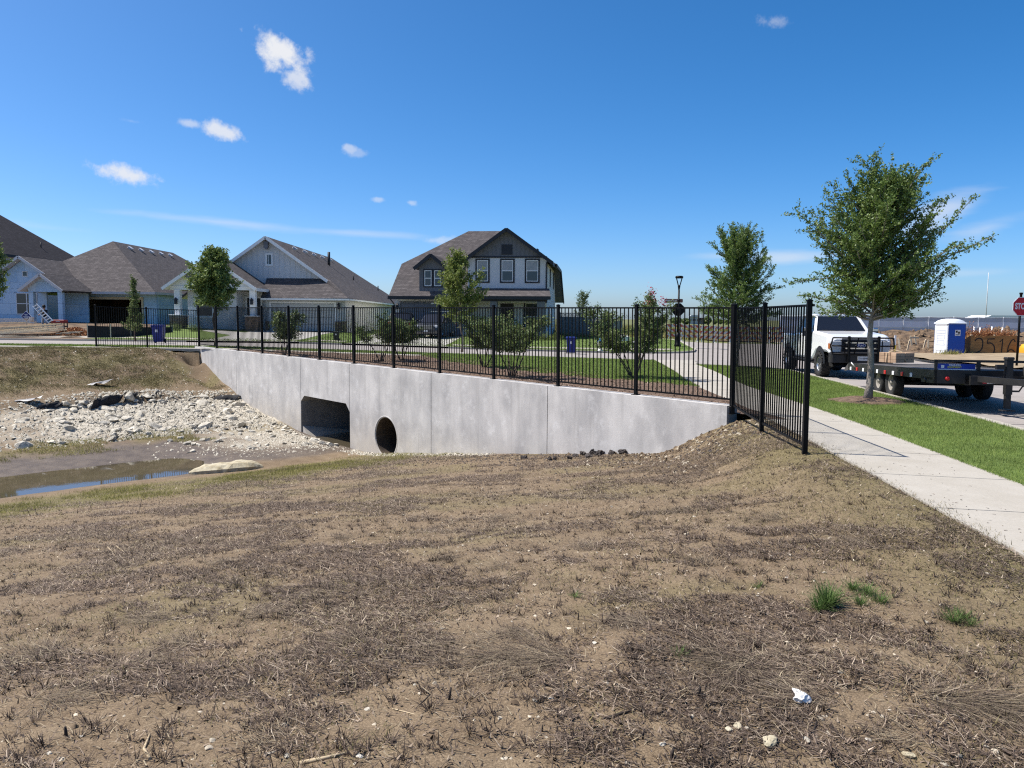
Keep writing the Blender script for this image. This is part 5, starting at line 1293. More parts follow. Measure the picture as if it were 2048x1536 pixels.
def myrtle(label, px, py, H, spread, seed, nst=5, leaf='myrtle', bloom=0, per=95, bare=.42, lsize=.072):
    rng = random.Random(seed); rs = np.random.RandomState(seed); loc = march(px, py, lambda x, y: bed_z(x, y), 14)
    root = thing('crape_myrtle', label, 'shrub', loc, 0, 'crape myrtles in the mulch bed behind the fence'); mb = MB(); TP = []; TD = []; TL = []
    for i in range(nst):
        az = i * 2 * math.pi / nst + rng.uniform(-.5, .5); el = RAD(rng.uniform(58, 80)); d = Vector((math.cos(az) * math.cos(el), math.sin(az) * math.cos(el), math.sin(el))); Lg = H * rng.uniform(.75, 1.0)
        pts = [Vector((.05 * math.cos(az), .05 * math.sin(az), -.05))]
        for k in range(8): d = (d + Vector((math.cos(az) * .05, math.sin(az) * .05, 0)) * spread + Vector((rng.gauss(0, .07), rng.gauss(0, .07), .02))).normalized(); pts.append(pts[-1] + d * Lg / 8)
        mb.tube(pts, [.019 * (1 - .8 * k / 8) + .003 for k in range(9)], 6)
        for k in range(3, 9):
            for _ in range(4):
                f = min(k - rng.random(), 7.99); b = pts[int(f)].lerp(pts[int(f) + 1], f - int(f)); sd = Vector((rng.gauss(0, 1), rng.gauss(0, 1), rng.gauss(.35, .5))).normalized(); tl = rng.uniform(.25, .6) * spread
                if b.z < H * bare * .8: continue
                TP.append(b); TD.append(sd); TL.append(tl); mb.tube([b, b + sd * tl], [.006, .002], 3, cap=False)
    mb.build('stem', MT['barkb'], root)
    TP = np.array([v[:] for v in TP]); TD = np.array([v[:] for v in TD]); TL = np.array(TL); ix = np.repeat(np.arange(len(TL)), per)
    P = TP[ix] + TD[ix] * (TL[ix] * rs.uniform(.1, 1.1, len(ix)))[:, None] + rs.normal(0, .055, (len(ix), 3)); P = P[P[:, 2] > H * bare * .85]
    obj('foliage', leaf_mesh('foliage', P, lsize, LEAF[leaf], rs), root)
    if bloom:
        tp = TP[np.argsort(-TP[:, 2])[:bloom]]; ix = np.repeat(np.arange(len(tp)), 40); P = tp[ix] + rs.normal(0, .09, (len(ix), 3)) + np.array([0, 0, .25]); obj('blossom', leaf_mesh('blossom', P, .045, LEAF['pink'], rs, .8), root)
    return root


myrtle('crape myrtle standing before the white garage door', 568, 712, 1.85, .85, 1, 4, bare=.40)
myrtle('crape myrtle left of the parked vehicles, dark and sparse', 762, 722, 1.9, .8, 2, 4, bare=.42)
myrtle('crape myrtle directly before the half hidden dark car', 803, 720, 1.8, .8, 3, 5, bare=.42)
myrtle('crape myrtle with several arching stems right of the dark SUV', 968, 733, 1.95, .8, 4, 5, bare=.38)
myrtle('crape myrtle with pale forked stem before the porch', 1024, 752, 2.0, .9, 5, 5, bare=.40)
myrtle('biggest crape myrtle with pink blossoms at its top right of the blue bin', 1268, 755, 2.6, .98, 6, 7, bloom=9, bare=.34, per=110)


def shrub(label, loc, r, hgt, leaf, seed, n=900, ls=.06, group='low shrubs along the house fronts'):
    rs = np.random.RandomState(seed); d = rs.normal(size=(n, 3)); d /= np.linalg.norm(d, axis=1)[:, None]; q = d * rs.uniform(.55, 1.05, n)[:, None] * (1 + .25 * np.sin(d[:, :1] * 9 + seed)); q[:, 2] = np.abs(q[:, 2])
    root = thing('shrub', label, 'shrub', loc, 0, group); obj('foliage', leaf_mesh('foliage', q * np.array([r, r, hgt]), ls, LEAF[leaf], rs), root)
    mb = MB()
    for k in range(5): a = k * 1.3; mb.tube([(0, 0, -.05), (r * .5 * math.cos(a), r * .5 * math.sin(a), hgt * .7)], [.015, .005], 4)
    mb.build('stem', MT['barkb'], root); return root


for i, (px, py, Y, r, hh, lb) in enumerate(((1040, 676, 57.3, .55, .8, 'low shrub in front of the porch, nearest the front path'), (1068, 677, 57.2, .5, .65, 'low shrub under the porch window'), (1090, 679, 57.0, .55, .6, 'low shrub below the dark porch column'),
                                             (1108, 680, 57.3, .6, .55, 'low shrub at the right corner of the two-storey house'), (352, 672, 55.8, .4, .5, 'low shrub left of the white house porch'), (390, 672, 55.6, .4, .45, 'low shrub under the siding of the white house'), (700, 680, 59.0, 1.1, 1.3, 'dark dense shrub by the right corner of the white house'), (741, 678, 60.0, .9, 1.1, 'dark shrub between the two occupied houses'), (1218, 683, 55.5, .5, .9, 'tall weedy shrub at the end of the board fence'))):
    c = at(px, py, Y); shrub(lb, (c[0], c[1], float(zb(c[0], c[1]))), r, hh, 'lime' if i in (2, 3) else 'myrtle', 60 + i)
# ---------------------------------------------------------------- vehicles (local frame: +y is the nose, +x its left side)


def loft(mb, st_, closed=True):
    """st_: list of (y, [(x, z) half outline from bottom centre-side to top]) mirrored in x"""
    n = len(st_[0][1]); V = []; F = []
    for y, prof in st_:
        V += [(x, y, z) for x, z in prof] + [(-x, y, z) for x, z in reversed(prof)]
    m = 2 * n
    for i in range(len(st_) - 1):
        for k in range(m): F.append((i * m + k, i * m + (k + 1) % m, i * m + m + (k + 1) % m, i * m + m + k))
    if closed: F.append(tuple(range(m))); F.append(tuple(range((len(st_) - 1) * m, len(st_) * m)))
    mb.add(V, F); return mb


def wheel_mb(R, w, rr, lugs=0, spokes=8, rimmat=1, dish=.0):
    """tyre (mesh) and rim (mesh), axis along x"""
    T = Matrix.Rotation(math.pi / 2, 4, 'Y'); t = MB(); t.lathe([(rr, -w * .42), (R * .90, -w * .5), (R * .975, -w * .42), (R, -w * .30), (R, w * .30), (R * .975, w * .42), (R * .90, w * .5), (rr, w * .42), (rr - .02, 0), (rr, -w * .42)], 28, T)
    if lugs:
        for k in range(lugs):
            a = 2 * math.pi * k / lugs
            for sgn in (-1, 1):
                M1 = Matrix.Rotation(a + (.5 if sgn > 0 else 0) * 2 * math.pi / lugs, 4, 'X'); t.box(min(sgn * .01, sgn * w * .5), max(sgn * .01, sgn * w * .5), -.035, .035, R - .03, R + .014, M1)
    r = MB(); r.lathe([(.0, .05 + dish), (rr * .3, .05 + dish), (rr * .32, .0 + dish)], 16, T)
    r.lathe([(rr * .98, -w * .4), (rr, w * .36), (rr * .9, w * .40), (rr * .86, w * .2), (rr * .84, -w * .1), (0, -w * .12)], 28, T)
    for k in range(spokes):
        M1 = Matrix.Rotation(2 * math.pi * k / spokes, 4, 'X'); r.box(w * .06 + dish, w * .30 + dish, -.028, .028, rr * .2, rr * .88, M1)
    return t, r


def add_wheel(root, x, y, z, tm, rmh, side):
    t = obj('wheel', tm, root, (x, y, z), (0, 0, 0 if side > 0 else math.pi)); obj('rim', rmh, t); return t


# === white lifted pickup
wf = rpt(1646, 753); wr = rpt(1583, 739.5)
ang = math.atan2(wf.y - wr.y, wf.x - wr.x)
an = ang - math.pi / 2
O = wf - Vector((math.cos(ang), math.sin(ang), 0)) * 1.95 - Vector((-math.sin(ang), math.cos(ang), 0)) * 0
sx = Vector((math.cos(an), math.sin(an), 0))                                # local +x in world
if sx.x > 0: side = -1
else: side = 1
O = O - sx * .86 * side
O.z = float(zb(O.x, O.y)) + ROADZ
trk = thing('pickup_truck', 'white lifted pickup truck with black grille guard parked at the kerb', 'pickup truck', O, an)
b = MB(); b.smooth = False
P = lambda w, z0, z1, c=.05, w0=None: [(0.0, z0), ((w0 or w) - .04, z0), (w, z0 + .08), (w, z1 - c * 1.6), (w - c * .4, z1 - c * .5), (w - c * 1.6, z1), (0.0, z1)]
# lower body with hood
loft(b, [(3.02, P(.90, .86, 1.36, .07)), (2.95, P(.97, .80, 1.47, .07)), (2.6, P(1.0, .92, 1.53, .06)), (1.45, P(1.005, .92, 1.60, .05)), (1.02, P(1.005, .62, 1.62, .04)), (.98, P(1.01, .60, 1.52, .04)), (-1.0, P(1.01, .60, 1.52, .04)), (-1.34, P(1.01, .62, 1.50, .04)), (-1.38, P(.99, .80, 1.46, .04)), (-3.1, P(1.0, .80, 1.46, .04)), (-3.16, P(.97, .86, 1.42, .04))])
b.build('body', MT['carw'], trk)
c = MB()   # cab roof and pillars
zR = 2.19
loft(c, [(.48, [(0, zR - .06), (.60, zR - .06), (.70, zR - .05), (.72, zR - .02), (.66, zR + .0), (.5, zR + .015), (0, zR + .02)]), (.1, [(0, zR - .05), (.66, zR - .05), (.77, zR - .04), (.79, zR), (.72, zR + .035), (.5, zR + .05), (0, zR + .06)]), (-1.0, [(0, zR - .05), (.66, zR - .05), (.77, zR - .04), (.79, zR), (.72, zR + .035), (.5, zR + .05), (0, zR + .06)]), (-1.28, [(0, zR - .06), (.62, zR - .06), (.72, zR - .05), (.74, zR - .02), (.68, zR + .0), (.5, zR + .02), (0, zR + .03)])])
for s in (-1, 1):
    c.bar((s * .93, 1.06, 1.58), (s * .725, .46, zR - .03), .09, .06); c.bar((s * .98, -1.3, 1.5), (s * .75, -1.24, zR - .03), .10, .12); c.bar((s * .97, -.22, 1.5), (s * .775, -.20, zR - .03), .07, .05)
c.build('cab_roof', MT['carw'], trk)
g = MB(); loft(g, [(1.04, [(0, 1.55), (.88, 1.55), (.9, 1.56), (.9, 1.57), (.9, 1.58), (.88, 1.59), (0, 1.6)]), (.47, [(0, 1.5), (.93, 1.5), (.93, 1.56), (.72, zR - .05), (.71, zR - .04), (.69, zR - .03), (0, zR - .02)]), (-1.24, [(0, 1.5), (.93, 1.5), (.93, 1.56), (.73, zR - .05), (.72, zR - .04), (.69, zR - .03), (0, zR - .02)]), (-1.32, [(0, 1.5), (.9, 1.5), (.9, 1.52), (.88, 1.6), (.8, 1.7), (.7, 1.74), (0, 1.75)])]); g.build('glass', MT['cglass'], trk)
# bed: dark well behind the cab
m = MB(); m.box(-.86, .86, -3.02, -1.45, 1.452, 1.466); m.build('bed_well', MT['dark'], trk)
for s in (-1, 1):       # wheel arch openings with black lips
    for y in (1.95, -2.25):
        m = MB()
        V = [(s * 1.012, y, .5)] + [(s * 1.013, y + .605 * math.cos(math.pi * k / 12), .50 + .605 * math.sin(math.pi * k / 12)) for k in range(13)]; m.add(V, [(0, k + 1, k + 2) for k in range(12)])
        m.build('wheel_arch', MT['dtrim'], trk)
    hl = MB(); hl.bbox(min(s * .56, s * .985), max(s * .56, s * .985), 2.84, 3.03, 1.02, 1.34, .05); hl.build('headlight', MT['lampw'], trk); m = MB(); m.box(min(s * .9, s * .995), max(s * .9, s * .995), 2.80, 2.99, 1.04, 1.22); m.build('turn_signal', MT['amber'], trk)
    m = MB(); m.bbox(min(s * 1.08, s * 1.33), max(s * 1.08, s * 1.33), .80, .98, 1.42, 1.74, .04); mir = m.build('door_mirror', MT['dtrim'], trk); m = MB(); m.bbox(min(s * 1.09, s * 1.32), max(s * 1.09, s * 1.32), .82, 1.0, 1.62, 1.745, .04); m.build('mirror_cap', MT['chrome'], mir); m = MB(); m.bar((s * .96, .82, 1.52), (s * 1.15, .88, 1.5), .05); m.build('mirror_arm', MT['dtrim'], mir)
    m = MB(); m.box(min(s * 1.008, s * 1.02), max(s * 1.008, s * 1.02), .1, .32, 1.22, 1.27); m.box(min(s * 1.008, s * 1.02), max(s * 1.008, s * 1.02), -.95, -.75, 1.22, 1.27); m.build('door_handle', MT['dtrim'], trk)
    m = MB(); m.box(min(s * 1.0115, s * 1.013), max(s * 1.0115, s * 1.013), -.235, -.22, .66, 1.5); m.box(min(s * 1.0115, s * 1.013), max(s * 1.0115, s * 1.013), .93, .945, .66, 1.5); m.box(min(s * .95, s * 1.06), max(s * .95, s * 1.06), -1.3, 1.1, .52, .57); m.build('running_board', MT['dtrim'], trk)
gr = MB(); gr.bbox(-.66, .66, 2.9, 3.04, .93, 1.39, .04); grl = gr.build('grille', MT['dtrim'], trk)
m = MB()
for z in (1.06, 1.25): m.box(-.58, .58, 3.04, 3.06, z - .02, z + .02)
m.build('grille_bar', MT['chrome'], grl)
# oval badge
ov = lambda a, b_, y0, y1: MB().prism([(a * math.cos(k * math.pi / 12), 1.16 + b_ * math.sin(k * math.pi / 12)) for k in range(24)], y0, y1)
ov(.165, .068, 3.06, 3.072).build('badge', MT['inkw'], trk); bd = ov(.15, .056, 3.072, 3.078); bd.build('badge_field', MT['signb'], trk)
tm = text_mesh('Ford', .10, MT['inkw'], 'badge_lettering', depth=.001); obj('badge_lettering', tm, trk, (0, 3.081, 1.16), (math.pi / 2, 0, math.pi))
bp = MB(); bp.bbox(-1.02, 1.02, 2.92, 3.26, .58, .94, .05); bp.add([(-1.0, 2.9, .62), (1.0, 2.9, .62), (.8, 3.2, .42), (-.8, 3.2, .42), (.8, 2.9, .42), (-.8, 2.9, .42)], [(0, 1, 2, 3), (3, 2, 4, 5)]); bp.build('bumper', MT['blackm'], trk)
gg = MB(); tb = lambda *pts, r=.026: gg.tube([Vector(q) for q in pts], r, 7)
yG = 3.34
tb((-.98, yG - .1, 1.42), (-.52, yG, 1.42), (.52, yG, 1.42), (.98, yG - .1, 1.42)); tb((-.98, yG - .1, .88), (-.52, yG, .88), (.52, yG, .88), (.98, yG - .1, .88)); tb((-1.0, yG - .12, 1.15), (-.48, yG, 1.15)); tb((.48, yG, 1.15), (1.0, yG - .12, 1.15))
for s in (-1, 1):
    gg.bbox(min(s * .44, s * .52), max(s * .44, s * .52), yG - .06, yG + .05, .6, 1.48, .02); tb((s * .98, yG - .1, 1.42), (s * 1.03, yG - .14, 1.15), (s * .98, yG - .1, .88)); tb((s * .60, yG - .02, .9), (s * .60, yG - .02, 1.32), (s * .75, yG - .05, 1.32), r=.018); tb((s * .30, yG, .90), (s * .18, yG, 1.4), r=.02)
for z in (1.0, 1.3): tb((-.48, yG - .01, z), (.48, yG - .01, z), r=.014)
gg.build('grille_guard', MT['black'], trk)
m = MB(); m.box(-.16, .16, 3.262, 3.275, .66, .80); pl = m.build('licence_plate', MT['plate'], trk); obj('plate_lettering', text_mesh('JTN·8898', .085, MT['ink'], 'plate_lettering', depth=.001), pl, (0, 3.277, .725), (math.pi / 2, 0, math.pi))
m = MB()
for x in (-.5, -.25, 0, .25, .5): m.bbox(x - .03, x + .03, .16, .24, zR + .045, zR + .066, .008)
m.build('cab_light', MT['dtrim'], trk)
m = MB(); m.bar((-.75, 1.07, 1.60), (-.1, .99, 1.66), .02); m.bar((0, 1.07, 1.60), (.65, .99, 1.66), .02); m.build('wiper', MT['dtrim'], trk)
tt, rm_ = wheel_mb(.455, .32, .27, 22, 8); tm = tt.mesh('tyre', [MT['rubber']]); rmh = rm_.mesh('rim', [MT['alloy']])
for s in (-1, 1):
    for y in (1.95, -2.25): add_wheel(trk, s * .90, y, .46, tm, rmh, s)
m = MB(); m.box(-.85, .85, -2.9, 2.9, .42, .64); m.tube([(-.8, 1.95, .46), (.8, 1.95, .46)], .07, 8); m.tube([(-.8, -2.25, .46), (.8, -2.25, .46)], .08, 8); m.build('chassis', MT['blackm'], trk)

# === flatbed trailer
AX = Vector((10.55, 19.35, 0)); th = math.pi - .16; AX.z = float(zb(AX.x, AX.y)) + ROADZ
tr = thing('flatbed_trailer', 'long black flatbed trailer parked on the street in front of the pickup', 'trailer', AX, th)
DZ = .78; tr.rotation_euler = (.034, 0, th); yr, yf = -3.0, 3.62; wd = 1.2
for k in range(11):
    x = -wd + .06 + k * (2 * wd - .12) / 11; m = MB(); m.box(x + .006, x + (2 * wd - .12) / 11 - .006, yr + .05, yf - .05, DZ - .045, DZ + random.uniform(-.003, .003)); m.build('deck_board', MT['deck'], tr)
m = MB()
for s in (-1, 1): m.box(min(s * (wd - .05), s * wd), max(s * (wd - .05), s * wd), yr, yf, DZ - .20, DZ + .012)
m.box(-wd, wd, yf - .05, yf, DZ - .27, DZ + .012); m.box(-wd, wd, yr, yr + .05, DZ - .2, DZ + .012)
for s in (-1, 1): m.box(s * .55 - .06, s * .55 + .06, yr + .1, yf, DZ - .30, DZ - .06)
for k in range(9): y = yr + .5 + k * .72; m.box(-wd + .05, wd - .05, y, y + .05, DZ - .18, DZ - .05)
m.build('frame', MT['blackm'], tr)
# sloping rear corner with tape, side marker lights, tie rings
m = MB(); m.add([(wd + .002, yr + .0, DZ), (wd + .002, yr - .38, DZ - .16), (wd - .12, yr - .38, DZ - .16), (wd - .12, yr, DZ), (wd + .002, yr, DZ - .2), (wd + .002, yr - .38, DZ - .24)], [(0, 1, 2, 3), (0, 4, 5, 1)]); m.box(-wd, wd - .12, yr - .38, yr, DZ - .2, DZ - .04); m.build('beaver_tail', MT['deck'], tr)
for k in range(9):
    y = yr + .25 + k * .62
    m = MB(); m.bbox(wd + .001, wd + .022, y, y + .13, DZ - .19, DZ - .10, .008); m.build('marker_light', MT['redl'] if k % 2 else MT['inkw'], tr)
m = MB(); m.lathe([(.0, .02), (.045, .018), (.05, 0)], 12, Matrix.Translation((wd, yf - .5, DZ - .22)) @ Matrix.Rotation(math.pi / 2, 4, 'Y')); m.box(wd - .05, wd, yf - .75, yf, DZ - .27, DZ - .15); m.build('side_plate', MT['blackm'], tr)
m = MB(); m.lathe([(.0, .03), (.04, .028), (.045, 0)], 12, Matrix.Translation((wd - .25, yf + .0, DZ - .17)) @ Matrix.Rotation(-math.pi / 2, 4, 'X')); m.build('marker_light', MT['redl'], tr)
# head rail
m = MB(); m.bar((wd - .03, yf - .03, DZ), (wd - .03, yf - .03, DZ + .22), .05); m.bar((.35, yf - .03, DZ), (.35, yf - .03, DZ + .22), .06); m.bar((-wd + .03, yf - .03, DZ), (-wd + .03, yf - .03, DZ + .22), .05); m.bar((-wd, yf - .03, DZ + .2), (wd, yf - .03, DZ + .2), .05, .05); m.build('head_rail', MT['blackm'], tr)
# blue banner panel between the first two uprights
m = MB(); m.box(.40, wd - .08, yf - .075, yf - .055, DZ + .015, DZ + .14); bn = m.build('banner', MT['bannerb'], tr)
m = MB(); m.box(.40, wd - .08, yf - .054, yf - .05, DZ + .012, DZ + .032); m.box(wd - .2, wd - .14, yf - .054, yf - .051, DZ + .05, DZ + .11); m.build('banner_print', MT['inkw'], bn)
for txt, z, mt_, sz in (('TRAILERS', DZ + .112, 'inkw', .055), ('EQUIPMENT', DZ + .068, 'inky', .05)): obj('lettering', text_mesh(txt, sz, MT[mt_], 'lettering', .001, .001), bn, (.80, yf - .051, z), (math.pi / 2, 0, math.pi))
# tongue, jack, spare wheel
m = MB(); m.bar((.55, yf - .2, DZ - .15), (.06, yf + 1.75, DZ - .18), .08, .12); m.bar((-.55, yf - .2, DZ - .15), (-.06, yf + 1.75, DZ - .18), .08, .12); m.box(-.6, .6, yf + .18, yf + .26, DZ - .28, DZ - .10); m.box(-.07, .07, yf + 1.6, yf + 2.2, DZ - .26, DZ - .12); m.build('tongue', MT['blackm'], tr)
m = MB(); m.box(-.38, .38, yf + .262, yf + .266, DZ - .245, DZ - .15); m.build('reflective_tape', MT['tape'], tr)
m = MB(); m.box(-.062, .062, yf + .42, yf + .54, DZ - .45, DZ + .25); m.box(-.05, .05, yf + .435, yf + .525, .05, DZ - .4); m.bbox(-.12, .12, yf + .38, yf + .58, 0.0, .025, .008); m.bbox(-.075, .075, yf + .40, yf + .56, DZ + .25, DZ + .30, .015); m.bar((-.06, yf + .5, .40), (-.20, yf + .5, .40), .035); m.tube([(-.20, yf + .5, .40), (-.26, yf + .5, .50), (-.30, yf + .5, .50), (-.32, yf + .5, .38)], .014, 6); m.bar((.085, yf + .5, DZ + .10), (.24, yf + .5, DZ + .1), .09); m.build('jack', MT['blackm'], tr)
tt, r2 = wheel_mb(.385, .235, .21, 0, 0); tm = tt.mesh('tyre', [MT['rubber']]); r2.lathe([(0.0, .10), (.05, .10), (.06, .03)], 12, Matrix.Rotation(math.pi / 2, 4, 'Y')); rmh = r2.mesh('rim', [MT['dusty']])
for s in (-1, 1):
    for y in (-.50, .50): add_wheel(tr, s * 1.0, y, .385, tm, rmh, s)
m = MB(); m.tube([(-1.0, -.5, .385), (1.0, -.5, .385)], .06, 8); m.tube([(-1.0, .5, .385), (1.0, .5, .385)], .06, 8)
for s in (-1, 1): m.box(s * .72 - .04, s * .72 + .04, -1.0, 1.0, .46, .54)
m.build('axle', MT['blackm'], tr)
sp = obj('spare_wheel', tm, tr, (-.62, yf + .62, DZ + .02), (0, math.pi / 2, 0)); obj('rim', rmh, sp)
m = MB(); m.tube([(wd + .02, yr + .85, DZ - .1), (wd + .12, yr + .8, DZ + .02), (wd + .1, yr + .7, DZ + .03), (wd + .02, yr + .62, DZ - .08)], .016, 6); m.build('tie_ring', MT['pvc'], tr)
# load strapped on the deck: a low stack of tan pavers
TRM = Matrix.Translation(AX) @ Matrix.Rotation(th, 4, 'Z')
w = TRM @ Vector((.25, -1.85, DZ + .005))
pv = thing('paver_stack', 'small tied stack of tan pavers on the trailer deck', 'paver stack', w, th + .5)
pm = MB().bbox(-.16, .16, -.095, .095, 0, .088, .008).mesh('paver', [MT['paver']])
for k in range(3):
    for i in range(2):
        for j in range(3): obj('paver', pm, pv, (-.16 + i * .33, -.2 + j * .2, k * .091), (0, 0, random.uniform(-.02, .02)))
m = MB(); m.tube([(-.36, 0, 0), (-.335, .02, .25), (-.2, 0, .285), (.2, .02, .29), (.345, 0, .26), (.36, 0, 0)], .012, 6); m.tube([(.0, -.33, 0), (.02, -.31, .25), (0, -.2, .30), (.1, .0, .34), (.05, .2, .30), (0, .33, .02)], .012, 6); m.build('rope', MT['rope'], pv)
m = MB(); m.bar((-.40, 0, .2), (-1.15, -.1, .0), .03, .01); m.build('strap', MT['rope'], pv)

# === two dark cars on the driveway


def make_car(label, loc, rz, paint, nose_lamps=True):
    r = thing('parked_car', label, 'car', loc, rz, 'cars on the driveway of the two-storey house'); b = MB()
    Q = lambda w, z0, z1: [(0, z0), (w - .08, z0), (w, z0 + .12), (w + .0, (z0 + z1) / 2), (w - .03, z1 - .06), (w - .14, z1), (0, z1 + .01)]
    loft(b, [(2.3, Q(.72, .38, .72)), (2.2, Q(.86, .26, .92)), (1.9, Q(.93, .24, 1.0)), (.95, Q(.945, .24, 1.07)), (.5, Q(.95, .24, 1.08)), (-1.7, Q(.95, .24, 1.1)), (-2.15, Q(.9, .28, 1.08)), (-2.28, Q(.82, .36, .95))]); b.build('body', MT[paint], r)
    g_ = MB(); loft(g_, [(1.1, [(0, 1.05), (.75, 1.05), (.78, 1.06), (.78, 1.07), (.76, 1.08), (.7, 1.09), (0, 1.1)]), (.35, [(0, 1.05), (.84, 1.05), (.84, 1.1), (.70, 1.58), (.66, 1.62), (.6, 1.64), (0, 1.66)]), (-1.6, [(0, 1.05), (.84, 1.05), (.84, 1.1), (.68, 1.6), (.64, 1.63), (.58, 1.65), (0, 1.66)]), (-2.12, [(0, 1.05), (.78, 1.05), (.78, 1.08), (.76, 1.12), (.7, 1.16), (.6, 1.18), (0, 1.2)])]); g_.build('glass', MT['cglass'], r)
    m = MB(); loft(m, [(.30, [(0, 1.63), (.55, 1.63), (.66, 1.62), (.68, 1.63), (.62, 1.665), (.5, 1.68), (0, 1.69)]), (-1.65, [(0, 1.63), (.55, 1.63), (.66, 1.62), (.68, 1.63), (.62, 1.67), (.5, 1.685), (0, 1.70)])])
    for s in (-1, 1): m.bar((s * .83, 1.02, 1.09), (s * .69, .32, 1.61), .05, .05); m.bar((s * .84, -.5, 1.09), (s * .69, -.5, 1.62), .05, .06); m.bar((s * .82, -1.9, 1.09), (s * .68, -1.6, 1.62), .09, .12); m.bar((s * .6, .2, 1.72), (s * .6, -1.5, 1.72), .03)
    m.build('roof', MT[paint], r)
    m = MB(); m.bbox(-.55, .55, 2.22, 2.32, .58, .86, .03); gl = m.build('grille', MT['dtrim'], r); m = MB()
    for z in (.62, .69, .76, .83): m.box(-.52, .52, 2.32, 2.335, z - .014, z + .014)
    m.build('grille_bar', MT['chrome'], gl)
    for s in (-1, 1):
        m = MB(); m.bbox(min(s * .58, s * .88), max(s * .58, s * .88), 2.08, 2.27, .72, .90, .03); m.build('headlight', MT['lampw'], r); m = MB(); m.bbox(min(s * .62, s * .90), max(s * .62, s * .90), -2.28, -2.1, .78, 1.0, .03); m.build('tail_light', MT['redl'], r)
        m = MB(); m.bbox(min(s * .93, s * 1.1), max(s * .93, s * 1.1), .72, .84, 1.06, 1.2, .03); m.build('door_mirror', MT[paint], r)
    m = MB(); m.box(-.15, .15, 2.33, 2.34, .42, .52); m.build('licence_plate', MT['plate'], r)
    t_, r_ = wheel_mb(.36, .23, .24, 0, 6)
    a, b2 = t_.mesh('tyre', [MT['rubber']]), r_.mesh('rim', [MT['alloy']])
    for s in (-1, 1):
        for y in (1.4, -1.4): add_wheel(r, s * .84, y, .36, a, b2, s)
    return r


p = at(872, 674, 57.4); make_car('dark grey SUV on the driveway with its nose to the street', (p[0], p[1], float(zb(p[0], p[1])) + .012), math.pi - .22, 'card')
p = at(806, 674, 58.4); make_car('black car mostly hidden behind a crape myrtle, red tail lights towards the street', (p[0], p[1], float(zb(p[0], p[1])) + .012), .05, 'dtrim')
# ---------------------------------------------------------------- street furniture, site things


def on(px, py, Y, dz=0.0):
    c = at(px, py, Y); return Vector((c[0], c[1], float(zb(c[0], c[1])) + dz))


# lamp with the back of a stop sign and a street-name blade
L0 = gpt(1355, 693); k = L0.y / FPX
lp = thing('street_lamp', 'black street lamp carrying a street name blade and the dark back of a stop sign', 'street lamp', L0, 0)
m = MB(); m.lathe([(.24, 0), (.24, .12), (.17, .2), (.15, .6), (.19, .68), (.11, .8), (.09, .95)], 14); m.build('base', MT['black'], lp)
Hs = 140 * k
m = MB(); m.tube([(0, 0, .9), (0, 0, Hs * .80)], [.085, .06], 12); m.lathe([(.06, Hs * .64), (.1, Hs * .645), (.1, Hs * .66), (.06, Hs * .67)], 12); m.build('pole', MT['black'], lp)
m = MB()
m.lathe([(.05, Hs * .80), (.09, Hs * .855), (.05, Hs * .87)], 12)
for s in (-1, 1): m.bar((s * .05, 0, Hs * .86), (s * .19, 0, Hs * .97), .06, .06, (0, 1, 0))
m.lathe([(.24, Hs * .965), (.27, Hs * .975), (.27, Hs * .99), (.2, Hs * 1.0)], 16); m.build('lamp_head', MT['black'], lp)
octo = lambda r: [(r * math.cos(math.pi / 8 + i * math.pi / 4), r * math.sin(math.pi / 8 + i * math.pi / 4)) for i in range(8)]
zs = (693 - 619.5) * k
m = MB(); m.prism([(a, b + zs) for a, b in octo(.46)], .10, .115); m.build('stop_sign', MT['black'], lp); m = MB(); m.box(-.03, .03, .05, .1, zs - .4, zs + .4); m.build('sign_bracket', MT['black'], lp)
zb_ = (693 - 602) * k
m = MB(); m.prism([(-.95, zb_ - .12), (.24, zb_ - .13), (.28, zb_ - .09), (.28, zb_ + .09), (.24, zb_ + .12), (-.95, zb_ + .12), (-.98, zb_)], -.015, .015); bl = m.build('street_name_blade', MT['brownsign'], lp)
obj('lettering', text_mesh('MORNING STAR', .13, MT['inkw'], 'lettering', .002, .001), bl, (-.42, -.0165, zb_), (math.pi / 2, 0, 0))

# right hand stop sign
s0 = at(2043, 613, 31.6); g0 = float(zb(s0[0], s0[1])) - .05
sg = thing('stop_sign', 'red octagonal stop sign on a black post at the right edge', 'stop sign', (s0[0], s0[1], g0), .12)
zc = s0[2] - g0
m = MB(); m.tube([(0, .06, 0), (0, .06, zc + .44)], .045, 10); m.lathe([(.05, zc + .40), (.045, zc + .46), (.07, zc + .54), (.07, zc + .56), (.03, zc + .57)], 10, Matrix.Translation((0, .06, 0))); m.build('post', MT['black'], sg)
m = MB(); m.prism([(a, b + zc) for a, b in octo(.41)], 0, .012); rim = m.build('sign_border', MT['inkw'], sg); m = MB(); m.prism([(a, b + zc) for a, b in octo(.385)], -.004, 0.002); m.build('sign_face', MT['red'], sg)
obj('lettering', text_mesh('STOP', .335, MT['inkw'], 'lettering', .012, .001, .72), sg, (0, -.0065, zc), (math.pi / 2, 0, 0))

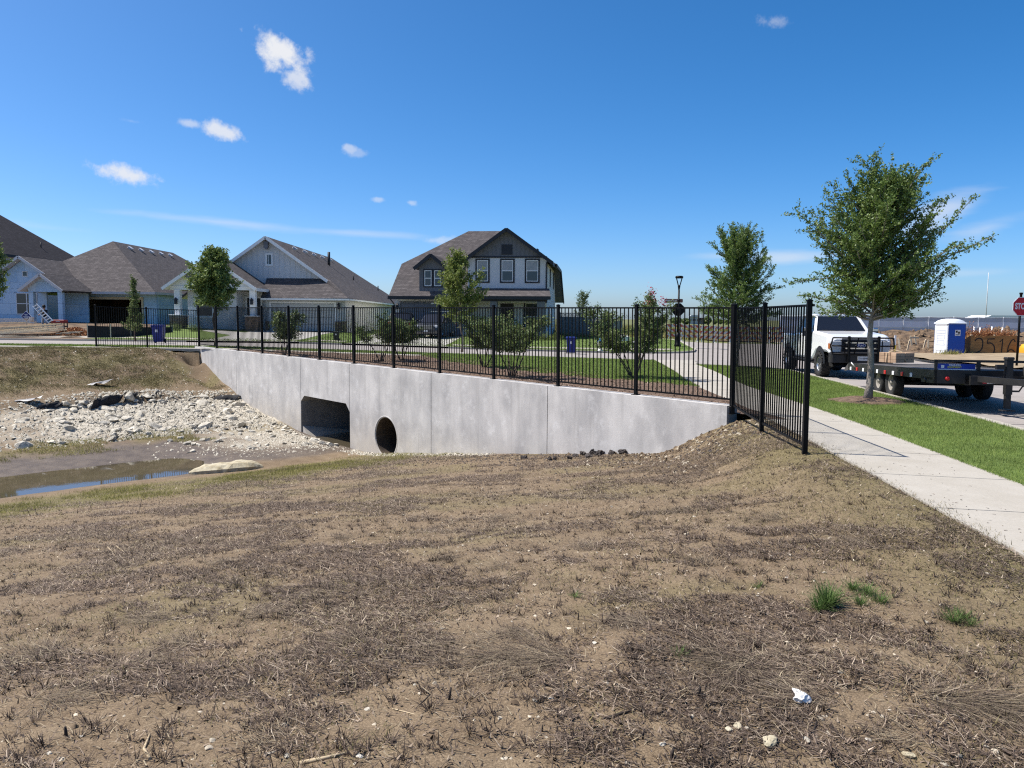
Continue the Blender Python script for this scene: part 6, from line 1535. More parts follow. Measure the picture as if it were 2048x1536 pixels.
# portable toilet: white door side, blue flank
t0 = on(1897, 714, 45.0); t0.z += .02
pt = thing('portable_toilet', 'blue and white portable toilet with domed white roof beside the plywood box', 'portable toilet', t0, RAD(10))
hw, Ht = .56, 2.02
m = MB(); m.box(-hw, hw, -hw, hw, .0, .10); m.build('skid_base', MT['dtrim'], pt)
for nm, x0, x1, y0, y1, mat in (('side_wall', hw - .03, hw, -hw, hw, 'blue'), ('back_wall', -hw, hw, hw - .03, hw, 'blue'), ('side_wall', -hw, -hw + .03, -hw, hw, 'bluew'), ('front_wall', -hw, hw, -hw, -hw + .03, 'blue')): m = MB(); m.box(x0, x1, y0, y1, .1, 1.86); m.build(nm, MT[mat], pt)
m = MB(); m.bbox(-hw - .02, -hw + .0, -hw + .06, hw - .06, .14, 1.72, .01); dr = m.build('door', MT['bluew'], pt)
m = MB()
for z0, z1, a in ((1.30, 1.50, .36), (.98, 1.18, .30), (.62, .66, .34), (.66, .92, .26), (.30, .34, .36)): m.box(-hw - .032, -hw - .018, -a, a, z0, z0 + .02); m.box(-hw - .032, -hw - .018, -a, a, z1 - .02, z1); m.box(-hw - .032, -hw - .018, -a, -a + .02, z0, z1); m.box(-hw - .032, -hw - .018, a - .02, a, z0, z1)
m.build('door_rib', MT['bluew'], dr); m = MB(); m.box(-hw - .03, -hw - .02, -hw + .10, hw - .10, 1.74, 1.82); m.build('vent_slot', MT['screend'], pt)
m = MB(); m.bbox(-hw - .05, hw + .05, -hw - .05, hw + .05, 1.84, 1.92, .03)
V = []; n = 8
for q, z in ((1, 1.9), (.86, 2.02), (.6, 2.10), (.3, 2.14)): V += [(a * q, b * q, z) for a, b in ((-hw, -hw), (0, -hw * 1.02), (hw, -hw), (hw * 1.02, 0), (hw, hw), (0, hw * 1.02), (-hw, hw), (-hw * 1.02, 0))]
F = [(i * 8 + k_, i * 8 + (k_ + 1) % 8, i * 8 + 8 + (k_ + 1) % 8, i * 8 + 8 + k_) for i in range(3) for k_ in range(8)] + [tuple(range(24, 32))]
m.smooth = True; m.add(V, F); m.build('roof', MT['bluew'], pt)
m = MB(); m.box(-.13, .22, -hw - .012, -hw - .002, 1.16, 1.50); pq = m.build('placard', MT['inkw'], pt); m = MB(); m.box(-.09, .03, -hw - .016, -hw - .012, 1.34, 1.46); m.box(.06, .18, -hw - .016, -hw - .012, 1.28, 1.40); m.box(-.09, .16, -hw - .016, -hw - .012, 1.20, 1.24); m.build('placard_print', MT['ink'], pq)

# plywood waste box with sprayed 2516, dry branches, pvc pipes behind
b0 = on(1972, 717, 45.5); b0.z += .0
bxw, bxd, bxh = 1.36, .85, 1.20
wb = thing('plywood_waste_box', 'brown plywood waste box sprayed with 2516 and filled with dry branches', 'waste box', b0, -RAD(4))
for i in range(2):
    m = MB(); m.box(-bxw + i * bxw + .005, i * bxw - .005, -bxd, -bxd + .02, .03, bxh); m.build('plywood_panel', MT['ply'], wb); m = MB(); m.box(-bxw + i * bxw + .005, i * bxw - .005, bxd - .02, bxd, .03, bxh); m.build('plywood_panel', MT['ply'], wb)
for s in (-1, 1): m = MB(); m.box(min(s * bxw, s * (bxw - .02)), max(s * bxw, s * (bxw - .02)), -bxd + .022, bxd - .022, .03, bxh); m.build('plywood_panel', MT['ply'], wb)
for x in (-bxw + .06, 0, bxw - .06):
    for y in (-bxd + .065, bxd - .065): m = MB(); m.box(x - .045, x + .045, y - .04, y + .04, 0, bxh + .06); m.build('corner_post', MT['wood'], wb)


def sprayed(pts, w=.035):
    m = MB(); P_ = [Vector((a, 0, b)) for a, b in pts]
    V = []
    for i, p in enumerate(P_):
        d = (P_[min(i + 1, len(P_) - 1)] - P_[max(i - 1, 0)]).normalized(); nn = Vector((-d.z, 0, d.x)) * w
        V += [p + nn, p - nn]
    m.add(V, [(2 * i, 2 * i + 1, 2 * i + 3, 2 * i + 2) for i in range(len(P_) - 1)]); return m


arc = lambda cx, cz, rx, rz, a0, a1, n=14: [(cx + rx * math.cos(RAD(a0 + (a1 - a0) * i / n)), cz + rz * math.sin(RAD(a0 + (a1 - a0) * i / n))) for i in range(n + 1)]
glyphs = [arc(-.90, .82, .22, .22, 165, -10) + arc(-1.0, .60, .32, .35, 15, -70)[1:] + [(-1.12, .14), (-1.02, .17), (-.72, .10)], [(-.02, 1.02), (-.40, 1.0), (-.42, .74)] + arc(-.30, .42, .30, .36, 105, -120), [(.26, .84), (.42, 1.03), (.41, .6), (.38, .06)], [(1.12, .86), (1.03, 1.02), (.90, .92), (.76, .6), (.70, .14)] + [(.78, .30)] + arc(.92, .18, .20, .22, 150, 0)]
for gph in glyphs:
    o = sprayed(gph).build('sprayed_number', MT['ink'], wb); o.location = (0, -bxd - .003, 0)
rs = np.random.RandomState(8); Pz = []
for i in range(330):
    a = np.array([rs.uniform(-bxw + .1, bxw - .1), rs.uniform(-bxd + .1, bxd - .1), bxh - .08]); d = np.array([rs.normal(0, .6), rs.normal(0, .6), abs(rs.normal(.55, .35))]); d /= np.linalg.norm(d); Ln = rs.uniform(.2, .6) * (1.9 if a[0] < -.8 and rs.rand() < .5 else 1)
    Pz.append(a[None] + d[None] * np.linspace(0, Ln, 26)[:, None] + rs.normal(0, .03, (26, 3)))
bp_ = thing('dry_brush_pile', 'reddish dry branches heaped in the plywood waste box', 'brush pile', b0, -RAD(4)); obj('dead_leaves', leaf_mesh('dead_leaves', np.concatenate(Pz), .075, LEAF['brown'], rs), bp_)
m = MB()
for q in Pz[::2]: m.tube([q[0], q[12], q[25]], [.012, .008, .003], 4, cap=False)
m.build('branches', MT['osb'], bp_)
for i, (px, y0, y1, Y) in enumerate(((1945, 676, 653, 48.5), (1957, 676, 655, 49), (1980.5, 676, 653, 48.5), (2001.5, 676, 655, 49))):
    a = at(px, y0 + 26, Y); gz = float(site_z(a[0], a[1])); t_ = at(px, y1, Y)[2]
    o = MB().tube([(0, 0, -.1), (.02, 0, t_ - gz)], .045, 10).build('pvc_pipe', MT['pvc'], None, loc=(a[0], a[1], gz)); tag(o, 'white plastic pipe standing up behind the plywood waste box', 'pipe', 'white pipes standing behind the waste box')
a = on(2056, 716, 44); o = MB(); o.lathe([(.0, 0), (.42, 0), (.45, .1), (.45, .5), (.36, .72), (.12, .80), (0, .80)], 18); tag(o.build('construction_barrel', MT['orange'], None, loc=a), 'orange-yellow plastic barrel at the right edge beyond the stop sign', 'barrel')
a = at(1789, 705, 40); gz = float(zb(a[0], a[1])) - .15; tp = at(1789, 671, 40)[2]
st_ = thing('marker_stake', 'tall yellow and white marker stake behind the paver stack', 'stake', (a[0], a[1], gz)); m = MB(); m.box(-.05, .05, -.02, .02, 0, (tp - gz) * .64); m.build('lower_half', MT['yellow'], st_); m = MB(); m.box(-.05, .05, -.02, .02, (tp - gz) * .642, tp - gz); m.build('upper_half', MT['pvc'], st_)
rng = random.Random(4)
for i, (px, y0, y1, Y) in enumerate(((1824, 684, 669, 54), (1833, 684, 670, 54), (1815, 693, 680, 50), (1856, 692, 680, 50), (1800, 686, 678, 52), (1847, 690, 682, 50), (1782, 684, 676, 53))):
    a = at(px, y0, Y); gz = float(site_z(a[0], a[1])); m = MB(); m.prism([(-.05, -.3), (.05, -.3), (.05, .62), (0, .72), (-.05, .62)], -.02, .02); o = m.build('survey_stake', MT['wood'], None, loc=(a[0], a[1], gz), rot=(rng.uniform(-.12, .12), rng.uniform(-.2, .2), rng.uniform(-.5, .5))); tag(o, 'short pale wooden survey stake in the site dirt', 'stake', 'wooden survey stakes on the building site')
a = at(1829, 672, 54); m = MB(); m.bar((-.32, 0, .55), (.32, 0, .55), .03, .10); tag(m.build('batter_board', MT['wood'], None, loc=(a[0], a[1], float(site_z(a[0], a[1])))), 'pale board nailed across two survey stakes', 'board')

# screened chain link fence along the building site
f0 = Vector((at(1560, 640, 76)[0], 76, 0)); pitch = 2.42; nb = 14
zf0, zf1 = .45, 2.14
sf = thing('screened_fence', 'long chain link fence hung with grey windscreen beyond the building site', 'fence', (f0.x, f0.y, 0), -.012)
pm = MB().tube([(0, 0, 0), (0, 0, 2.2)], .03, 8).mesh('post', [MT['galv']])
for i in range(nb + 1): obj('post', pm, sf, (i * pitch, -.05, 0))
for i in range(nb):
    for z0, z1, mat, nm in ((1.72, 2.12, 'screend', 'upper_screen'), (1.15, 1.71, 'screen', 'middle_screen'), (.2, 1.14, 'screend', 'lower_screen')):
        V = []; n = 9
        for k_ in range(n): x = i * pitch + pitch * k_ / (n - 1); sag = .04 * math.sin(math.pi * k_ / (n - 1)); yy = .02 * math.sin(k_ * 1.9 + i + z0); V += [(x, yy, z0 - sag), (x, yy, z1 - sag)]
        m = MB(); m.smooth = True; m.add(V, [(2 * k_, 2 * k_ + 2, 2 * k_ + 3, 2 * k_ + 1) for k_ in range(n - 1)]); m.build('screen_panel', MT[mat], sf)
m = MB(); m.tube([(0, -.05, 2.14), (nb * pitch, -.05, 2.14)], .022, 6); m.build('top_rail', MT['galv'], sf)

# striped barricades at the end of the street
for i, (px, sl_) in enumerate(((1350, 1), (1382, 1), (1416, 2), (1448, 2), (1484, 2), (1518, 1), (1552, 2))):
    a = at(px, 676, 63.5 + .3 * (i % 2)); gz = float(zb(a[0], a[1])) + .02
    br = thing('road_barricade', f'striped orange and white barricade, {("first", "second", "third", "fourth", "fifth", "sixth", "seventh")[i]} from the left across the street end', 'barricade', (a[0], a[1], gz), 0, 'striped barricades across the street end')
    for z in (.22, .62, 1.02): MB().box(-.68, .68, -.02, .02, z, z + .22).build('striped_board', MT['barrier' if sl_ == 1 else 'barrier2'], br)
    for s in (-1, 1): MB().box(s * .52 - .03, s * .52 + .03, .022, .07, -.15, 1.3).build('upright', MT['galv'], br); MB().box(s * .52 - .04, s * .52 + .04, -.5, .5, -.16, -.08).build('foot', MT['galv'], br)

# bins, hydrant, utility things


def wheelie(label, loc, mat, rz, lid=True):
    r = thing('wheeled_bin', label, 'wheeled bin', loc, rz, 'wheeled bins by the kerb'); m = MB()
    V = []
    for z, w, d, y in ((.06, .21, .22, .02), (.5, .255, .27, .0), (.92, .29, .33, -.02)): V += [(-w, y - d, z), (w, y - d, z), (w, y + d, z), (-w, y + d, z)]
    m.add(V, [(3, 2, 1, 0)] + [(i * 4 + k_, i * 4 + (k_ + 1) % 4, i * 4 + 4 + (k_ + 1) % 4, i * 4 + 4 + k_) for i in range(2) for k_ in range(4)] + [(8, 9, 10, 11)]); m.bbox(-.30, .30, -.37, .33, .86, .92, .015); m.build('body', MT[mat], r)
    m = MB(); m.bbox(-.31, .31, -.38, .33, .922, .985, .03); m.build('lid', MT[mat], r); m = MB(); m.tube([(-.26, .36, .9), (-.26, .42, .93), (.26, .42, .93), (.26, .36, .9)], .016, 6); m.build('handle', MT[mat], r)
    for s in (-1, 1): m = MB(); m.lathe([(.0, -.03), (.11, -.03), (.12, 0), (.11, .03), (0, .03)], 14, Matrix.Translation((s * .25, .24, .12)) @ Matrix.Rotation(math.pi / 2, 4, 'Y')); m.build('wheel', MT['rubber'], r)
    m = MB(); m.box(-.05, .06, -.352, -.345, .62, .76); m.build('emblem', MT['inkw'], r).rotation_euler = (RAD(5), 0, 0)
    return r


p = rpt(318, 686); b1 = wheelie('navy wheeled bin seen through the far left fence', p, 'binb', RAD(8)); b1.scale = (1.08,) * 3
p = rpt(1142, 707.5); b2 = wheelie('navy wheeled bin standing in the street before the lawn, left of the hydrant', p, 'binb', RAD(-4)); b2.scale = (1.0,) * 3
p = gpt(673, 681); b3 = wheelie('dark green wheeled bin on the grass right of the white garage', p, 'bing', RAD(3), False); b3.scale = (.62, .62, .62)
p = on(1200, 702, 47.6)
hy = thing('fire_hydrant', 'white fire hydrant with light blue top beside the street', 'fire hydrant', p); s_ = 1.15
m = MB(); m.lathe([(.17 * s_, 0), (.17 * s_, .04), (.10 * s_, .06), (.095 * s_, .5), (.15 * s_, .52), (.15 * s_, .56)], 14); m.lathe([(.16, -.02), (.16, .0)], 12); m.build('barrel', MT['hydw'], hy); m = MB(); m.lathe([(.15 * s_, .56), (.13 * s_, .62), (.07 * s_, .72), (.03, .74), (.03, .80), (0, .80)], 14); m.build('bonnet', MT['hydb'], hy)
m = MB(); T = Matrix.Translation((0, 0, .40)) @ Matrix.Rotation(math.pi / 2, 4, 'Y'); m.lathe([(.0, -.20), (.07, -.20), (.07, .20), (0, .20)], 10, T); m.lathe([(0, -.02), (.09, -.02), (.09, .20), (0, .20)], 10, Matrix.Translation((0, 0, .40)) @ Matrix.Rotation(math.pi / 2, 4, 'X')); m.build('outlet_cap', MT['hydw'], hy)
p = on(1243, 681, 57); m = MB(); m.bbox(-.55, .55, -.3, .3, -.1, .45, .12); tag(m.build('white_boulder', MT['rockw'], None, loc=p), 'white block lying on the lawn behind the biggest crape myrtle', 'boulder')
p = on(1268, 690, 52); m = MB(); m.bbox(-.22, .22, -.2, .2, -.1, .42, .10); tag(m.build('white_boulder', MT['rockw'], None, loc=p), 'smaller white block lower down behind the biggest crape myrtle', 'boulder')

# --- in front of the unfinished house
ORD = ['first', 'second', 'third', 'fourth', 'fifth', 'sixth', 'seventh', 'eighth', 'ninth', 'tenth']
sd = lambda px, py: march(px, py, lambda x, y: zb(x, y) + .03, 20)
p = sd(90, 661); p = on(90, 661, 53.5, .02)
per = thing('person', 'person in black shirt and grey trousers carrying an aluminium ladder', 'person', p, RAD(-15))
V = [(0, 0, .93), (0, 0, 1.12), (0, .02, 1.34), (0, .01, 1.45), (0, -.01, 1.52), (0, -.02, 1.62), (0, -.02, 1.70),
     (-.10, 0, .88), (-.13, -.05, .48), (-.15, .04, .08), (-.16, -.08, .04), (.10, 0, .88), (.13, .06, .48), (.16, .16, .08), (.17, .05, .04),
     (-.19, .01, 1.38), (-.27, -.10, 1.14), (-.16, -.30, 1.06), (-.10, -.36, 1.06), (.19, .01, 1.38), (.28, -.08, 1.16), (.26, -.28, 1.30), (.25, -.35, 1.34)]
E_ = [(0, 1), (1, 2), (2, 3), (3, 4), (4, 5), (5, 6), (0, 7), (7, 8), (8, 9), (9, 10), (0, 11), (11, 12), (12, 13), (13, 14), (2, 15), (15, 16), (16, 17), (17, 18), (2, 19), (19, 20), (20, 21), (21, 22)]
R_ = [(.16, .12), (.15, .11), (.18, .11), .07, .055, .095, .08, .10, .07, .048, .04, .10, .07, .048, .04, .075, .05, .04, .035, .075, .05, .04, .035]
me = skin_mesh(V, E_, R_, [MT['shirt'], MT['jeans'], MT['skin']], 'body', 2)
for pl_ in me.polygons:
    c_ = pl_.center; pl_.use_smooth = True
    pl_.material_index = 1 if c_.z < .94 and abs(c_.x) < .24 else (2 if c_.z > 1.46 or (c_.y < -.22 and c_.z > .95) else 0)
obj('body', me, per)
m = MB(); m.lathe([(.0, 1.79), (.06, 1.78), (.105, 1.72), (.115, 1.64), (.10, 1.58)], 14, Matrix.Translation((0, -.005, 0)), True); m.build('hair', MT['hair'], per)
for x, y in ((-.16, -.06), (.17, .07)): m = MB(); m.bbox(x - .05, x + .05, y - .14, y + .10, 0, .09, .03); m.build('shoe', MT['dtrim'], per)
# ladder leaning across the carrier
A_, B_ = np.array(at(73.5, 607.5, 53.2)), np.array(at(106, 641.5, 53.0)); off = (np.array(at(67, 612, 53.2)) - np.array(at(75, 607, 53.2)))
A_, B_ = Vector(A_), Vector(B_); o_ = Vector(off); ld = thing('ladder', 'aluminium ladder held slanting by the person in the black shirt', 'ladder', (A_ + B_) / 2); C_ = (A_ + B_) / 2
for q in (Vector((0, 0, 0)), o_): MB().bar(A_ - C_ + q, B_ - C_ + q, .035, .08, (0, 1, 0)).build('rail', MT['alum'], ld)
for i in range(8): f = (i + .3) / 7.6; MB().bar((A_ - C_).lerp(B_ - C_, f), (A_ - C_).lerp(B_ - C_, f) + o_, .065, .065, (0, 1, 0)).build('rung', MT['alum'], ld)
# red tool chest on a stand
p = on(120, 660, 54.5); tc_ = thing('tool_chest', 'red tool chest on a low wooden stand beside the person with the ladder', 'tool chest', p, 0)
m = MB(); m.bbox(-.45, .45, -.25, .25, .46, .66, .02); m.build('chest', MT['redtool'], tc_); m = MB(); m.box(-.12, .16, -.256, -.25, .54, .58); m.build('chest_print', MT['inkw'], tc_)
m = MB()
for x in (-.42, .42):
    for y in (-.2, .2): m.bar((x, y, 0), (x, y, .46), .06)
m.bar((-.42, -.2, .2), (.42, -.2, .2), .05, .1); m.bar((-.42, .2, .2), (.42, .2, .2), .05, .1); m.box(-.45, .45, -.25, .25, .42, .46); m.build('stand', MT['pallet'], tc_)
# blue diamond yard sign
p = on(53, 646, 56.5); c_ = at(52.5, 632.7, 56.5); zc = c_[2] - p.z
ys = thing('yard_sign', 'blue diamond-shaped yard sign with white print before the unfinished house', 'sign', p); m = MB(); m.prism([(-.40, zc), (0, zc - .40), (.40, zc), (0, zc + .40)], 0, .02); m.build('sign_border', MT['inkw'], ys); m = MB(); m.prism([(-.365, zc), (0, zc - .365), (.365, zc), (0, zc + .365)], -.004, 0); m.build('sign_face', MT['signb'], ys)
for i, (w_, z_) in enumerate(((.12, .15), (.10, .09), (.25, .0), (.18, -.07), (.11, -.14))): MB().box(-w_, w_, -.008, -.004, zc + z_ - .016, zc + z_ + .016).build('print_line', MT['inkw'], ys)
m = MB(); m.bar((0, .03, 0), (0, .03, zc + .3), .04); m.build('post', MT['wood'], ys)
# lumber
rng = random.Random(11)
def plank(label, p0, p1, w, t, group='pale boards piled in front of the unfinished house'):
    m = MB(); c_ = (Vector(p0) + Vector(p1)) / 2; m.bar(Vector(p0) - c_, Vector(p1) - c_, w, t); tag(m.build('board', MT['wood'], None, loc=c_), label, 'board', group)
for i in range(9):
    a = on(-10 + rng.uniform(-6, 8), 672, 48.6 + .32 * i + rng.uniform(-.1, .1)); b = on(122 + rng.uniform(-10, 14), 664, 50.6 + .22 * i + rng.uniform(-.1, .1)); a.z += .20 + .03 * i; b.z += .42 + .03 * i
    plank(f'long pale board, {ORD[i]} from the kerb in the loose pile before the unfinished house', a, b, .26, .045)
for i in range(6):
    a = on(112 + 5 * i, 671 - rng.uniform(0, 3), 49.2 + .3 * i); b = a + Vector((.8, rng.uniform(-.3, .3), rng.uniform(-.05, .1))); a.z += .26; b.z += .28; plank(f'short pale offcut, {ORD[i]} from the left among those ending the board pile', a, b, .2, .045)
for i in range(5):
    a = on(-6, 657, 54 + .3 * i); b = on(78 - 4 * i, 656, 54.4 + .25 * i); a.z += .42 + .045 * i; b.z += .42 + .045 * i; plank(f'pale board, {ORD[i]} from below in the neat stack nearest the porch slab', a, b, .22, .04)
p = on(64, 654, 54); o = MB(); o.lathe([(.0, 0), (.13, 0), (.15, .36), (.155, .37), (0, .37)], 14); tag(o.build('bucket', MT['pvc'], None, loc=p + Vector((0, 0, .52))), 'white bucket standing on the board stack by the porch', 'bucket')
p = on(150, 668, 51.5); rs = np.random.RandomState(5); q = np.stack([rs.normal(0, .75, 1500), rs.normal(0, .5, 1500), np.zeros(1500)], 1); q[:, 2] = .55 * np.exp(-(q[:, 0] / 1.0) ** 2 - (q[:, 1] / .7) ** 2) * rs.uniform(.3, 1, 1500)
mp_ = thing('mulch_pile', 'heap of red-brown bark beside the loose board pile', 'bark heap', p); obj('bark_chips', leaf_mesh('bark_chips', q, .14, LEAF['brown'], rs, .45), mp_)
# black silt fence
fp_ = [on(176, 674, 49.6), on(222, 671, 50.0), on(262, 668, 51.0), on(345, 655, 54.6)]
sl2 = thing('silt_fence', 'low black silt fence fabric on stakes before the open garage', 'silt fence', fp_[0])
m = MB(); hts = (.78, .72, .62, .35); V = []
for q, hh in zip(fp_, hts): v = q - fp_[0]; V += [v + Vector((0, 0, -.05)), v + Vector((0, 0, hh))]
m.add(V, [(2 * i, 2 * i + 2, 2 * i + 3, 2 * i + 1) for i in range(3)]); m.build('fabric', MT['fabric'], sl2)
for q, hh in zip(fp_, hts): v = q - fp_[0]; m = MB(); m.box(v.x - .025, v.x + .025, v.y - .06, v.y - .01, v.z - .1, v.z + hh + .15); m.build('stake', MT['wood'], sl2)

# --- far away
def far_block(name, label, x0, x1, Y, z0, z1, mat, roofm=None, dz=0, cat='building'):
    r = thing(name, label, cat, ((x0 + x1) / 2, Y, z0)); w = (x1 - x0) / 2; m = MB(); m.box(-w, w, 0, w * .8, -2, z1 - z0); m.build('wall', MT[mat], r)
    if roofm: m = MB(); m.prism([(-w - .5, z1 - z0), (w + .5, z1 - z0), (w * .72, z1 - z0 + dz), (-w * .72, z1 - z0 + dz)], -.4, w * .8); m.build('roof', MT[roofm], r)
    m = MB()
    for k_ in range(4): x = -w + w * 2 * (k_ + .3) / 4; m.box(x, x + w * .2, -.05, 0, (z1 - z0) * .3, (z1 - z0) * .7)
    m.build('window', MT['glass'], r); return r


a = at(1958, 640, 220); b = at(2120, 640, 220); far_block('warehouse', 'low white warehouse roof on the horizon left of the stop sign', a[0], b[0], 220, 0, 2.15, 'farb', 'white', 1.4)
a = at(1380, 636, 300); b = at(1397, 636, 300); far_block('far_house', 'pale far house on the horizon beyond the barricades', a[0], b[0], 300, .5, 2.6, 'farb', 'farb', .8); a = at(1398, 636, 310); b = at(1412, 636, 310); far_block('far_shed', 'dark far shed right of the pale far house', a[0], b[0], 310, .3, 1.6, 'dgrey', 'roofd', .8)
ms = at(1971.5, 640, 150); tp = at(1971.5, 545, 150); m = MB(); m.tube([(0, 0, 0), (0, 0, tp[2] - .3)], [.10, .05], 6); tag(m.build('mast', MT['screend'], None, loc=(ms[0], ms[1], .3)), 'thin grey mast on the horizon left of the stop sign', 'mast')
for px, y1, Y in ((1404, 612, 230), (1396, 617, 235)): a = at(px, 640, Y); t_ = at(px, y1, Y)[2]; m = MB(); m.tube([(0, 0, 0), (0, 0, t_)], [.13, .07], 6); tag(m.build('utility_pole', MT['barkb'], None, loc=(a[0], a[1], 0)), 'thin far utility pole beyond the barricades', 'pole', 'utility poles on the horizon')
for i, (px, w_, hp, Y, lb) in enumerate(((1415, 8, 14, 260, 'round dark far tree right of the far shed'), (1372, 9, 10, 255, 'far dark tree behind the back of the stop sign'), (1352, 12, 12, 250, 'wide far tree left of the street lamp'), (1430, 4, 6, 280, 'small far tree right of the round dark tree'), (1441, 5, 5, 290, 'low far bush on the horizon'), (1455, 6, 7, 285, 'far tree next to the fence corner'), (1318, 14, 9, 240, 'low dark far trees behind the crape myrtle'))):
    c_ = at(px, 638, Y); rs = np.random.RandomState(i); n = 700; d = rs.normal(size=(n, 3)); d /= np.linalg.norm(d, axis=1)[:, None]; R2 = w_ * Y / FPX; H2 = hp * Y / FPX; q = d * rs.uniform(.6, 1.05, n)[:, None] * np.array([R2, R2, H2 * .55]) + np.array([0, 0, H2 * .55])
    r = thing('far_tree', lb, 'tree', (c_[0], c_[1], .25), 0, 'trees on the horizon'); obj('crown', leaf_mesh('crown', q, .55, LEAF['myrtle'], rs, .8), r); MB().tube([(0, 0, -.3), (0, 0, H2 * .6)], [.25, .12], 6).build('trunk', MT['barkb'], r)
# ---------------------------------------------------------------- rocks, clods, stones, sticks


def rock_mesh(name, mat, seed, sub=1, flat=.6, jag=.28):
    bm = bmesh.new(); bmesh.ops.create_icosphere(bm, subdivisions=sub + 1, radius=1.0); rs = np.random.RandomState(seed)
    cuts = [(lambda v: v / np.linalg.norm(v))(rs.normal(size=3)) for _ in range(9)]; lim = rs.uniform(.42, .85, 9)
    for v in bm.verts:
        p = np.array(v.co)
        for c_, l_ in zip(cuts, lim):
            e_ = p @ c_
            if e_ > l_: p = p - c_ * (e_ - l_)
        p = p * (1 + rs.uniform(-jag, jag) * .22); p[2] *= flat; v.co = p
    me = bpy.data.meshes.new(name); bm.to_mesh(me); bm.free(); me.materials.append(mat); return me


ROCKS = [rock_mesh('rock', MT['rock'], i, 1, .55 + .1 * (i % 4), .6) for i in range(10)]
rng = random.Random(77)
LB = 'pale limestone rock lying in the rubble apron on the far creek bank'
spots = []
zone_name = lambda s, t: ('in the spill before the culvert mouth' if s < 17.9 else 'at the low edge of the rubble apron' if s < 19.4 else 'in the middle of the rubble apron' if s < 21.2 else 'at the top edge of the rubble apron') + (', near the headwall' if t < 2.2 else ', halfway along the creek' if t < 5.2 else ', at the far left')
while len(spots) < 215:
    s, t = rng.uniform(18.0, 22.6), rng.uniform(.3, 9.5)
    if t > 7 and rng.random() < .5: continue
    spots.append((s, t, rng.choice((.09, .10, .12, .14, .16, .19, .25)) * rng.uniform(.7, 1.1)))
while len(spots) < 285:
    s, t = rng.uniform(14.2, 17.8), abs(rng.gauss(1.4, 1.5)) + .15
    if t > 4.6: continue
    spots.append((s, t, rng.choice((.08, .1, .13, .16)) * rng.uniform(.7, 1.2)))
for s, t, r in spots:
    X, Y = (float(q) for q in xy(s, t)); z = float(hn(X, Y)); o = obj('rock', rng.choice(ROCKS), None, (X, Y, z + r * .12), (rng.uniform(-.35, .35), rng.uniform(-.35, .35), rng.uniform(0, 6.3)), (r * rng.uniform(.8, 1.5), r * rng.uniform(.7, 1.1), r * rng.uniform(.6, 1.1)))
    tag(o, ('broad' if r > .2 else 'middling' if r > .135 else 'small') + ' pale limestone rock ' + zone_name(s, t), 'rock', 'limestone rocks of the rubble apron')
rs = np.random.RandomState(9)
MT['soil'] = pmat('soil_crumb', (0.15, 0.108, 0.068), (0.07, 0.048, 0.03), 9, 0.95)


def rubble(name, n, fs, ft, size, mat, seed, label=None):
    """many small stones in one mesh (too many to count)"""
    rs = np.random.RandomState(seed); s = fs(rs, n); t = ft(rs, n); X, Y = xy(s, t); Z_ = hn(X, Y); base = np.array([(0.9, 0, 0), (-.8, .2, 0), (.1, .75, 0), (-.1, -.8, 0), (.05, .05, .62), (.4, -.3, .5)])
    tri = np.array([(0, 2, 4), (2, 1, 4), (1, 3, 4), (3, 5, 4), (0, 4, 5), (3, 0, 5), (0, 5, 4)]); a = rs.uniform(0, 6.28, n); sz = size[0] + (size[1] - size[0]) * rs.rand(n) ** 3
    B_ = base[None] * (1 + rs.uniform(-.35, .35, (n, 6, 3))); ca, sa = np.cos(a)[:, None], np.sin(a)[:, None]; V = np.stack([B_[..., 0] * ca - B_[..., 1] * sa, B_[..., 0] * sa + B_[..., 1] * ca, B_[..., 2] - .12], -1) * sz[:, None, None]
    V = V + np.stack([X, Y, Z_], -1)[:, None]; F = (tri[None] + 6 * np.arange(n)[:, None, None]).reshape(-1, 3); return tag(obj(name, np_mesh(name, V, F, [mat])), label, kind='stuff')


rubble('rubble', 9500, lambda r, n: r.uniform(17.9, 23.0, n), lambda r, n: np.abs(r.normal(3.5, 3.0, n)) + .1, (.025, .12), MT['rock'], 1)
rubble('rubble', 3200, lambda r, n: r.normal(15.9, 1.1, n), lambda r, n: np.abs(r.normal(.8, 1.6, n)) + .1, (.015, .07), MT['rock'], 2)
rubble('rubble', 1300, lambda r, n: r.uniform(6.5, 13.2, n), lambda r, n: np.abs(r.normal(.25, .16, n)) + .04, (.02, .085), MT['rock'], 3)
rubble('gravel', 1500, lambda r, n: r.uniform(22.5, 27.5, n), lambda r, n: r.uniform(.3, 12, n), (.012, .05), MT['rock'], 4)
rubble('gravel', 9000, lambda r, n: r.uniform(-10.5, 8, n), lambda r, n: r.uniform(.5, 12.8, n), (.003, .015), MT['pebble'], 6)
rubble('clods', 900, lambda r, n: r.normal(.6, 1.3, n), lambda r, n: np.abs(r.normal(.3, .7, n)) + .05, (.02, .085), MT['soil'], 17)
rubble('clods', 3200, lambda r, n: r.uniform(-2, 9, n), lambda r, n: np.abs(r.normal(0, 1.3, n)) + .06, (.008, .05), MT['clod'], 7)
rubble('clods', 15000, lambda r, n: r.uniform(-10, 8, n), lambda r, n: r.uniform(1, 12.8, n), (.005, .034), MT['soil'], 8)
rubble('rubble', 420, lambda r, n: r.normal(.3, 1.0, n), lambda r, n: np.abs(r.normal(.6, .9, n)) + .05, (.012, .055), MT['pebble'], 12)
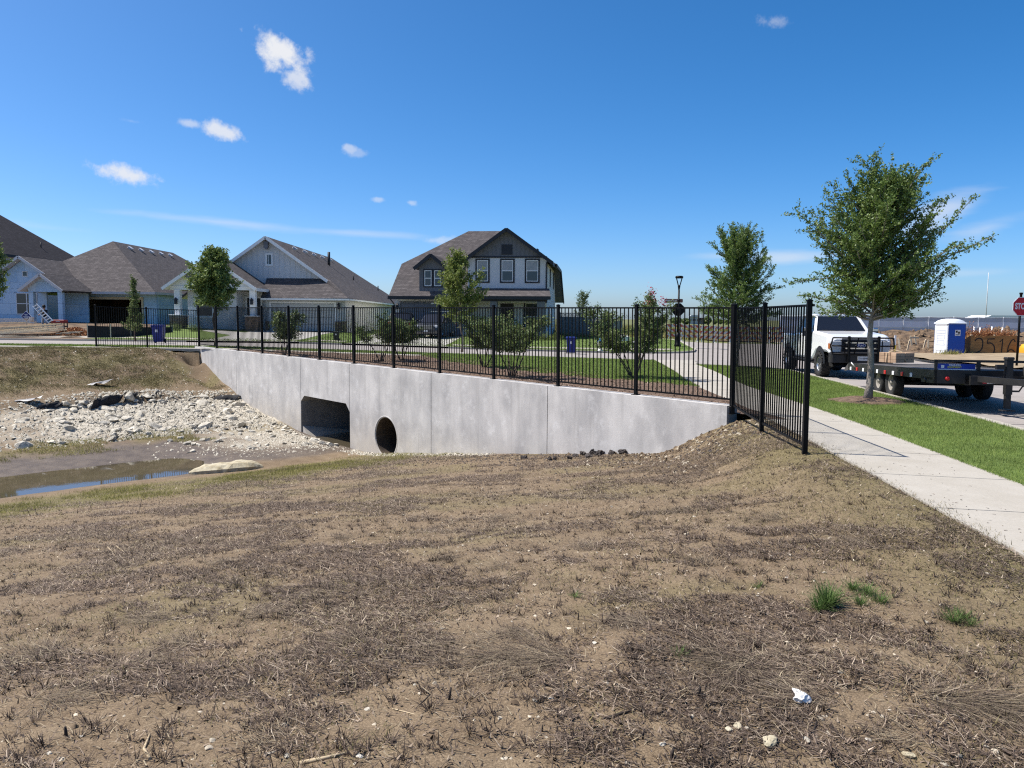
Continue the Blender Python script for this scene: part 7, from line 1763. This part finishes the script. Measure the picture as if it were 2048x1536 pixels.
# yellow slab, footing stones, plastic sheets, filter fabric, clods by the wall
a, b = npt(378, 948), npt(526, 934); m = MB(); c_ = (a + b) / 2; d = (b - a); an = math.atan2(d.y, d.x); Ln = d.length; V = []; n = 14; r5 = random.Random(2)
for i in range(n + 1):
    f = i / n; x = (f - .5) * Ln; w_ = .30 * (1 - abs(2 * f - 1) ** 3) + .08; hh = .20 * (.6 + .4 * f) * (1 - abs(2 * f - 1) ** 4) + .04
    V += [(x, -w_ + r5.uniform(-.03, .03), -.08), (x, -w_ + r5.uniform(-.03, .03), hh * .55), (x, -w_ * .6, hh + r5.uniform(-.02, .02)), (x, w_ * .5, hh + r5.uniform(-.02, .03)), (x, w_, hh * .5), (x, w_, -.08)]
F = [(i * 6 + k_, i * 6 + k_ + 1, i * 6 + 7 + k_, i * 6 + 6 + k_) for i in range(n) for k_ in range(5)] + [tuple(range(6)), tuple(range(n * 6, n * 6 + 6))]
m.add(V, F); tag(m.build('rock_slab', MT['rocky'], None, loc=c_, rot=(0, 0, an)), 'long yellowish limestone slab lying at the near edge of the creek', 'rock')
for px, py, w_, hgt, lb in ((186, 772, .42, .42, 'torn pale plastic sheet high on the far bank'), (38, 806, .42, .35, 'crumpled pale plastic sheet at the left end of the rocks')):
    c_ = npt(px, py); m = MB(); V = []; n = 7; r5 = random.Random(px)
    for i in range(n):
        for j in range(4): V.append(((i / (n - 1) - .5) * w_ * 2 + j * .06, j * .12 + r5.uniform(-.05, .05), .04 + hgt * (i / (n - 1)) ** 1.4 * (.3 + .2 * j) * .6 + r5.uniform(-.04, .04)))
    m.add(V, [(i * 4 + j, i * 4 + 4 + j, i * 4 + 5 + j, i * 4 + 1 + j) for i in range(n - 1) for j in range(3)]); tag(m.build('plastic_sheet', MT['film'], None, loc=c_), lb, 'plastic sheet')
for (p0, p1, hgt, lb) in (((190, 818), (250, 800), .38, 'widest strip of black filter fabric exposed above the rocks'), ((252, 806), (276, 800), .3, 'short flap of black filter fabric right of the widest strip'), ((430, 800), (480, 799), .2, 'black filter fabric peeping out beside the headwall'), ((80, 818), (130, 812), .18, 'black filter fabric at the left end of the ledge')):
    a, b = npt(*p0), npt(*p1); m = MB(); V = []; n = 9; r5 = random.Random(p0[0])
    for i in range(n): q = a.lerp(b, i / (n - 1)) - a; q.z = float(hn(q.x + a.x, q.y + a.y)) - a.z; V += [q + Vector((-.1, -.12, -.02)), q + Vector((r5.uniform(-.03, .03), 0, hgt * r5.uniform(.5, .9))), q + Vector((.05, .3, hgt * r5.uniform(.7, 1)))]
    m.smooth = True; m.add(V, [(i * 3 + j, i * 3 + 3 + j, i * 3 + 4 + j, i * 3 + 1 + j) for i in range(n - 1) for j in range(2)]); tag(m.build('filter_fabric', MT['fabric'], None, loc=a), lb, 'filter fabric')
CL = [rock_mesh('clod', MT['clod'], 40 + i, 2, .8, 1.1) for i in range(4)]
for px, py, r in ((1048, 915, .075), (1098, 918, .06), (1110, 917, .05), (1140, 915, .06), (1152, 911, .07), (1165, 908, .08), (1178, 912, .09), (1186, 906, .08), (1198, 909, .10), (1209, 905, .07), (1222, 907, .09), (1232, 901, .08), (1246, 905, .10), (1258, 900, .09), (1266, 903, .06), (1299, 897, .07), (1310, 899, .06), (1318, 893, .05), (1385, 873, .06), (1396, 868, .055)):
    c_ = npt(px, py + 3); o = obj('clod', rng.choice(CL), None, c_ + Vector((0, 0, r * .4)), (rng.random() * 3, rng.random() * 3, rng.random() * 6), (r * 1.1, r, r * 1.05)); tag(o, ('lone dark clay clod at the wall foot, left of the row' if px < 1080 else 'dark clay clod in the left third of the row at the wall foot' if px < 1160 else 'dark clay clod in the middle of the row at the wall foot' if px < 1230 else 'dark clay clod at the right end of the row' if px < 1290 else 'dark clay clod on the slope right of the row'), 'clod', 'dark clay clods along the wall foot')
WR = [rock_mesh('stone', MT['rockw'], 60 + i, 2, .65, .5) for i in range(3)]
for px, py, r, sc, lb in ((1604, 1403, .047, (1.25, .9, .9), 'bright white stone, larger of the touching pair'), (1592, 1390, .036, (1.3, .8, .8), 'bright white stone, smaller of the touching pair')):
    c_ = npt(px, py); tag(obj('stone', WR[0 if r > .04 else 1], None, c_ + Vector((0, 0, r * .35)), (.2, .1, 1), [r * q for q in sc]), lb, 'stone')
YR = rock_mesh('stone', MT['rocky'], 71, 2, .6, .4)
for px, py, r, lb in ((1537, 1487, .037, 'yellowish stone at the bottom right, widest of the tan stones'), (1459, 1461, .022, 'wedge shaped tan stone left of the widest tan stone'), (1475, 1456, .024, 'rounded tan stone beside the wedge shaped one'), (1818, 1512, .026, 'smooth tan stone sunk in the dirt at the bottom right')):
    c_ = npt(px, py); tag(obj('stone', YR, None, c_ + Vector((0, 0, r * .25)), (.1, .2, px), (r * 1.15, r * .85, r * .8)), lb, 'stone')
PB = [rock_mesh('pebble', MT['pebble'], 80 + i, 1, .6, .5) for i in range(5)] + [rock_mesh('pebble', MT['rock'], 90 + i, 1, .6, .5) for i in range(2)]
known = [(1640, 1438), (1632, 1448), (1647, 1433), (1680, 1346), (1666, 1354), (1878, 1448), (1916, 1514), (2006, 1498), (1988, 1505), (1973, 1495), (1658, 1470), (1382, 1433), (1190, 1288), (1070, 1233), (1100, 1228), (1100, 1398), (742, 1360), (582, 1391), (1388, 1298), (1892, 1404), (884, 1258), (1975, 1148), (1648, 1146), (470, 1083), (484, 1066), (394, 1076), (1890, 1530), (424, 1482), (540, 1508), (418, 1498), (1070, 1404), (1010, 1518), (1000, 1438)]
for i in range(230):
    if i < len(known): px, py = known[i]; r = rng.uniform(.013, .021)
    else:
        Yd = 2.75 + 6.5 * rng.random() ** 1.7; px = rng.uniform(-30, 2070); py = 640 + 1.72 * FPX / Yd * 1.02; r = rng.uniform(.007, .016) * (1 + .05 * Yd)
    if py > 1560: continue
    c_ = npt(px, py)
    if c_.x > side_l(c_.y) - .05: continue
    tag(obj('pebble', rng.choice(PB), None, c_ + Vector((0, 0, r * .2)), (rng.uniform(-.3, .3), rng.uniform(-.3, .3), rng.random() * 6), (r * rng.uniform(.9, 1.5), r * rng.uniform(.7, 1.1), r * rng.uniform(.6, 1))), 'small pale pebble on the near bank, ' + ('nearest the viewer' if c_.y < 3.3 else 'a few steps out' if c_.y < 4.6 else 'well up the slope') + (' at the far left' if px < 420 else ' left of the middle' if px < 900 else ' near the middle' if px < 1300 else ' right of the middle' if px < 1680 else ' at the far right'), 'pebble', 'pale pebbles scattered over the near bank')
# charred stubs and twigs
rng = random.Random(6)
for px, py, hpx in ((898, 1400, 22), (133, 1475, 22), (366, 1535, 14), (300, 1320, 16), (325, 1372, 10), (348, 1340, 9), (1397, 1393, 20), (1411, 1385, 14), (1482, 1430, 16), (1518, 1420, 14), (1285, 1480, 18), (1342, 1518, 20), (1330, 1330, 14), (155, 1028, 14), (60, 1032, 12), (72, 1030, 12), (279, 1020, 18), (720, 990, 16), (493, 975, 16), (131, 1100, 9), (1084, 1465, 14), (1372, 1076, 14), (1527, 968, 9), (1156, 1240, 14), (390, 1210, 12), (305, 1105, 10)):
    c_ = npt(px, py); h_ = hpx * c_.y / FPX * 1.15; m = MB(); lx, ly = rng.uniform(-.25, .25), rng.uniform(-.25, .25); m.tube([(0, 0, -.01), (lx * h_ * .5, ly * h_ * .5, h_ * .55), (lx * h_, ly * h_, h_)], [.0045, .004, .003] if hpx < 20 else [.0075, .007, .005], 6); tag(m.build('stub', MT['stick'], None, loc=c_), ('tallest' if hpx > 21 else 'taller' if hpx > 15 else 'short') + ' dark charred stalk ' + ('by the creek edge' if py < 1060 else 'on the upper slope' if py < 1250 else 'close to the viewer') + (' at the left' if px < 330 else ' left of the middle' if px < 950 else ' right of the middle' if px < 1420 else ' at the right'), 'stalk', 'charred stalks standing in the near bank')
for pts, r, mat, lb in (([(600, 1530), (640, 1522), (700, 1508)], .010, 'reed', 'thick broken twig at the bottom edge left of the middle'), ([(1212, 1440), (1235, 1432), (1262, 1424)], .008, 'stick', 'short thick dark twig below the middle'), ([(1622, 1535), (1623, 1480), (1640, 1420)], .0055, 'stick', 'forked dark stem running down from the dead tussock'), ([(1520, 1462), (1580, 1440), (1630, 1425)], .0045, 'stick', 'thin dark stem left of the forked stem'), ([(485, 1350), (560, 1390), (610, 1420)], .003, 'reed', 'pale thin stalk in the bare patch at the bottom left'), ([(300, 1520), (288, 1500), (300, 1470)], .007, 'reed', 'flat pale reed piece by the cracked soil'), ([(215, 1095), (225, 1105), (232, 1115)], .008, 'reed', 'left of the two pale reed pieces on the left slope'), ([(232, 1093), (245, 1103), (255, 1112)], .008, 'reed', 'right of the two pale reed pieces on the left slope'), ([(1710, 1455), (1760, 1470), (1802, 1480)], .0035, 'reed', 'pale stalk lying right of the forked stem'), ([(380, 1445), (520, 1500), (560, 1525)], .003, 'reed', 'long pale stalk slanting towards the thick broken twig'), ([(830, 1420), (855, 1395), (875, 1370)], .003, 'stick', 'thin dark twig beside the tallest charred stalk'), ([(785, 1418), (830, 1430), (862, 1428)], .003, 'reed', 'pale stalk left of the tallest charred stalk')):
    q = [npt(*p) + Vector((0, 0, r * .8)) for p in pts]; m = MB(); m.tube([v - q[1] for v in q], [r, r * .9, r * .5], 6); tag(m.build('twig', MT[mat], None, loc=q[1]), lb, 'twig')

# ---------------------------------------------------------------- grass and thatch
FIB = {
    'thatch': ramp_mat('dark_thatch', [(0.0, (0.022, 0.015, 0.011)), (0.35, (0.066, 0.046, 0.034)), (0.62, (0.150, 0.110, 0.082)), (0.82, (0.29, 0.225, 0.165)), (1.0, (0.52, 0.43, 0.32))], patch=(.8, .25)),
    'straw': ramp_mat('pale_straw', [(0.0, (0.115, 0.085, 0.058)), (0.5, (0.24, 0.19, 0.125)), (1.0, (0.46, 0.38, 0.25))], patch=(1.0, .2)),
    'olive': ramp_mat('olive_grass', [(0.0, (0.070, 0.056, 0.028)), (0.5, (0.150, 0.130, 0.055)), (0.85, (0.25, 0.205, 0.105)), (1.0, (0.38, 0.30, 0.18))], trans=.2, patch=(.9, .25)),
    'yellowgreen': ramp_mat('yellow_green_grass', [(0.0, (0.110, 0.105, 0.030)), (0.5, (0.210, 0.205, 0.055)), (1.0, (0.38, 0.33, 0.14))], trans=.25, patch=(.7, .3)),
    'bank': ramp_mat('bank_grass_blades', [(0.0, (0.065, 0.050, 0.026)), (0.4, (0.120, 0.105, 0.042)), (0.75, (0.20, 0.175, 0.075)), (1.0, (0.36, 0.29, 0.16))], trans=.15, patch=(2.2, .22)),
    'lawn': ramp_mat('lawn_blades', [(0.0, (0.080, 0.125, 0.024)), (0.5, (0.155, 0.215, 0.046)), (0.85, (0.235, 0.285, 0.078)), (1.0, (0.36, 0.35, 0.15))], trans=.3, patch=(1.1, .26)),
    'tuft': ramp_mat('green_tuft', [(0.0, (0.045, 0.085, 0.022)), (0.6, (0.105, 0.165, 0.045)), (1.0, (0.24, 0.29, 0.12))], trans=.3),
}


def fibres(name, X, Y, Zf, L, w, tilt, mat, rs, az=None, az_s=None, lift=0.003, curl=.25, rnd=None, kind='stuff', simple=False):
    n = len(X); Z_ = Zf(X, Y); a = rs.uniform(0, 2 * np.pi, n) if az is None else az + rs.normal(0, az_s, n)
    ct, sn = np.cos(tilt), np.sin(tilt); d = np.stack([np.cos(a) * ct, np.sin(a) * ct, sn], 1); sd = np.stack([-np.sin(a), np.cos(a), np.zeros(n)], 1)
    B_ = np.stack([X, Y, Z_ + lift], 1); w = np.broadcast_to(w, n)[:, None]; L = L[:, None]; up = np.array([0, 0, 1.0])
    if simple:
        tip = B_ + d * L; V = np.stack([B_ - sd * w * .5, B_ + sd * w * .5, tip], 1).reshape(-1, 3); rnd = np.clip(rs.beta(2.0, 2.2, n), 0, 1) if rnd is None else rnd
        return tag(obj(name, np_mesh(name, V, np.arange(3 * n).reshape(n, 3), [FIB[mat]], False, {'rnd': np.repeat(rnd, 3)})), kind=kind)
    mid = B_ + d * L * .55 + up * L * curl * .22 + sd * L * rs.normal(0, .06, n)[:, None]; tip = B_ + d * L * (1.0) - up * L * curl * .15 * (sn[:, None] < .5) + sd * L * rs.normal(0, .14, n)[:, None]
    V = np.stack([B_ - sd * w * .5, B_ + sd * w * .5, mid + sd * w * .42, mid - sd * w * .42, tip], 1).reshape(-1, 3); i0 = 5 * np.arange(n)[:, None]
    F = np.concatenate([i0 + np.array([[0, 1, 2]]), i0 + np.array([[0, 2, 3]]), i0 + np.array([[3, 2, 4]])], 0)
    rnd = np.clip(rs.beta(2.0, 2.2, n), 0, 1) if rnd is None else rnd
    return tag(obj(name, np_mesh(name, V, F, [FIB[mat]], False, {'rnd': np.repeat(rnd, 5)})), kind=kind)


def seeds(n, rs, s0, s1, t0, t1, keep, spill=0.0):
    """ground positions on the bank; keep(X, Y, s, t) gives the chance to stay"""
    s = rs.uniform(s0, s1, n); t = rs.uniform(t0, t1, n); X, Y = xy(s, t); lim = side_l(Y) + spill * (fbm(X * 0, Y * 1.9, 5, 3) - .3) * rs.rand(n); k_ = keep(X, Y, s, t) * (X < lim); m_ = rs.rand(n) < k_; return X[m_], Y[m_], s[m_], t[m_]


def infront(X, Y, pad=1.08): return (Y > 1.6) & (np.abs(X) < (Y * .667 + .3) * pad)


rs = np.random.RandomState(101)
patch2 = lambda X, Y: fbm(X * .5, Y * .8, 151, 4, .55)
far_fall = lambda X, Y: 1 / (1 + (np.hypot(X, Y) / 7.0) ** 2)
kp = lambda X, Y, s, t: infront(X, Y) * (.015 + .985 * ss(.49, .58, patch1(X, Y))) * far_fall(X, Y) * 1.3
X, Y, s, t = seeds(800000, rs, -10.5, 11, .3, 12.9, kp)
n = len(X); dir0 = 2.7 + 2.4 * (fbm(X * .6, Y * .6, 161, 2) - .5)
fibres('thatch', X, Y, lambda x, y: hn(x, y), rs.uniform(.025, .10, n) * (1 + .03 * Y), rs.uniform(.0018, .0046, n) * (1 + .06 * Y), rs.uniform(-.03, .28, n), 'thatch', rs, dir0, .9, .004)
kp = lambda X, Y, s, t: infront(X, Y) * (.10 + .90 * ss(.46, .65, patch2(X, Y)) * ss(.40, .58, patch1(X, Y))) * far_fall(X, Y)
X, Y, s, t = seeds(520000, rs, -10.5, 11, .2, 12.9, kp); n = len(X)
fibres('straw', X, Y, lambda x, y: hn(x, y), rs.uniform(.02, .08, n) * (1 + .03 * Y), rs.uniform(.002, .0042, n) * (1 + .05 * Y), rs.uniform(.0, .45, n), 'straw', rs, 2.8, 1.3)
# loose crumbs of thatch: very short bits everywhere
kp = lambda X, Y, s, t: infront(X, Y) * far_fall(X, Y) * (.16 + .84 * ss(.46, .58, patch1(X, Y)))
X, Y, s, t = seeds(1000000, rs, -10.5, 9, .3, 12.9, kp); n = len(X)
fibres('thatch_crumbs', X, Y, lambda x, y: hn(x, y), rs.uniform(.010, .034, n) * (1 + .04 * Y), rs.uniform(.004, .011, n) * (1 + .05 * Y), rs.uniform(-.1, .9, n), 'thatch', rs, simple=True)
# dead tussocks: stalks splaying out from a point
tc_ = [(1015, 1305, .50), (1130, 1320, .55), (1470, 1345, .40), (1500, 1330, .55), (1640, 1405, .38), (1850, 1390, .45), (1940, 1400, .6), (820, 1290, .38), (490, 1235, .35), (110, 1300, .40), (330, 1240, .35), (870, 1120, .28), (1005, 1130, .30), (1060, 1265, .30), (1830, 1480, .26), (720, 1280, .3), (250, 1330, .4), (90, 1400, .4), (1400, 1130, .3), (1180, 1100, .35), (700, 1075, .35), (600, 1190, .35), (1750, 1090, .4), (1560, 1040, .4), (980, 1040, .4), (420, 1130, .3), (1290, 1250, .3), (60, 1180, .3), (560, 1480, .26), (380, 1290, .3)]
QX, QY, QL, QA, QT = [], [], [], [], []
for px, py, R2 in tc_:
    c_ = npt(px, py); k_ = int(400 * R2 / .4); a = rs.vonmises(rs.choice([2.9, 2.6, -.3, .3, 3.3]) + rs.normal(0, .4), rs.uniform(1.2, 3.5), k_); off = np.abs(rs.normal(0, .16, k_)) * R2 / .4; jx, jy = rs.normal(0, .045, k_), rs.normal(0, .045, k_); QX.append(c_.x + np.cos(a) * off + jx); QY.append(c_.y + np.sin(a) * off + jy); QL.append(R2 * rs.uniform(.15, 1.0, k_) ** 1.3 * .62); QA.append(a); QT.append(np.abs(rs.normal(.03, .10, k_)))
X, Y, L_, A2, T2 = (np.concatenate(q) for q in (QX, QY, QL, QA, QT)); n = len(X)
h_ = rs.rand(n) < .5
for mm_, kk_ in (('straw', h_), ('thatch', ~h_)): fibres('dead_tussock', X[kk_], Y[kk_], lambda x, y: hn(x, y) + .005, L_[kk_], rs.uniform(.0014, .0028, kk_.sum()), T2[kk_], mm_, rs, A2[kk_], .22, .004, .12, np.clip(rs.beta(1.5, 2.4, kk_.sum()), 0, 1))
# scattered small dark clumps standing up
k_ = 1300; Yd = 2.7 + 9.5 * rs.rand(k_) ** 1.25; Xd = (rs.rand(k_) * 2 - 1) * (Yd * .68); ok = Xd < side_l(Yd) - .25; Xd, Yd = Xd[ok], Yd[ok]; ix = np.repeat(np.arange(len(Xd)), 26); n = len(ix); a = rs.uniform(0, 6.28, n); off = np.abs(rs.normal(0, .03, n))
fibres('dead_clumps', Xd[ix] + np.cos(a) * off, Yd[ix] + np.sin(a) * off, lambda x, y: hn(x, y), rs.uniform(.02, .08, n), rs.uniform(.003, .007, n), rs.uniform(.1, 1.15, n), 'thatch', rs, a, .3, simple=True, rnd=np.clip(rs.beta(1.1, 2.6, n), 0, 1))
# short greening grass: creek edge band, walk edge, patches
kp = lambda X, Y, s, t: infront(X, Y) * ss(7.0, 9.4, s + 2.6 * (fbm(X * .8, Y * .8, 51, 4) - .5)) * (1 - ss(11.0, 12.1, s + 1.2 * (fbm(X * 1.5, Y * 1.5, 52, 3) - .5))) * (.12 + .88 * ss(.42, .6, fbm(X * 1.3, Y * 1.3, 171, 3)))
X, Y, s, t = seeds(170000, rs, 6.5, 13, .06, 14, kp); n = len(X)
fibres('short_grass', X, Y, lambda x, y: hn(x, y), rs.uniform(.03, .085, n), rs.uniform(.004, .008, n), rs.uniform(.3, 1.4, n), 'yellowgreen', rs, simple=True)
kp = lambda X, Y, s, t: infront(X, Y) * ((1 - ss(.2, 2.4, side_l(Y) - X + 1.8 * (fbm(X * 1.1, Y * 1.1, 181, 4) - .5))) * .9 + .5 * ss(.52, .66, fbm(X * .9, Y * .9, 191, 4))) * (1 - ss(8, 9, s)) * (.35 + .65 * far_fall(X, Y) * 2)
X, Y, s, t = seeds(280000, rs, -10.5, 9, .0, 12.9, kp, .7); n = len(X)
fibres('olive_grass', X, Y, lambda x, y: np.where(x > side_l(y) - .03, zb(x, y) + .006, hn(x, y)), rs.uniform(.02, .06, n), rs.uniform(.003, .006, n), rs.uniform(.05, 1.1, n), 'olive', rs, simple=True)
kp = lambda X, Y, s, t: (X > -Y * .69) * ss(22.6, 24.2, s + 2.5 * (fbm(X * .8, Y * .8, 51, 4) - .5)) * (.4 + .6 * ss(.40, .6, fbm(X * 2.3, Y * 2.3, 201, 4))) * (Y < 33.4) * (1 - np.clip(1.8 * np.exp(-((s - 25.6) / 1.4) ** 2 - ((t - 0.4) / 0.9) ** 2), 0, 1))
X, Y, s, t = seeds(260000, rs, 22, 30, .1, 13, kp); n = len(X)
fibres('bank_grass', X, Y, lambda x, y: hn(x, y), rs.uniform(.03, .085, n), rs.uniform(.008, .016, n), rs.uniform(.1, 1.1, n), 'bank', rs, simple=True)
kp = lambda X, Y, s, t: (X > -Y * .69) * ss(.55, .63, fbm(X * .9, Y * .9, 211, 3)) * (s < 18.6)
X, Y, s, t = seeds(16000, rs, 16.8, 19, 3, 11, kp); n = len(X)
fibres('mud_grass', X, Y, lambda x, y: hn(x, y), rs.uniform(.04, .12, n), rs.uniform(.005, .01, n), rs.uniform(.3, 1.4, n), 'yellowgreen', rs)
# the green tufts
tuft = [(1655, 1212, .17, 300), (1640, 1222, .13, 120), (1705, 1180, .09, 160), (1735, 1190, .10, 160), (1760, 1205, .09, 130), (1720, 1210, .08, 110), (1905, 1245, .09, 110), (1925, 1238, .08, 90), (1940, 1250, .07, 60), (1360, 1310, .06, 60), (1515, 1175, .05, 60), (1150, 1195, .06, 50)]
for i, (px, py, R2, k_) in enumerate(tuft):
    c_ = npt(px, py); a = rs.uniform(0, 6.28, k_); off = np.abs(rs.normal(0, .022, k_)); big = i < 2
    fibres('grass_tuft', c_.x + np.cos(a) * off, c_.y + np.sin(a) * off, lambda x, y: hn(x, y), R2 * rs.uniform(.45, 1.15, k_), np.full(k_, .0045 if big else .0028), np.clip(rs.normal(.75, .3, k_), .12, 1.5), 'tuft', rs, a, .25, .002, .3, kind='thing')
    o = bpy.context.scene.objects[-1] if False else COL.objects[-1]
    tag(o, ('largest green grass tuft growing in the bare dirt', 'short green blades just behind the left half of the largest tuft', 'bright green sprout behind the largest tuft', 'farthest bright sprout in the row right of the largest tuft', 'sprout at the right end of the row beside the largest tuft', 'thin sprout between the largest tuft and the row of bright sprouts', 'wider of the sprouts near the right edge of the dirt', 'middle sprout of the three near the right edge', 'smallest sprout nearest the right edge', 'small lone sprout in front of the dead tussocks', 'small yellowish sprout far left of the largest tuft', 'tiny sprout in the middle of the bare dirt')[i], 'grass tuft', 'green grass tufts in the near bank')
# lawns
def lawn(name, n, poly, Zf, L, w, mat='lawn', seed=1, dens=None):
    rs = np.random.RandomState(seed); xs = [p[0] for p in poly]; ysx = [p[1] for p in poly]; X = rs.uniform(min(xs), max(xs), n); Y = min(ysx) + (max(ysx) - min(ysx)) * rs.rand(n) ** 1.35; ins = np.zeros(n, bool); j = len(poly) - 1
    for i in range(len(poly)):
        (xi, yi), (xj, yj) = poly[i], poly[j]; c_ = ((yi > Y) != (yj > Y)) & (X < (xj - xi) * (Y - yi) / (yj - yi + 1e-12) + xi); ins ^= c_; j = i
    ins &= np.abs(X) < Y * .70 + .4
    X, Y = X[ins], Y[ins]; n = len(X); sc = 1 + .035 * Y
    return fibres(name, X, Y, Zf, rs.uniform(L[0], L[1], n), rs.uniform(w[0], w[1], n) * sc, rs.uniform(.35, 1.45, n), mat, rs, simple=True)


lawn('lawn_grass', 420000, [(xr(y) - .035, y) for y in (6, 8, 12, 16, 20, 24, 28, 31)] + [(xr(33) - .05, 33.1), (8.1, 33.0), (10.05, 31.4)] + [(xc(y) - .14, y) for y in (29.5, 25, 21, 17, 13, 10, 6)], lambda x, y: zb(x, y), (.025, .06), (.0026, .0042), seed=3)
lawn('lawn_grass', 150000, [(5.05, 20.6), (xl(24), 24), (xl(28), 28), (xl(32), 32), (xl(37), 37.1), (-4, 37.1), (-4.0, 33.4), (-2.3, 28.6), (.4, 24.6), (2.6, 22.6)], lambda x, y: zb(x, y), (.03, .065), (.005, .009), seed=4)
lawn('lawn_grass', 60000, [(-26, 47.3), (9.2, 47.3), (11.9, 51), (12.3, 58), (9, 66), (-13, 60), (-13.2, 50.8), (-20.5, 51), (-26, 51)], lambda x, y: zb(x, y) - .012, (.05, .09), (.012, .02), seed=5)
lawn('lawn_grass', 25000, [(-30, 34.6), (-4.1, 34.6), (-4.1, 37.1), (-30, 37.1)], lambda x, y: zb(x, y), (.04, .07), (.009, .014), seed=6)
# mulch chips
rs = np.random.RandomState(55); n = 26000; s = rs.uniform(-.5, 26, n); t = -.3 - 9 * rs.rand(n) ** 1.2; X, Y = xy(s, t); ok = (X < side_l(Y) - .05) & (Y < 33.3) & (X + Y * .62 < 17.6); X, Y = X[ok], Y[ok]; n = len(X)
FIB['chip'] = ramp_mat('bark_chip', [(0.0, (0.055, 0.034, 0.024)), (0.5, (0.165, 0.105, 0.072)), (0.9, (0.30, 0.22, 0.16)), (1.0, (0.45, 0.38, 0.30))])
fibres('mulch_chips', X, Y, lambda x, y: bed_z(x, y), rs.uniform(.03, .12, n), rs.uniform(.015, .035, n), rs.uniform(-.1, .5, n), 'chip', rs)
# weeds round the toilet and rough growth on the far field
for px, py, Y, nn, R2 in ((1905, 714, 43.6, 160, .35), (1893, 716, 43.4, 90, .25)):
    c_ = on(px, py, Y); a = rs.uniform(0, 6.28, nn); fibres('weed', c_.x + rs.normal(0, R2, nn), c_.y + rs.normal(0, R2, nn), lambda x, y: zb(x, y) + .1, rs.uniform(.15, .45, nn), np.full(nn, .022), rs.uniform(.5, 1.5, nn), 'yellowgreen', rs); tag(COL.objects[-1], 'pale green weed in front of the portable toilet', 'weed', 'weeds at the portable toilet', 'thing')
n = 26000; Y = rs.uniform(66, 130, n); X = Y * rs.uniform(-.02, .34, n); fibres('field_growth', X, Y, lambda x, y: zb(x, y), rs.uniform(.25, .8, n) * (1 + .6 * (fbm(X * .08, Y * .08, 5, 3) > .55)), np.full(n, .07), rs.uniform(.6, 1.5, n), 'yellowgreen', rs, simple=True)

# clods of the building site
rs = np.random.RandomState(66); n = 5200; Y = rs.uniform(45.5, 72, n); X = curb_x(Y) + 9.4 + 3 + rs.uniform(0, 26, n); sz = .05 + .32 * rs.rand(n) ** 3
base = np.array([(0.9, 0, 0), (-.8, .2, 0), (.1, .75, 0), (-.1, -.8, 0), (.05, .05, .75), (.4, -.3, .55)]); tri = np.array([(0, 2, 4), (2, 1, 4), (1, 3, 4), (3, 5, 4), (3, 0, 5), (0, 4, 5)])
V = base[None] * (1 + rs.uniform(-.4, .4, (n, 6, 3))) * sz[:, None, None] + np.stack([X, Y, site_z(X, Y) - .03], -1)[:, None]
tag(obj('site_clods', np_mesh('site_clods', V, (tri[None] + 6 * np.arange(n)[:, None, None]).reshape(-1, 3), [MT['site']])), kind='stuff')

# leaf bits and grit on the sidewalk
rs = np.random.RandomState(77); n = 420; Y = 5 + 24 * rs.rand(n) ** 1.3; X = side_l(Y) + 1.5 * np.where(rs.rand(n) < .55, rs.beta(.6, 3, n), rs.rand(n))
fibres('sidewalk_litter', X, Y, lambda x, y: zb(x, y) + .004, rs.uniform(.01, .04, n), rs.uniform(.005, .014, n), rs.uniform(0, .25, n), 'thatch', rs)
